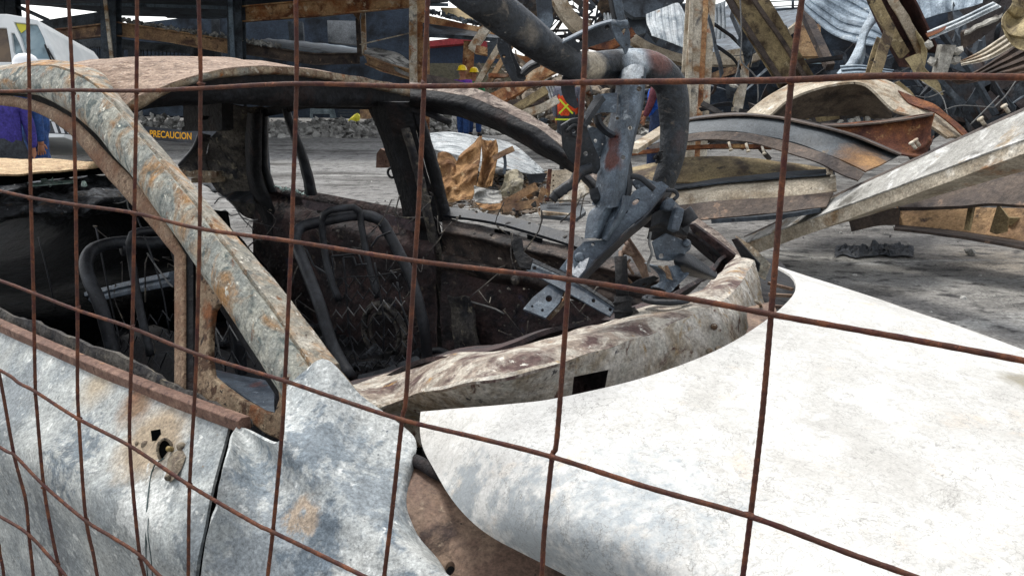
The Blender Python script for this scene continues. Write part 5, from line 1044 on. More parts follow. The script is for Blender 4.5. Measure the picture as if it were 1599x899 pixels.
sheet('dark_roof', [[(1105, 96, 18), (1115, 30, 22), (1140, 5, 24)], [(1180, 75, 18), (1200, 25, 22), (1215, 12, 24)], [(1262, 40, 18), (1265, 15, 22), (1262, 10, 24)]], mZincD, 9, .03, '', parent=hall)
beam('roof_edge', [(1105, 88, 17.6), (1180, 76, 17.6), (1225, 55, 17.6), (1258, 28, 17.6)], B_PROF(.14, .1), mWarm, hall)
beam('ridge_beam', [(1190, 19, 23), (1262, 13, 23)], B_PROF(.1, .1), mSteelDark, hall)
for x in (1238,): beam('post', [(x, -20, 23), (x, 14, 23)], B_PROF(.06, .06), mSteelDark, hall)
for y in (2, 10): beam('rail', [(1185, y + 2, 23.5), (1262, y - 2, 23.5)], B_PROF(.03, .03), mSteelDark, hall)
# dark mass above the middle
pl('hanging_roof_panel', [(962, -60), (1090, -60), (1068, 3), (1040, 12), (1012, 27), (990, 27), (974, 16)], [(962, -60, 13), (1090, -60, 13.4), (1000, 27, 13)], .1, mSteelDark, None, label='dark folded roof panel hanging above the bent tube', cat='panel')
pl('hanging_roof_panel', [(975, 12), (1012, 20), (1008, 52), (996, 55), (985, 48)], [(975, 12, 13.2), (1012, 20, 13.2), (985, 48, 13.2)], .08, mZincD, None, label='narrow dark strip under the folded roof panel', cat='panel')
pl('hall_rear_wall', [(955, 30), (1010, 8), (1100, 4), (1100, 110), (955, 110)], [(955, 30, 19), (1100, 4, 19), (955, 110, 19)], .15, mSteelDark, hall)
mb = MB(); random.seed(33)
for i in range(95):
    px = uni(1110, 1620); py = uni(60, 205); d = uni(9.5, 16); p = D(px, py, d)
    if px > 1450: d = uni(7.8, 9.5); p = D(px, py, d)
    a = Vector((uni(-1, 1), uni(-.3, .3), uni(-.7, .7))).normalized() * uni(.12, .55); q = Vector((uni(-.3, .3), uni(-.3, .3), uni(-1, 1))).normalized() * uni(.03, .14)
    if i % 4 == 0: mb.sweep([p - a, p + Vector((0, 0, uni(-.06, .06))), p + a], B_PROF(uni(.02, .1), uni(.02, .08)), (0, -1, .3))
    else: r = loft([[p - a - q, p - q * .6, p + a - q], [p - a, p + q * .4, p + a], [p - a + q, p + q * 1.3, p + a + q * .8]], 10, 6, bump=.06, bs=3); mb.surf(r, .01, smooth=False)
tag(mb.build('scrap_heap', mat('shaded_scrap', rgb('4a525a'), [(rgb('565e66'), .8, .54, .05), (rgb('17181c'), 1.1, .53, .05), (rgb('4c3a30'), .7, .63, .05), (rgb('8b98a3'), 1.0, .64, .03)], bump=.5, bscale=12)), kind='stuff')
# ---- columns and leaning members (pixel, distance)
def bt(pts, prof, m, lab, up=TOCAM, cat='beam', grp=GS, name='steel_beam', **k): return beam(name, pts, prof, m, None, up=up, label=lab, cat=cat, group=grp, **k)
c1 = bt([(1099, -90, 11), (1094, 0, 11), (1084, 170, 11), (1078, 284, 11)], I_PROF(.30, .36, .03), mSteelPale, 'upright pale column with an orange rust stripe, right of the bent tube', cat='column', name='steel_column')
beam('rust_stripe_flange', [(1106, -90, 10.85), (1102, 0, 10.85), (1093, 170, 10.85), (1088, 250, 10.85)], B_PROF(.03, .07), mSteelOr, c1, up=TOCAM)
beam('edge_flange', [(1086, -90, 10.84), (1080, 0, 10.84), (1075, 170, 10.84), (1070, 250, 10.84)], B_PROF(.04, .05), mSteelPale, c1, up=TOCAM)
b = bt([(1120, -80, 9.6), (1160, -10, 9.7), (1205, 65, 9.8), (1250, 140, 9.9), (1290, 205, 10)], I_PROF(.28, .36, .03), mOlive, 'thick olive brown beam leaning down to the right beside the pale column', warp=.02)
beam('edge_flange', [(1102, -70, 9.4), (1139, 0, 9.5), (1180, 65, 9.6), (1222, 130, 9.7)], B_PROF(.04, .06), mSteelBr, b, up=TOCAM)
beam('edge_flange', [(1140, -70, 9.4), (1177, 0, 9.5), (1222, 65, 9.6), (1262, 130, 9.7)], B_PROF(.04, .05), mSteelBr, b, up=TOCAM)
b = bt([(1345, -90, 7.8), (1375, -10, 8), (1400, 45, 8.1), (1425, 92, 8.2)], C_PROF(.30, .30, .02), mMaroB, 'torn brown box beam hanging down at the top right', warp=.015, up=(1, 0, .4))
beam('side_plate', [(1338, -60, 7.6), (1365, 0, 7.7), (1392, 52, 7.8), (1412, 86, 7.9)], B_PROF(.05, .10), mOlive, b, up=TOCAM)
mb = MB(); mb.surf(loft([[D(*p) for p in c] for c in ([(1352, -60, 7.6), (1385, 0, 7.7), (1410, 45, 7.8), (1436, 92, 7.9)], [(1372, -60, 7.6), (1402, 0, 7.7), (1420, 30, 7.8), (1440, 70, 7.9)])], 20, 4, bump=.02), .012); mb.build('web_plate', mWarm, b)
mb = MB(); mb.surf(loft([[D(*p) for p in c] for c in ([(1408, 20, 8), (1425, 50, 7.9), (1438, 75, 7.9), (1432, 105, 7.8)], [(1418, 24, 7.9), (1440, 60, 7.8), (1447, 90, 7.8), (1447, 118, 7.7)])], 24, 6, bump=.03, bs=5), .012); mb.build('torn_flap', mYelSh, b)
mb = MB(); mb.surf(loft([[D(*p) for p in c] for c in ([(1410, 95, 7.7), (1428, 115, 7.6), (1452, 138, 7.5), (1470, 148, 7.5)], [(1432, 86, 7.6), (1446, 108, 7.5), (1462, 128, 7.5), (1473, 147, 7.5)])], 24, 8, bump=.04, bs=5), .012); mb.build('torn_flap', mYelSh, b)
bt([(1390, 62, 7.6), (1380, 92, 7.5), (1372, 120, 7.4), (1366, 150, 7.4)], C_PROF(.12, .11), mOlive, 'short olive strut standing under the hanging box beam', warp=.02)
bt([(1400, 128, 7.7), (1414, 140, 7.7), (1428, 158, 7.6)], C_PROF(.09, .1), mOlive, 'stubby brown off-cut wedged behind the arched beam', warp=.01)
bt([(975, 45, 13), (1010, 68, 13), (1045, 82, 13), (1082, 92, 13)], C_PROF(.22, .14), mWarm, 'rusty tan beam sagging behind the white corrugated sheet')
bt([(1100, 90, 13.4), (1150, 90, 13.2), (1172, 85, 13), (1196, 76, 13)], C_PROF(.17, .14), mWarm, 'short cream beam between the pale column and the leaning olive beam')
bt([(1100, 120, 14), (1130, 108, 14), (1165, 98, 14)], C_PROF(.14, .14), mSteelTan, 'grey tan strut under the short cream beam')
bt([(1172, 100, 12), (1162, 150, 12), (1156, 182, 12)], C_PROF(.12, .14), mSteelPale, 'thin cream stub column with a frayed top')
bt([(1148, 20, 16), (1165, 60, 15.6), (1178, 100, 15.2)], B_PROF(.18, .2), mSteelDark, 'dark slanting strut behind the leaning olive beam')
bt([(1256, 20, 14), (1275, 60, 13.6), (1296, 105, 13.2)], B_PROF(.14, .14), mSteelBr, 'thin dark brace running down behind the yellow cab')
bt([(1262, 40, 18), (1262, 90, 18)], B_PROF(.2, .5), mSteelTan, 'pale vertical panel beside the yellow cab', cat='panel', name='wall_post', grp=None)
# wires hanging by the stub column
for k, pts in enumerate(([(1155, -20), (1158, 60), (1156, 90), (1162, 102), (1180, 120), (1184, 145), (1183, 160)], [(1154, 95), (1152, 110), (1148, 122)])):
    P = [D(x, y, 9.3) for x, y in pts]; mb = MB(); mb.tube(spline(P, 20), .009, n=6); tag(mb.build('cable', mWire, base=P[0]), ['long pale cable hanging in front of the leaning olive beam', 'short cable holding a grey weight'][k], 'cable')
p = D(1145, 133, 9.3); mb = MB(); mb.rock(p, .075, 1.1); tag(mb.build('hanging_weight', mConc, base=p), 'small grey lump hanging on a cable by the stub column', 'weight')
# ---- sheets
sheet('roofing_sheet', [[(1009, 22, 12.8), (1012, 40, 12.6), (1018, 58, 12.4)], [(1034, 12, 12.8), (1042, 40, 12.6), (1048, 68, 12.4)], [(1058, 5, 12.8), (1066, 40, 12.6), (1072, 76, 12.4)], [(1068, 18, 12.8), (1079, 40, 12.6), (1083, 70, 12.4)]], mZincW, 7, .018, 'white corrugated sheet hanging left of the pale column', along=False, mm=60, n=24)
sheet('roofing_sheet', [[(1111, 8, 14), (1104, 66, 14)], [(1134, 0, 14), (1133, 60, 14)]], mZincW, 4, .025, 'narrow white corrugated strip right of the pale column', along=False, mm=40, n=20)
sheet('roofing_sheet', [[(940, 0, 15), (944, 34, 15)], [(958, -4, 15), (965, 32, 15)]], mZincW, 4, .02, 'small white sheet scrap at the top behind the grey strut', along=False, mm=40, n=20)
sheet('roofing_sheet', [[(1254, 2, 9.2), (1262, 24, 9.1), (1300, 50, 9.0), (1335, 64, 8.9), (1388, 78, 8.8)], [(1260, -30, 9.4), (1310, -8, 9.3), (1345, 10, 9.2), (1370, 28, 9.1), (1392, 44, 9.0)], [(1300, -60, 9.6), (1340, -35, 9.5), (1370, -12, 9.4), (1390, 10, 9.3), (1400, 30, 9.2)]], mZinc, 8, .014, 'large blue grey corrugated sheet left of the torn box beam', along=False, n=70, mm=60, bump=.09)
mb = MB()
mb.surf(loft([[D(*p) for p in c] for c in ([(1364, 8, 8.3), (1345, 50, 8.2), (1325, 90, 8.1), (1308, 118, 8)], [(1370, 28, 8.2), (1352, 60, 8.1), (1335, 95, 8.0), (1318, 118, 7.9)], [(1368, 32, 8.4), (1352, 50, 8.3), (1348, 90, 8.1), (1340, 105, 8)])], 40, 8, bump=.03, bs=4), .008)
tag(mb.build('roofing_sheet', mZinc, base=D(1335, 70, 8.1)), 'narrow bluish sheet strip leaning from the box beam down to the arch', 'sheet', 'torn roofing sheets of the collapsed hall')
sheet('roofing_sheet', [[(1312, 104, 7.9), (1350, 103, 7.9), (1396, 108, 7.9)], [(1316, 118, 7.7), (1350, 116, 7.7), (1390, 119, 7.7)]], mZinc, 3, .02, 'low bluish sheet scrap lying behind the crown of the arch', along=False)
sheet('roofing_sheet', [[(1420, -20, 9.6), (1425, 34, 9.4)], [(1480, -25, 9.6), (1480, 22, 9.4)], [(1535, -30, 9.6), (1532, 3, 9.4)]], mZinc, 5, .03, 'grey ribbed sheet along the top edge at the right', along=False, n=40)
sheet('roofing_sheet', [[(1448, 50, 7.6), (1500, 28, 7.6), (1550, 4, 7.6)], [(1452, 62, 7.5), (1506, 38, 7.5), (1563, 12, 7.5)]], mZincW, 2, .03, 'bright folded sheet strip with an orange end at the top right', along=False, n=50, mm=14, bump=.015)
mb = MB(); mb.surf(loft([[D(1446, 52, 7.4), D(1462, 47, 7.4), D(1478, 40, 7.4)], [D(1449, 58, 7.38), D(1466, 51, 7.38), D(1476, 45, 7.38)]], 10, 3), .01); tag(mb.build('rusted_edge', mRustO, base=D(1460, 50, 7.4)), 'orange rusted fold at the tip of the bright sheet strip', 'sheet')
sheet('roofing_sheet', [[(1562, -20, 6.4), (1568, 30, 6.3), (1570, 62, 6.2)], [(1590, -24, 6.5), (1588, 30, 6.4), (1580, 76, 6.2)], [(1640, -30, 6.4), (1615, 30, 6.2), (1592, 78, 6.1)]], mYelSh, 3, .02, 'crumpled yellow brown sheet hanging at the right edge', bump=.16)
mb = MB(); mb.surf(loft([[D(*p) for p in c] for c in ([(1505, 50, 7.4), (1525, 42, 7.4), (1560, 24, 7.4)], [(1504, 75, 7.5), (1530, 62, 7.5), (1563, 34, 7.5)])], 24, 8, bump=.03, bs=6), .03); tag(mb.build('slab_piece', mSteelBr, base=D(1530, 50, 7.4)), 'dark brown broken slab with pale edge below the bright strip', 'slab')
mb = MB(); mb.surf(loft([[D(*p) for p in c] for c in ([(1505, 47, 7.36), (1527, 39, 7.36), (1562, 20, 7.36)], [(1506, 52, 7.34), (1528, 44, 7.34), (1563, 26, 7.34)])], 24, 3, bump=.03, bs=9), .03); tag(mb.build('slab_piece', mConc, base=D(1530, 42, 7.4)), 'pale broken top edge of the dark slab', 'slab')
sheet('roofing_sheet', [[(1495, 95, 7.0), (1530, 75, 7.0), (1575, 48, 6.9)], [(1500, 104, 6.9), (1545, 92, 6.9), (1592, 64, 6.8)]], mSteelPale, 3, .02, 'mauve grey crumpled strip below the dark slab', along=False, bump=.05)
sheet('roofing_sheet', [[(1480, 120, 7.4), (1530, 100, 7.3), (1600, 62, 7.2)], [(1490, 128, 7.2), (1560, 120, 7.1), (1640, 110, 7.0)]], mat('umber_sheet', rgb('3f342e'), [(rgb('5d4d42'), 2.5, .52, .08), (rgb('241e1d'), 3, .57, .06)], bump=.5, bscale=20, coarse=.5), 4, .02, 'dark umber sheet sagging under the crumpled strips', along=False, bump=.06)
for (x, y, r, l) in [(1470, 95, .13, 'tall ribbed grey block among the concrete pieces'), (1455, 98, .07, 'grey lump left of the tall ribbed block'), (1492, 80, .09, 'pale angular chunk above right of the ribbed block'), (1492, 94, .05, 'small dark chunk under the pale angular one'), (1450, 70, .07, 'white chunk at the left tip of the slab')]:
    p = D(x, y, 7.3); mb = MB()
    if r > .12: mb.box(p, (.10, .12, .28), Matrix.Rotation(.12, 3, 'Y'), jit=.02)
    else: mb.rock(p, r, 1)
    tag(mb.build('concrete_chunk', mConc, base=p), l, 'rubble', bevel if False else 'concrete chunks caught in the torn sheets')
for k, pts in enumerate(([(1475, 172, 6.8), (1500, 165, 6.8), (1552, 168, 6.7)], [(1552, 168, 6.7), (1570, 150, 6.7), (1586, 127, 6.7)], [(1430, 150, 7), (1450, 152, 7), (1475, 142, 7)], [(1515, 195, 6.6), (1535, 175, 6.6), (1560, 150, 6.7)], [(1395, 118, 7.7), (1420, 105, 7.7)], [(1440, 128, 7), (1470, 150, 6.9), (1480, 180, 6.8)])):
    P = [D(*p) for p in pts]; mb = MB(); mb.tube(spline(P, 12), .005, n=6); tag(mb.build('thin_rod', mWire, base=P[0]), ['thin level rod at the foot of the dark gap', 'thin rod rising steeply to the upper right in the dark gap', 'short curled rod behind the rusted arch shoulder', 'thin rod fanning up from the silvered beam', 'short rod beside the torn flap of the box beam', 'thin drooping rod left of the level rod'][k], 'rod', 'thin rods in the dark gap')
# yellow cab
cab = thing('loader_cab', 'old cream cab of a machine far back between the braces', 'cab', Zp(1270, 170, 0))
mCream = mat('cream_cab_paint', rgb('b9ae86'), [(rgb('93896a'), 2, .55, .1)], bump=.1)
pl('cab_body', [(1252, 82), (1258, 78), (1290, 78), (1292, 104), (1290, 120), (1250, 120), (1251, 104)], [(1252, 82, 22), (1290, 82, 22), (1252, 104, 22)], .8, mCream, cab, holes=[[(1256, 86), (1261, 84), (1261, 101), (1254, 101)], [(1264, 84), (1284, 83), (1286, 101), (1264, 101)]])
pl('cab_glass', [(1254, 83), (1286, 82), (1287, 102), (1253, 102)], [(1254, 83, 22.1), (1286, 82, 22.1), (1254, 102, 22.1)], .03, mGlass, cab)
beam('cab_bumper', [(1248, 107, 21.8), (1296, 107, 21.8)], B_PROF(.1, .1), mZinc, cab)
pl('cab_skirt', [(1252, 112), (1284, 112), (1284, 122), (1252, 122)], [(1252, 112, 21.7), (1284, 112, 21.7), (1252, 122, 21.7)], .2, mat('yellow_skirt', rgb('c9b95a'), bump=0), cab)
# ---- the arch and the big beams in front
def curved(name, rows, m, lab, n=60, mm=10, bump=.012, th=.012, par=None, cat='beam', grp=GS):
    r = loft([[D(*p) for p in c] for c in rows], n, mm, bump=bump, bs=4); mb = MB(); mb.surf(r, th)
    o = mb.build(name, m, par, base=None if par else r[0][0])
    if not par: tag(o, lab, cat, grp)
    elif lab: o['label'] = lab
    return o
ar = curved('steel_beam', [[(1150, 192, 7.0), (1185, 160, 7.0), (1240, 128, 7.0), (1300, 117, 7.0), (1355, 117, 6.9), (1392, 128, 6.8), (1430, 152, 6.7), (1462, 172, 6.6), (1512, 210, 6.5)],
    [(1175, 200, 6.7), (1212, 172, 6.7), (1255, 144, 6.7), (1300, 131, 6.7), (1342, 128, 6.6), (1368, 142, 6.5), (1398, 172, 6.4), (1430, 184, 6.4), (1480, 214, 6.3)]], mWarm, 'bright cream beam bent into an arch', bump=.02, th=.02)
curved('inner_web', [[(1178, 198, 6.9), (1215, 172, 6.95), (1255, 146, 7), (1300, 133, 7), (1342, 130, 7), (1368, 146, 7), (1392, 178, 7)], [(1215, 196, 7.4), (1240, 188, 7.5), (1270, 183, 7.5), (1300, 182, 7.5), (1330, 182, 7.5), (1360, 184, 7.5), (1392, 188, 7.5)]], mat('shaded_brown_web', rgb('5b4f43'), [(rgb('75685a'), 2.4, .52, .08), (rgb('3b332d'), 3, .57, .06)], bump=.5, bscale=30), '', par=ar)
curved('rust_edge', [[(1400, 140, 6.62), (1430, 150, 6.58), (1465, 170, 6.5), (1512, 208, 6.4)], [(1418, 160, 6.55), (1440, 172, 6.5), (1470, 184, 6.45), (1506, 212, 6.35)]], mRustO, '', par=ar, bump=.03)
g_ = curved('steel_beam', [[(1282, 194, 6.5), (1340, 193, 6.4), (1400, 186, 6.3), (1430, 180, 6.2), (1458, 177, 6.1)], [(1290, 199, 6.45), (1345, 200, 6.35), (1400, 210, 6.25), (1432, 208, 6.2), (1452, 200, 6.1)], [(1300, 206, 6.4), (1350, 218, 6.3), (1400, 232, 6.2), (1435, 232, 6.1), (1452, 222, 6.05)], [(1310, 212, 6.3), (1352, 228, 6.2), (1400, 240, 6.1), (1440, 240, 6.1), (1458, 214, 6.2)]], mRustO, 'orange rusted curled beam end inside the arch', bump=.02)
curved('top_flange', [[(1282, 192, 6.6), (1340, 191, 6.5), (1400, 184, 6.4), (1458, 175, 6.2)], [(1282, 196, 6.4), (1340, 195, 6.3), (1400, 188, 6.2), (1456, 179, 6.05)]], mSteelBr, '', par=g_, bump=.005)
for (x, y, wl_) in [(1330, 189, 'second from the left'), (1340, 186, 'second from the right'), (1356, 186, 'rightmost'), (1312, 190, 'leftmost')]:
    p = D(x, y, 6.8); mb = MB(); mb.rock(p, .045); tag(mb.build('stone', mConc, base=p), wl_ + ' of the four pale stones inside the arch', 'stone', 'pale stones on the ledge inside the arch')
mWebE = mat('charcoal_beam_web_burnt_end', rgb('3d4246'), [(rgb('555a5e'), 2.2, .52, .08, (.5, 1, 1)), (rgb('24272a'), 3, .58, .06), (rgb('b9b9b4'), 9, .71, .02, None, 2.5), (rgb('8a7350'), 3, .67, .05)],
    spots=[(rgb('7d5c3c'), tuple(D(1350, 245, 5.6) - D(1010, 213, 6.6)), .16, .5, .9), (rgb('9a7448'), tuple(D(1362, 252, 5.6) - D(1010, 213, 6.6)), .08, .5, .9)], bump=.4, bscale=40, rough=.6)
e = curved('steel_beam', [[(1010, 213, 6.6), (1045, 195, 6.6), (1080, 184, 6.5), (1130, 178, 6.4), (1180, 178, 6.3), (1240, 186, 6.2), (1300, 200, 6.0), (1350, 216, 5.9), (1406, 240, 5.8)],
    [(1010, 222, 6.4), (1045, 205, 6.4), (1080, 194, 6.3), (1130, 190, 6.2), (1180, 192, 6.1), (1240, 202, 6.0), (1300, 220, 5.8), (1340, 238, 5.7), (1380, 255, 5.6)],
    [(1010, 228, 6.3), (1045, 218, 6.3), (1080, 208, 6.2), (1130, 205, 6.1), (1180, 209, 6.0), (1240, 222, 5.9), (1290, 240, 5.7), (1330, 258, 5.6), (1352, 268, 5.5)]], mWebE, 'long charcoal beam curving over the pile with white scratches', n=80, mm=16)
curved('top_flange', [[(1010, 212, 6.8), (1045, 194, 6.8), (1080, 183, 6.7), (1130, 177, 6.6), (1180, 177, 6.5), (1240, 184.5, 6.4), (1300, 199, 6.2), (1350, 214.5, 6.1), (1408, 239.5, 6.0)], [(1010, 215, 6.45), (1045, 197, 6.45), (1080, 186, 6.35), (1130, 180, 6.25), (1180, 180, 6.15), (1240, 188, 6.05), (1300, 202.5, 5.85), (1350, 218, 5.75), (1406, 242, 5.65)]], mSteelBr, '', par=e, bump=.006, n=80)
curved('lower_flange', [[(1010, 229, 6.3), (1045, 219, 6.2), (1080, 209, 6.1), (1130, 206, 6.0), (1180, 210, 5.9), (1240, 224, 5.8), (1290, 242, 5.6), (1330, 260, 5.5), (1350, 270, 5.45)], [(1020, 236, 6.25), (1050, 226, 6.15), (1080, 220, 6.05), (1130, 218, 5.95), (1180, 224, 5.85), (1230, 238, 5.75), (1280, 256, 5.55), (1315, 272, 5.45), (1340, 281, 5.4)]], mSteelBr, 'brown lower flange with bolts', par=e, bump=.008, n=80)
for x, y in [(1296, 262), (1290, 258), (1138, 222), (1165, 224), (1190, 228)]:
    p = D(x, y, 5.55 if x > 1200 else 5.85); mb = MB(); mb.tube([p, p + Vector((.01, -.03, -.05))], .010, n=8); mb.tube([p + Vector((.01, -.03, -.05)), p + Vector((.012, -.035, -.06))], .016, n=8); mb.build('bolt', mSteelPale, e)
bt([(985, 240, 6.3), (1060, 232, 6.2), (1130, 229, 6.1), (1205, 230, 6.0)], B_PROF(.085, .03), mRustO, 'thin orange rusted flat with bolts under the charcoal beam')
bt([(985, 236, 5.3), (1040, 200, 6.2), (1050, 192, 6.4)], B_PROF(.03, .10), mWarm, 'cream flat strip slanting up left of the charcoal beam', up=(0, 0, 1))
j = curved('steel_beam', [[(985, 262, 6.8), (1050, 248, 6.7), (1120, 244, 6.6), (1200, 250, 6.5), (1290, 262, 6.4)], [(985, 276, 6.6), (1050, 270, 6.5), (1120, 268, 6.4), (1200, 268, 6.3), (1290, 275, 6.2)], [(985, 285, 6.5), (1050, 284, 6.4), (1120, 285, 6.3), (1200, 282, 6.2), (1290, 286, 6.1)]], mOlive, 'wide tan plate girder lying under the charcoal beam')
k = curved('steel_beam', [[(1035, 296, 6.5), (1120, 283, 6.3), (1200, 276, 6.2), (1302, 268, 6.0)], [(1035, 305, 6.3), (1120, 293, 6.1), (1200, 285, 6.0), (1304, 277, 5.8)], [(1035, 330, 6.2), (1120, 318, 6.0), (1200, 312, 5.9), (1306, 298, 5.7)]], mWarm, 'grey cream channel lying lowest but one in the pile', bump=.01)
curved('top_flange', [[(1035, 288, 6.6), (1120, 277, 6.4), (1200, 270, 6.3), (1302, 263, 6.1)], [(1035, 297, 6.3), (1120, 285, 6.1), (1200, 278, 6.0), (1303, 270, 5.8)]], mSteelDark, '', par=k, bump=.004)
l_ = curved('steel_beam', [[(1035, 323, 6.1), (1120, 314, 5.9), (1200, 309, 5.8), (1300, 300, 5.6)], [(1038, 345, 6.0), (1120, 340, 5.8), (1200, 332, 5.7), (1290, 322, 5.5)]], mSteelBr, 'brown bottom beam of the pile resting on the asphalt')
bt([(1115, 343, 5.9), (1210, 336, 5.7), (1280, 325, 5.6)], B_PROF(.03, .2), mSteelDark, 'dark flat lying on the asphalt under the bottom beam', up=(0, 0, 1))
# long silvered beam
h_ = curved('steel_beam', [[(1162, 371, 6.5), (1760, 98, 3.9)], [(1163, 374, 6.4), (1760, 128, 3.75)], [(1165, 378, 6.3), (1760, 158, 3.6)]], mSilver, 'long silvered beam running from the asphalt up to the right edge', n=60, mm=8, bump=.004, th=.01)
curved('lower_face', [[(1165, 379, 6.31), (1760, 159, 3.61)], [(1178, 397, 6.28), (1760, 180, 3.58)]], mWarm, 'warm grey lower face', par=h_, n=60, bump=.003, th=.2)
curved('top_edge', [[(1161, 369, 6.52), (1760, 94, 3.92)], [(1162, 371.5, 6.49), (1760, 99, 3.89)]], mSteelBr, '', par=h_, n=60, bump=.002, th=.012)
for x, y in [(1538, 196), (1575, 176), (1430, 232), (1436, 228)]:
    p = D(x, y, 4.6 if x > 1500 else 5.2); mb = MB(); mb.tube([p, p + Vector((-.03, .0, .035))], .012, n=8); mb.tube([p + Vector((-.03, 0, .035)), p + Vector((-.036, 0, .042))], .02, n=8); mb.build('bolt', mSteelPale, h_)
bb = curved('steel_beam', [[(1400, 296, 6.2), (1480, 275, 5.9), (1560, 255, 5.6), (1700, 225, 5.2)], [(1400, 318, 6.1), (1480, 302, 5.8), (1560, 288, 5.5), (1700, 270, 5.1)], [(1405, 324, 6.0), (1480, 322, 5.7), (1560, 318, 5.4), (1700, 325, 5.0)]], mSteelBr, 'heavy purple brown beam under the long silvered beam', bump=.01, th=.03)
b2 = curved('steel_beam', [[(1400, 322, 6.5), (1480, 320, 6.2), (1560, 324, 5.9), (1720, 330, 5.3)], [(1400, 352, 6.4), (1480, 358, 6.1), (1560, 370, 5.8), (1720, 396, 5.2)]], mSteelTan, 'deep tan web girder with stiffener plates on the asphalt', bump=.01, th=.02)
curved('bottom_flange', [[(1398, 350, 6.45), (1480, 357, 6.15), (1560, 369, 5.85), (1720, 394, 5.25)], [(1396, 356, 6.1), (1480, 366, 5.8), (1560, 379, 5.5), (1720, 408, 4.9)]], mSteelBr, '', par=b2, bump=.004, th=.02)
for O in ([(1512, 320), (1520, 321), (1512, 360), (1505, 359)], [(1558, 318), (1575, 340), (1572, 362), (1555, 366), (1545, 362)], [(1575, 340), (1640, 340), (1640, 352), (1575, 352)]):
    pl('stiffener', O, [(O[0][0], O[0][1], 5.75), (O[1][0], O[1][1], 5.7), (O[2][0], O[2][1], 5.72)], .02, mOlive, b2)
bt([(1328, 348, 6.6), (1365, 340, 6.5), (1405, 338, 6.4)], I_PROF(.12, .14), mSteelBr, 'short dark brown beam end in the shadow below the silvered beam')
# ================================================================ MIDDLE: leaning pieces, crumpled sheets
bt([(862, -60, 12.2), (880, -8, 12), (902, 28, 12), (932, 50, 12), (965, 62, 12)], C_PROF(.26, .2), mWarm, 'wide tan channel curving down at the top centre', warp=.02)
bt([(915, 62, 11.6), (950, 66, 11.6), (985, 45, 11.6)], C_PROF(.14, .12), mRustO, 'rusty piece crossing behind the black bracket')
bt([(893, 30, 14), (920, 45, 14), (945, 50, 14)], C_PROF(.18, .14), mSteelPale, 'pale strip under the wide tan channel')
pl('dark_sheet', [(835, -20), (860, -20), (864, 34), (858, 46), (840, 36)], [(835, -20, 11), (860, -20, 11), (840, 36, 11)], .03, mZincD, None, label='narrow dark sheet hanging at the top centre', cat='sheet')
bt([(733, 66, 20), (731, 100, 20), (728, 160, 20)], I_PROF(.2, .28, .03), mSteelOr, 'orange column with a white streak behind the two workers', cat='column', name='steel_column')
bt([(772, 38, 18), (757, 60, 18), (742, 82, 18)], C_PROF(.2, .2), mSteelPale, 'short pale beam slanting left under the bent tube')
bt([(660, 24, 20), (700, 33, 19.8), (740, 42, 19.6), (780, 48, 19.4)], C_PROF(.2, .2), mSteelOr, 'orange brown eave beam behind the column')
bt([(792, 62, 15.5), (770, 98, 15.5), (746, 140, 15.5)], C_PROF(.12, .12), mWarm, 'left of two parallel cream struts leaning behind the tube')
bt([(803, 72, 15.2), (782, 106, 15.2), (762, 140, 15.2)], C_PROF(.10, .1), mSteelTan, 'right of two parallel cream struts leaning behind the tube')
bt([(768, 158, 12.5), (800, 142, 12.5), (832, 122, 12.5), (878, 98, 12.5)], I_PROF(.2, .2, .02), mSteelOr, 'orange brown beam leaning up to the right behind the tube')
bt([(744, 72, 17), (790, 82, 17), (830, 92, 17)], C_PROF(.16, .16), mSteelOr, 'short rusty lintel right of the orange column')
bt([(662, 116, 16), (700, 124, 16), (740, 134, 16)], C_PROF(.14, .16), mSteelBr, 'dark brown beam lying above the workers')
bt([(780, 178, 11.5), (810, 160, 11.5), (850, 135, 11.5)], C_PROF(.12, .12), mOlive, 'olive strut lying among the scrap by the orange vest')
bt([(800, 175, 12), (840, 165, 12), (868, 150, 12)], C_PROF(.1, .12), mSteelPale, 'pale strut lying lowest by the orange vest')
bt([(760, 150, 14), (800, 158, 14), (850, 152, 14)], C_PROF(.1, .12), mSteelBr, 'thin brown strut crossing the scrap behind the pillar')
bt([(905, 118, 12.8), (960, 112, 12.8), (1000, 118, 12.8)], C_PROF(.1, .12), mWarm, 'thin cream beam just under the horizontal tube')
sheet('roofing_sheet', [[(852, 132, 13), (862, 160, 13)], [(868, 128, 13), (878, 155, 13)]], mZincW, 4, .02, 'small white sheet scrap left of the orange vest', along=False, mm=40, n=20)
sheet('roofing_sheet', [[(1000, 140, 14), (1008, 160, 14), (1010, 190, 14)], [(1060, 130, 14), (1068, 150, 14), (1070, 190, 14)]], mZincD, 5, .03, 'dark sheet behind the worker in the blue vest')
pl('eave_soffit', [(660, 36), (782, 54), (786, 60), (700, 54), (660, 52)], [(660, 36, 19.8), (782, 54, 19.4), (660, 52, 19)], .1, mSteelDark, None, label='dark soffit strip under the orange brown eave beam', cat='soffit')
pl('roof_patch', [(688, 12), (738, 13), (752, 32), (742, 36), (700, 27)], [(688, 12, 23), (738, 13, 23), (700, 27, 22)], .05, mat('ochre_roof', rgb('7d6a45'), [(rgb('96835a'), 1.5, .5, .1)], bump=.3, bscale=10), None, label='ochre roof patch above the eave beam', cat='roof')
mb = MB(); random.seed(8)
for i in range(90):
    s_ = rnd(); mb.rock(D(664 + 95 * s_, 17 + 24 * s_ + uni(-3, 1), 19.6), uni(.04, .12), .5)
tag(mb.build('roof_debris', mat('dark_roof_debris', rgb('3f454b'), [(rgb('6e767d'), 3, .53, .06), (rgb('1e2023'), 4, .56, .05)], bump=.5, bscale=20)), kind='stuff')
mb = MB()
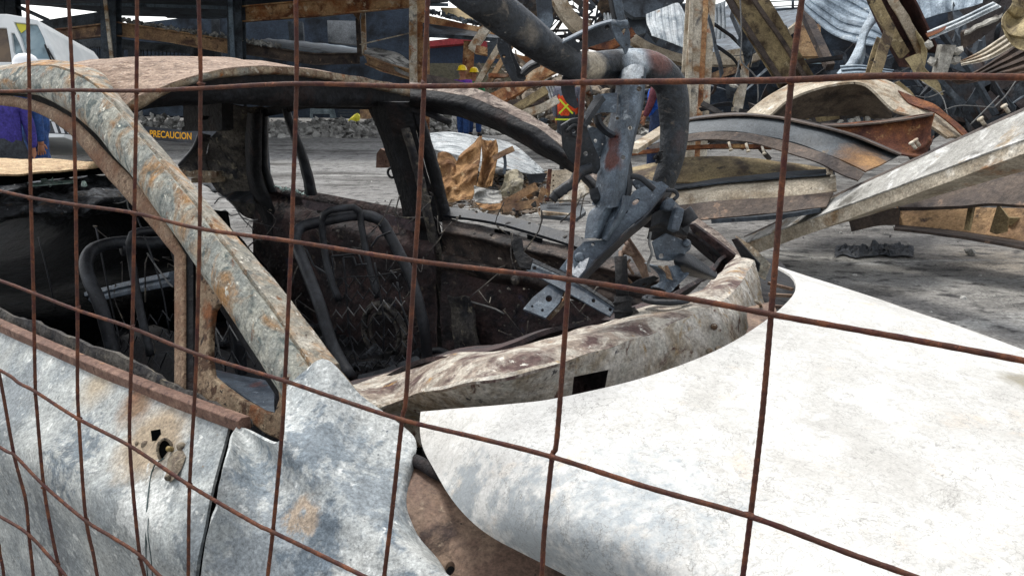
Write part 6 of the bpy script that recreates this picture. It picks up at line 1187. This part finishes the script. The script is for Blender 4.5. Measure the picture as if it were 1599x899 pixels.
for i in range(75):
    px, py, d = uni(795, 1010), uni(-10, 62), uni(14.5, 18); p = D(px, py, d)
    a = Vector((uni(-1, 1), uni(-.3, .3), uni(-1, 1))).normalized() * uni(.15, .7); q = Vector((uni(-.5, .5), uni(-.3, .3), uni(-1, 1))).normalized() * uni(.04, .22)
    if i % 2: mb.sweep([p - a, p + Vector((0, 0, uni(-.06, .06))), p + a], B_PROF(uni(.02, .09), uni(.02, .06)), (0, -1, .3))
    else: mb.surf(loft([[p - a - q, p - q * .6, p + a - q], [p - a, p + q * .4, p + a], [p - a + q, p + q * 1.3, p + a + q * .8]], 10, 6, bump=.06, bs=3), .01, smooth=False)
tag(mb.build('scrap_heap', mat('hanging_scrap', rgb('3e444a'), [(rgb('6b5a48'), .8, .55, .05), (rgb('1b1d21'), 1.1, .53, .05), (rgb('97a3ac'), 1.0, .62, .03)], bump=.5, bscale=12)), kind='stuff')
# heap of small scrap behind
mb = MB(); random.seed(21)
for i in range(170):
    px = uni(775, 1075); d = uni(14.5, 19); top = 105 + 22 * math.sin(px * .02) ; py = uni(top, 185); p = D(px, py, d)
    if p.z < .05: continue
    a = Vector((uni(-1, 1), uni(-.4, .4), uni(-.5, .6))).normalized(); L_ = uni(.3, 1.3)
    mb.sweep([p - a * L_ / 2, p, p + a * L_ / 2 + Vector((0, 0, uni(-.15, .15)))], B_PROF(uni(.03, .12), uni(.02, .1)), (0, -1, .3))
for i in range(350):
    px = uni(775, 1080); d = uni(14, 18); p = D(px, uni(125, 200), d)
    if p.z > 0: mb.rock(p, uni(.05, .22), .7)
tag(mb.build('scrap_heap', mat('mixed_scrap', rgb('766b5f'), [(rgb('9c8e7c'), .9, .50, .06), (rgb('2f2d2e'), 1.1, .55, .05), (rgb('8a5432'), .8, .62, .05), (rgb('bfbab0'), 1.6, .63, .04), (rgb('3a444e'), .7, .60, .05)], bump=.5, bscale=12)), kind='stuff')
mb = MB()
for i in range(260):
    px = uni(1075, 1600); d = uni(8.5, 13); p = D(px, uni(135, 215), d)
    if p.z < .02 or p.z > 1.0: continue
    mb.rock(p, uni(.05, .2), .7)
    if i % 3 == 0:
        a = Vector((uni(-1, 1), uni(-.4, .4), uni(-.4, .5))).normalized(); mb.sweep([p - a * .5, p, p + a * .5], B_PROF(.05, .06), (0, -1, .3))
tag(mb.build('scrap_heap', mat('dark_scrap', rgb('3d3a39'), [(rgb('5c554f'), .9, .52, .06), (rgb('151417'), 1.1, .56, .05), (rgb('6e675f'), 1.6, .66, .04)], bump=.5, bscale=12)), kind='stuff')
# pale flat sheet and crumpled heap in front of it
def gd(px, py, z=0): return Zp(px, py, z)
mb = MB(); rws = loft([[Zp(x, y, z) for x, y, z in [(655, 210, .62), (700, 207, .62), (745, 213, .55), (800, 225, .35), (850, 268, .12)]], [Zp(x, y, z) for x, y, z in [(662, 228, .55), (700, 240, .50), (745, 252, .42), (800, 268, .28), (848, 277, .10)]]], 90, 26, bump=.012, bs=1.5)
for i, r in enumerate(rws):
    for j in range(len(r)): r[j] = r[j] + Vector((0, 0, .018 * math.sin(i * 1.3)))
mb.surf(rws, .01, smooth=False); tag(mb.build('roofing_sheet', mat('streaked_white_sheet', rgb('a3a8aa'), [(rgb('c3c7c8'), 3, .50, .08, (1, 4, 1)), (rgb('6f7578'), 4, .57, .05, (1, 6, 1)), (rgb('7a5a44'), 3, .66, .03, (1, 3, 1))], bump=.4, bscale=30, rough=.8, spec=.15), base=rws[0][0]), 'large whitened sheet lying flat behind the crumpled orange metal', 'sheet', 'torn roofing sheets of the collapsed hall')
mFold = mat('golden_burnt_foil', rgb('7a5c42'), [(rgb('9f7c57'), 3, .48, .08), (rgb('5e4431'), 4, .57, .06), (rgb('d9bf94'), 8, .64, .05), (rgb('3d2d25'), 14, .66, .04)], bump=.5, bscale=40, rough=.9, coarse=.5, spec=.1)
mFoldG = mat('khaki_burnt_foil', rgb('7f7762'), [(rgb('a59c84'), 4, .5, .08), (rgb('4b463c'), 5, .57, .06), (rgb('c8c0ac'), 14, .65, .04)], bump=.5, bscale=40, rough=.65, coarse=.5)
def crumple(pts, m, lab, n=26, mm=20, amp=.13, d0=None, seed=0):
    """creased sheet metal: sharp folds"""
    r = loft([[D(*p) for p in c] for c in pts], n, mm)
    for i in range(len(r)):
        for j_ in range(len(r[0])):
            q = r[i][j_] * 4 + Vector((seed * 3.1, 0, 0)); f = 1 - 2 * abs(noise.noise(q)) - abs(noise.noise(q * 2.1)); 
            r[i][j_] = r[i][j_] + (CAMP - r[i][j_]).normalized() * amp * f + Vector((0, 0, amp * .25 * noise.noise(q * 1.3)))
    mb = MB(); mb.surf(r, .006, smooth=False); return tag(mb.build('crumpled_sheet', m, base=D(*pts[-1][len(pts[-1]) // 2])), lab, 'scrap', 'crumpled sheet metal in front of the white sheet')
crumple([[(742, 220, 7.9), (716, 246, 7.8), (702, 290, 7.7), (692, 314, 7.7)], [(746, 216, 7.8), (730, 246, 7.7), (722, 288, 7.6), (714, 314, 7.5)], [(753, 214, 7.7), (750, 245, 7.6), (744, 285, 7.5), (738, 310, 7.5)]], mFold, 'tall golden brown fold rising at the left of the crumpled heap', seed=1, n=50, mm=34, amp=.09)
crumple([[(748, 213, 7.6), (752, 232, 7.5), (752, 256, 7.5), (744, 290, 7.4)], [(762, 220, 7.8), (764, 238, 7.7), (762, 262, 7.6), (756, 292, 7.5)], [(775, 216, 7.6), (778, 235, 7.5), (774, 262, 7.4), (768, 292, 7.3)]], mFold, 'upright orange and khaki fold at the top of the heap', seed=2, n=50, mm=34, amp=.08)
crumple([[(684, 240, 7.9), (683, 258, 7.8), (681, 285, 7.7), (688, 308, 7.6)], [(700, 240, 7.9), (705, 258, 7.8), (704, 285, 7.7), (706, 300, 7.6)], [(716, 256, 7.9), (718, 268, 7.8), (716, 290, 7.7), (722, 300, 7.6)]], mFold, 'bulging golden sheet beside the centre pillar', seed=3, amp=.11, n=44, mm=40)
crumple([[(788, 270, 7.6), (785, 285, 7.5), (776, 300, 7.5), (768, 310, 7.4)], [(808, 264, 7.6), (808, 280, 7.5), (800, 298, 7.4), (795, 308, 7.4)], [(818, 276, 7.6), (816, 290, 7.5), (812, 302, 7.4), (806, 312, 7.4)]], mFoldG, 'khaki crumpled bundle in the middle of the heap', seed=4, amp=.12, n=44, mm=34)
crumple([[(740, 290, 7.5), (760, 296, 7.4), (782, 300, 7.4)], [(742, 314, 7.3), (762, 318, 7.2), (786, 318, 7.2)]], mStone, 'grey crumpled scrap low in the heap', seed=5, amp=.10, n=44, mm=34)
crumple([[(742, 316, 7.2), (766, 320, 7.1), (800, 312, 7.1)], [(750, 324, 7.1), (770, 328, 7.0), (806, 318, 7.0)]], mFold, 'low orange tongue of sheet in front of the heap', seed=6, amp=.06)
bt([(770, 248, 7.4), (785, 240, 7.4), (802, 232, 7.4)], B_PROF(.05, .05), mSteelTan, 'short brown bar sticking up right out of the heap')
bt([(784, 320, 7.0), (810, 306, 7.0), (838, 290, 7.0)], B_PROF(.05, .07), mSteelTan, 'brown bar leaning on the right side of the heap')
bt([(785, 326, 6.9), (815, 321, 6.9), (842, 316, 6.9)], B_PROF(.06, .07), mSteelTan, 'brown bar lying flat at the right foot of the heap')
bt([(842, 316, 6.9), (846, 305, 6.9), (849, 294, 6.9)], B_PROF(.05, .05), mSteelTan, 'short upright stub at the right end of the heap')
bt([(787, 240, 7.4), (789, 256, 7.4), (787, 272, 7.4)], B_PROF(.02, .03), mSteelDark, 'thin black stem standing in the heap')
pl('dark_board', [(822, 272), (855, 270), (848, 284), (826, 286)], [(822, 272, 7.6), (855, 270, 7.6), (822, 286, 7.6)], .03, mSteelDark, None, label='dark board under the tip of the white sheet', cat='board')
bx = pl('bolted_plate', [(858, 266), (905, 264), (935, 290), (900, 312), (852, 312), (856, 290)], [(858, 266, 6.9), (905, 264, 6.9), (852, 312, 6.8)], .04, mWarm, None, label='cream steel panel with a row of bolt holes', cat='panel', holes=[(864, 274 + i * 8, 1.5) for i in range(5)])
pl('panel_edge', [(856, 264), (862, 264), (858, 313), (851, 313)], [(856, 264, 6.7), (862, 264, 6.7), (851, 313, 6.7)], .08, mRustO, bx)
pl('steel_tray', [(844, 318), (905, 316), (915, 330), (900, 341), (844, 336)], [(844, 318, 6.9), (905, 316, 6.9), (844, 336, 6.5)], .03, mDarkWeb, None, label='dark shallow tray lying below the cream panel', cat='tray')
beam('tray_edge', [(844, 332, 6.5), (904, 338, 6.5)], B_PROF(.03, .05), mWarm, bpy.data.objects['steel_tray'])
mb = MB(); random.seed(5)
for i in range(420):
    px, py = uni(680, 900), uni(268, 335); p = Zp(px, py, uni(0, .10)); 
    if rnd() < .5: mb.rock(p, uni(.02, .07), .6)
    else:
        a = Vector((uni(-1, 1), uni(-.6, .6), uni(0, .4))).normalized() * uni(.05, .2); q = Vector((uni(-1, 1), uni(-1, 1), uni(-1, 1))).normalized() * uni(.02, .08); mb.add([p - a, p + q, p + a, p - q * .6], [(0, 1, 2, 3)])
tag(mb.build('small_scrap', mat('brown_small_scrap', rgb('5e5145'), [(rgb('8d7b66'), 5, .5, .06), (rgb('2a2625'), 6, .56, .05), (rgb('a0703f'), 4, .62, .04)], bump=.5)), kind='stuff')
# ================================================================ BENT DASHBOARD CROSS TUBE ON THE COWL
mRoughT = mat('scaled_dark_tube', rgb('2b3036'), [(rgb('434a52'), 9, .52, .08), (rgb('181b1f'), 12, .57, .06), (rgb('5a5048'), 16, .60, .05, None, 1.5), (rgb('8f8c86'), 40, .70, .03)],
    spots=[], bump=.6, bscale=90, rough=.6, coarse=.5)
j0 = D(1032, 300, 1.75); cb = thing('dashboard_crossbeam', 'bent black tube with grey steering brackets standing in the windscreen opening', 'car part', j0)
oC = wloc(cb)
for (c, px, py, d, r, rg) in []: pass
mT2 = mat('ash_spotted_tube', rgb('1f2327'), [(rgb('343a41'), 9, .52, .08), (rgb('101215'), 12, .57, .06), (rgb('5f5850'), 30, .64, .05, None, 1.5), (rgb('8f8c86'), 60, .72, .03)],
    spots=[(rgb('837a6d'), tuple(D(850, 62, 1.36) - oC), .045, .4, .8), (rgb('a89d8a'), tuple(D(928, 98, 1.58) - oC), .035, .4, .7), (rgb('9aa5ae'), tuple(D(995, 92, 1.66) - oC), .035, .4, .8), (rgb('d2d6d8'), tuple(D(1003, 84, 1.64) - oC), .022, .5, .9), (rgb('6b4740'), tuple(D(1030, 88, 1.68) - oC), .03, .5, .6), (rgb('5a4440'), tuple(D(1074, 220, 1.7) - oC), .03, .6, .6)], bump=.7, bscale=90, rough=.5, coarse=.5)
CL = [(430, -270, 1.18, 34), (540, -180, 1.22, 34), (640, -95, 1.28, 33), (715, -30, 1.32, 32), (760, 5, 1.36, 31), (810, 43, 1.42, 31), (850, 74, 1.48, 29), (885, 96, 1.54, 27), (915, 104, 1.6, 24), (955, 102, 1.66, 21), (1000, 102, 1.7, 21), (1028, 112, 1.72, 22), (1046, 132, 1.74, 24), (1052, 165, 1.75, 24.5), (1053, 205, 1.76, 24), (1048, 250, 1.77, 22), (1038, 280, 1.78, 19), (1030, 305, 1.79, 17)]
P = spline([D(x, y, d) for x, y, d, r in CL], 80); Rr = [p.x for p in spline([(r / F * d, i * .05, 0) for i, (x, y, d, r) in enumerate(CL)], 80)]
Rr = [r * (1 + .05 * noise.noise(Vector((i * .25, 0, 0)))) for i, r in enumerate(Rr)]
mb = MB(); mb.tube(P, Rr, n=28); mb.build('cross_tube', mT2, cb)
def bp(name, O, pts3, th, m, holes=(), bevel=.0015, lab=None, bump=0):
    mb = MB(); plate(mb, O, plane3(*pts3), th, holes, 14); o = mb.build(name, m, cb, bevel=bevel)
    if lab: o['label'] = lab
    return o
def q3(O, d, dx=0, dy=0):      # a plane through distance d, turned by dx, dy per 100 px
    x, y = O[0]; return [(x, y, d), (x + 100, y, d + dx), (x, y + 100, d + dy)]
def ribbon(name, rows, m, th=.003, n=30, mm=8, bump=0, lab=None, sharp=False):
    mb = MB(); k = len(rows) - 1; mb.surf(loft([[D(*p) for p in c] for c in rows], n, k * 4 + 1 if sharp else mm, bump=bump, bs=20, across=poly if sharp else None), th, smooth=not sharp); o = mb.build(name, m, cb)
    if lab: o['label'] = lab
    return o
# black arm
O = [(872, 66), (900, 52), (930, 38), (955, 31), (962, 45), (960, 60), (930, 70), (905, 78), (890, 86), (874, 88)]
bp('black_arm', O, q3(O, 1.52, .06, 0), .012, mDarkM, holes=[(905, 63, 5.5, 3.2, 0), (948, 43, 3.6)])
ribbon('arm_lip', [[(870, 66, 1.50), (900, 51, 1.52), (930, 37, 1.54), (955, 30, 1.56)], [(872, 69, 1.47), (902, 54, 1.49), (932, 40, 1.51), (956, 33, 1.53)]], mBlueM)
# spear strut
O = [(946, -30), (966, -30), (975, 20), (984, 52), (985, 68), (979, 84), (977, 86), (973, 76), (962, 62), (956, 46), (957, 34)]
bp('spear_strut', O, q3(O, 1.48, .02, .03), .006, mBlueM, holes=[[(968, 45), (978, 45), (975, 56)], (978, 71, 1.8)], lab='grey strut with a pointed tip')
ribbon('strut_flange', [[(947, -30, 1.47), (954, 10, 1.48), (959, 36, 1.49)], [(952, -30, 1.44), (959, 10, 1.45), (965, 36, 1.47)]], mDarkM)
mb = MB(); mb.tube([D(957, 35, 1.47), D(968, 38, 1.46), D(978, 36, 1.47)], .006, n=8); mb.build('strut_rib', mBlueM, cb)
# tall bracket with maroon stripe
sp_ = lambda x, y, d: tuple(D(x, y, d) - oC)
mBlueS = mat('stained_blue_grey_steel', rgb('454f59'), [(rgb('66727e'), 10, .53, .06), (rgb('39424c'), 16, .57, .06), (rgb('8d97a0'), 45, .64, .04), (rgb('a3abb1'), 14, .70, .03)],
    spots=[(rgb('552f2b'), sp_(953, 215, 1.59), .022, .25, .8), (rgb('552f2b'), sp_(949, 240, 1.58), .024, .25, .8), (rgb('5c3832'), sp_(956, 255, 1.58), .018, .3, .8), (rgb('c9cfd3'), sp_(990, 108, 1.6), .025, .4, .9)], bump=.45, bscale=110, rough=.5, veins=[(rgb('2c333b'), 20, .012, .6)])
ribbon('steering_bracket', [[(968, 118, 1.66), (958, 170, 1.65), (950, 200, 1.64), (940, 245, 1.63), (932, 290, 1.62), (926, 320, 1.62)],
    [(975, 108, 1.62), (968, 160, 1.61), (962, 200, 1.60), (952, 250, 1.59), (946, 290, 1.58), (942, 325, 1.58)],
    [(990, 100, 1.60), (985, 160, 1.59), (976, 200, 1.58), (966, 250, 1.57), (958, 290, 1.56), (955, 325, 1.56)],
    [(1003, 104, 1.61), (996, 160, 1.60), (988, 205, 1.60), (978, 250, 1.59), (972, 290, 1.58), (966, 322, 1.58)],
    [(1008, 110, 1.66), (1002, 165, 1.66), (990, 215, 1.66), (980, 260, 1.65), (976, 295, 1.64), (970, 325, 1.64)]], mBlueS, n=60, bump=.002, lab='tall blue grey steering bracket', sharp=True)
cut = MB()
for (x, y, r) in [(998, 139, 4), (984, 200, 3.6), (973, 246, 3.6), (1003, 121, 2), (964, 185, 2.4), (958, 150, 2.2)]:
    c = D(x, y, 1.605); n_ = (CAMP - c).normalized(); cut.tube([c + n_ * .06, c - n_ * .03], r / F * 1.6, n=12, smooth=False)
sb_ = [o for o in cb.children if o.name.startswith('steering_bracket')][0]; off_ = wloc(cb)
for i_ in range(len(cut.v)): cut.v[i_] = cut.v[i_] - off_
try:
    sb_.parent = None; cutmesh(sb_, cut)
finally: sb_.parent = cb
# pressed corrugated lower bracket
ribbon('pressed_bracket', [[(945, 298, 1.62), (936, 320, 1.61), (920, 335, 1.60), (915, 372, 1.59)], [(955, 300, 1.58), (948, 322, 1.57), (938, 338, 1.57), (928, 372, 1.57)], [(962, 302, 1.62), (958, 325, 1.61), (948, 345, 1.60), (936, 373, 1.60)], [(970, 304, 1.58), (968, 326, 1.57), (956, 350, 1.57), (943, 374, 1.57)], [(984, 306, 1.62), (976, 330, 1.61), (964, 350, 1.60), (948, 376, 1.60)]], mBlueM, n=34, bump=.003, sharp=True)
ribbon('pressed_bracket', [[(982, 240, 1.68), (988, 270, 1.68), (984, 310, 1.67), (966, 345, 1.66), (944, 380, 1.65)], [(976, 262, 1.63), (980, 285, 1.63), (976, 315, 1.62), (962, 342, 1.61), (942, 374, 1.60)]], mDarkM, n=34, mm=6)
# lower diagonal plate
O = [(990, 298), (1012, 288), (1033, 283), (1044, 291), (1030, 315), (1010, 332), (976, 361), (950, 386), (929, 405), (915, 424), (903, 436), (874, 419), (892, 396), (912, 377), (941, 374), (955, 347), (976, 318)]
dp = [(990, 298, 1.66), (1044, 291, 1.68), (903, 436, 1.56)]
bp('diagonal_plate', O, dp, .006, mBlueM, holes=[(993, 315, 7, 3.6, -.7), (977, 330, 3.2), (956, 352, 4.2), (926, 381, 2.8)], lab='blue grey diagonal plate with white ashed end', bevel=.001)
ribbon('plate_flange', [[(1044, 291, 1.68), (1010, 333, 1.63), (976, 362, 1.60), (929, 406, 1.57), (903, 437, 1.56)], [(1046, 300, 1.74), (1014, 342, 1.69), (982, 370, 1.66), (936, 414, 1.63), (908, 441, 1.60)]], mDarkM)
f = plane3(*dp); toC = (CAMP - f(900, 420)).normalized()
mb = MB(); plate(mb, [(886, 408), (895, 412), (897, 420), (906, 408), (920, 402), (914, 420), (903, 433), (890, 427), (884, 420)], lambda x, y: f(x, y) + toC * .0075, .0015); mb.build('ash_crust', mat('white_ash_crust', rgb('b9bcc0'), [(rgb('d6d8da'), 60, .5, .1), (rgb('7d868e'), 90, .6, .06)], bump=.7, bscale=150), cb)
mb = MB(); c = f(905, 402) + toC * .008; mb.tube([c, c + toC * .004], [.011, .007], n=16); mb.build('pressed_boss', mBlueM, cb)
# box bracket at the left
ribbon('box_arm', [[(926, 150, 1.62), (945, 146, 1.62), (964, 145, 1.62)], [(930, 168, 1.60), (945, 165, 1.60), (963, 165, 1.60)], [(922, 180, 1.60), (940, 176, 1.60), (962, 176, 1.60)]], mBlueM, th=.006)
O = [(876, 196), (892, 186), (911, 183), (922, 214), (937, 250), (938, 262), (932, 273), (905, 264), (888, 250), (879, 231)]
bp('side_plate', O, q3(O, 1.56, .02, .05), .008, mDarkM, holes=[(896, 205, 3), (915, 240, 3.5)])
O = [(905, 205), (925, 198), (940, 203), (955, 232), (946, 262), (938, 262), (922, 240)]
bp('inner_plate', O, q3(O, 1.62, .02, .03), .005, mBlueM, holes=[(930, 220, 3), (934, 250, 1.4), (931, 254, 1.4), (936, 256, 1.4), (932, 260, 1.4), (937, 246, 1.4), (942, 226, 3, 1.6, .6)])
ribbon('box_rim', [[(904, 190, 1.58), (918, 168, 1.58), (928, 152, 1.59), (935, 146, 1.60)], [(910, 196, 1.55), (923, 176, 1.55), (934, 160, 1.56), (942, 150, 1.57)]], mDarkM, th=.01)
ribbon('box_rim', [[(930, 178, 1.60), (934, 195, 1.60), (948, 208, 1.61), (960, 215, 1.61)], [(936, 178, 1.57), (942, 192, 1.57), (952, 202, 1.58), (962, 208, 1.58)]], mDarkM, th=.006)
for pts, r in (([(885, 205), (896, 196), (905, 200), (902, 212), (893, 210)], .004), ([(868, 305), (880, 295), (895, 285), (905, 270), (925, 262)], .011), ([(862, 312), (872, 300), (884, 296)], .010), ([(985, 275), (1000, 278), (1015, 290), (1022, 296)], .006), ([(1040, 297), (1052, 298), (1058, 305), (1052, 312)], .004)):
    mb = MB(); mb.tube(spline([D(x, y, 1.56) for x, y in pts], 16), r, n=8); mb.build('bent_rod', mDarkM, cb)
ribbon('side_wing', [[(920, 296, 1.60), (940, 290, 1.61), (958, 280, 1.62)], [(924, 312, 1.58), (944, 308, 1.59), (958, 300, 1.60)], [(930, 322, 1.62), (945, 322, 1.62), (956, 318, 1.62)]], mDarkM)
# hanging claw under the tube
O = [(776, 58), (792, 60), (797, 85), (806, 108), (808, 122), (820, 126), (818, 131), (800, 126), (790, 108), (783, 92), (776, 72)]
bp('hanging_claw', O, q3(O, 1.5, 0, 0), .01, mDarkM, holes=[(787, 88, 2.2)])
O = [(800, 50), (790, 62), (800, 95), (805, 120), (815, 128), (822, 122), (812, 105), (800, 80), (798, 68), (806, 56)]
bp('hanging_claw', O, q3(O, 1.54, 0, 0), .008, mTube)
ribbon('clamp_shell', [[(812, 108, 1.56), (826, 96, 1.56), (838, 90, 1.56)], [(814, 116, 1.52), (828, 104, 1.52), (842, 98, 1.52)], [(820, 120, 1.56), (832, 110, 1.56), (844, 104, 1.56)]], mDarkM, th=.006)
O = [(834, 92), (840, 82), (846, 84), (847, 96), (840, 102), (836, 98)]; bp('clamp_ear', O, q3(O, 1.53), .008, mDarkM)
ribbon('trailing_strap', [[(878, 120, 1.6), (876, 140, 1.6), (884, 160, 1.6), (898, 170, 1.6)], [(898, 116, 1.6), (896, 140, 1.6), (902, 158, 1.6), (906, 166, 1.6)]], mDarkM, bump=.004)
# lump on the vertical tube, foot clamp
mb = MB()
for i in range(6): mb.rock(D(1028, 245, 1.70) + Vector((uni(-.008, .008), 0, uni(-.012, .012))), uni(.006, .014))
tag(mb.build('melted_lump', mSoot, cb), kind=None)
O = [(985, 284), (1000, 276), (1030, 286), (1042, 296), (1036, 306), (1012, 300), (996, 297)]; bp('foot_plate', O, q3(O, 1.70, .02, .02), .01, mBlueM)
# lower right cluster
ribbon('column_housing', [[(1012, 320, 1.72), (1035, 310, 1.72), (1058, 316, 1.73), (1078, 330, 1.74)], [(1016, 335, 1.66), (1036, 326, 1.66), (1056, 332, 1.67), (1080, 345, 1.68)], [(1014, 352, 1.66), (1034, 350, 1.66), (1054, 358, 1.67), (1076, 366, 1.68)], [(1012, 372, 1.72), (1034, 372, 1.72), (1054, 376, 1.73), (1076, 382, 1.74)]], mDarkM, n=18, bump=.012, sharp=True)
O = [(1058, 322), (1070, 326), (1066, 345), (1060, 362), (1048, 358), (1052, 340)]; bp('switch_box', O, q3(O, 1.62, .02, 0), .03, mBlueM, bevel=.004)
O = [(1040, 312), (1052, 308), (1056, 318), (1048, 330), (1036, 326)]; bp('switch_box', O, q3(O, 1.64, .02, 0), .03, mBlueM, bevel=.004)
mb = MB(); mb.tube([D(1066, 330, 1.66), D(1078, 348, 1.66)], .02, n=14); mb.build('column_stub', mTube, cb)
O = [(1018, 378), (1040, 364), (1060, 372), (1080, 382), (1078, 390), (1058, 405), (1044, 408), (1026, 406)]; bp('mounting_plate', O, q3(O, 1.68, .02, .03), .006, mBlueM, holes=[(1033, 400, 4)])
mb = MB(); c = D(1072, 380, 1.68); mb.tube([c, c + (CAMP - c).normalized() * .012], [.010, .006], n=12); mb.build('rivet', mBlueM, cb)
ribbon('curved_blade', [[(1064, 394, 1.70), (1080, 398, 1.71), (1100, 412, 1.72), (1121, 428, 1.74)], [(1052, 405, 1.66), (1070, 410, 1.66), (1092, 422, 1.68), (1118, 434, 1.72)], [(1058, 424, 1.72), (1074, 430, 1.72), (1094, 435, 1.73), (1114, 437, 1.75)]], mDarkM, n=34, mm=10, lab='dark curved blade at the far end of the cowl')
ribbon('crumpled_plate', [[(1012, 412, 1.68), (1022, 420, 1.67), (1030, 440, 1.66), (1018, 452, 1.66)], [(1028, 412, 1.64), (1040, 425, 1.64), (1046, 436, 1.63), (1034, 458, 1.62)], [(1056, 418, 1.68), (1062, 428, 1.67), (1069, 436, 1.66), (1046, 458, 1.66)]], mBlueM, n=16, bump=.02, sharp=True)
ribbon('tan_patch', [[(1026, 414, 1.635), (1036, 424, 1.63), (1040, 436, 1.625)], [(1040, 414, 1.635), (1046, 426, 1.63), (1050, 438, 1.63)]], mPillarT, bump=.006)
O = [(978, 447), (998, 436), (1022, 430), (1030, 434), (1012, 446), (990, 456)]; bp('black_strap', O, q3(O, 1.70, .02, 0), .005, mSoot, holes=[(1006, 444, 3.4, 2, -.3)])
mb = MB(); mb.tube(spline([D(1016, 362, 1.62), D(1014, 380, 1.62), D(1018, 395, 1.61), D(1012, 412, 1.62), D(1015, 425, 1.62)], 16), .003, n=6); mb.build('pale_thread', mWire, cb)
mb = MB(); mb.tube([D(969, 400, 1.72), D(971, 440, 1.72), D(972, 462, 1.72)], .014, n=14); mb.tube([D(972, 462, 1.72), D(974, 508, 1.72)], [.019, .020], n=16); mb.tube([D(972, 468, 1.72), D(973, 472, 1.72)], .023, n=16); mb.tube([D(973, 484, 1.72), D(973, 488, 1.72)], .023, n=16); mb.build('steering_shaft', mSoot, cb)
for k in range(9):
    mb = MB(); x, y = uni(955, 985), uni(375, 420); mb.tube(spline([D(x, y, 1.74), D(x + uni(-10, 10), y + uni(5, 14), 1.72), D(x + uni(-14, 14), y + uni(10, 26), 1.74)], 8), uni(.003, .006), n=6); mb.build('wire_tangle', mBrownP, cb)
ribbon('torn_bracket', [[(976, 372, 1.78), (985, 395, 1.77), (998, 420, 1.76), (1008, 440, 1.76)], [(986, 370, 1.74), (998, 392, 1.74), (1008, 412, 1.73), (1014, 430, 1.73)]], mBrownP, bump=.006)
mb = MB()
for i in range(8): mb.rock(D(990, 491, 1.72) + Vector((uni(-.008, .008), 0, uni(-.01, .01))), uni(.008, .013))
mb.build('ash_lump', mInnerG, cb)
mb = MB(); c = D(1040, 470, 1.74)
for r in (.05, .038): mb.tube([c + Vector((r * math.cos(a), r * .6 * math.sin(a), .004)) for a in [k * math.pi / 10 for k in range(21)]], .006, n=8)
mb.build('column_ring', mDarkM, cb)
# loose flat bars across the opening
sb = thing('perforated_bar', 'long flat steel bar with holes lying across the windscreen opening', 'bar', D(890, 450, 1.9))
fp = [(823, 409, 2.0), (963, 477, 1.9), (822, 422, 1.98)]
mb = MB(); plate(mb, [(824, 408), (840, 408), (900, 440), (963, 477), (953, 494), (938, 486), (880, 453), (822, 422)], plane3(*fp), .005, [(835, 418, 2.8), (927, 469, 3), (953, 483, 2.6)], 12); mb.build('flat_bar', mBlueM, sb, bevel=.001)
mb = MB(); mb.surf(loft([[D(830, 402, 1.99), D(900, 436, 1.945), D(963, 476, 1.89)], [D(828, 408, 1.985), D(899, 441, 1.94), D(962, 481, 1.885)]], 20, 3), .004); mb.build('bar_flange', mDarkM, sb)
mb = MB(); plate(mb, [(798, 378), (803, 372), (815, 371), (818, 393), (832, 404), (828, 420), (812, 418), (804, 402)], plane3((798, 378, 1.99), (815, 371, 1.99), (812, 418, 1.97)), .01); mb.build('end_strap', mSoot, sb, bevel=.002)
o = pl('perforated_plate', [(858, 443), (881, 453), (874, 472), (852, 496), (817, 482), (832, 464)], [(858, 443, 1.96), (881, 453, 1.95), (817, 482, 1.9)], .006, mBlueM, None, holes=[(857, 466, 5.2), (831, 478, 2), (847, 484, 2.4)], label='short grey plate with one big and two small holes below the long bar', cat='plate')
ribbon_ = MB(); ribbon_.surf(loft([[D(882, 453, 1.949), D(876, 472, 1.93), D(853, 497, 1.905)], [D(886, 456, 1.96), D(880, 475, 1.94), D(857, 500, 1.915)]], 12, 3), .003); ribbon_.build('plate_flange', mPillarT, o)
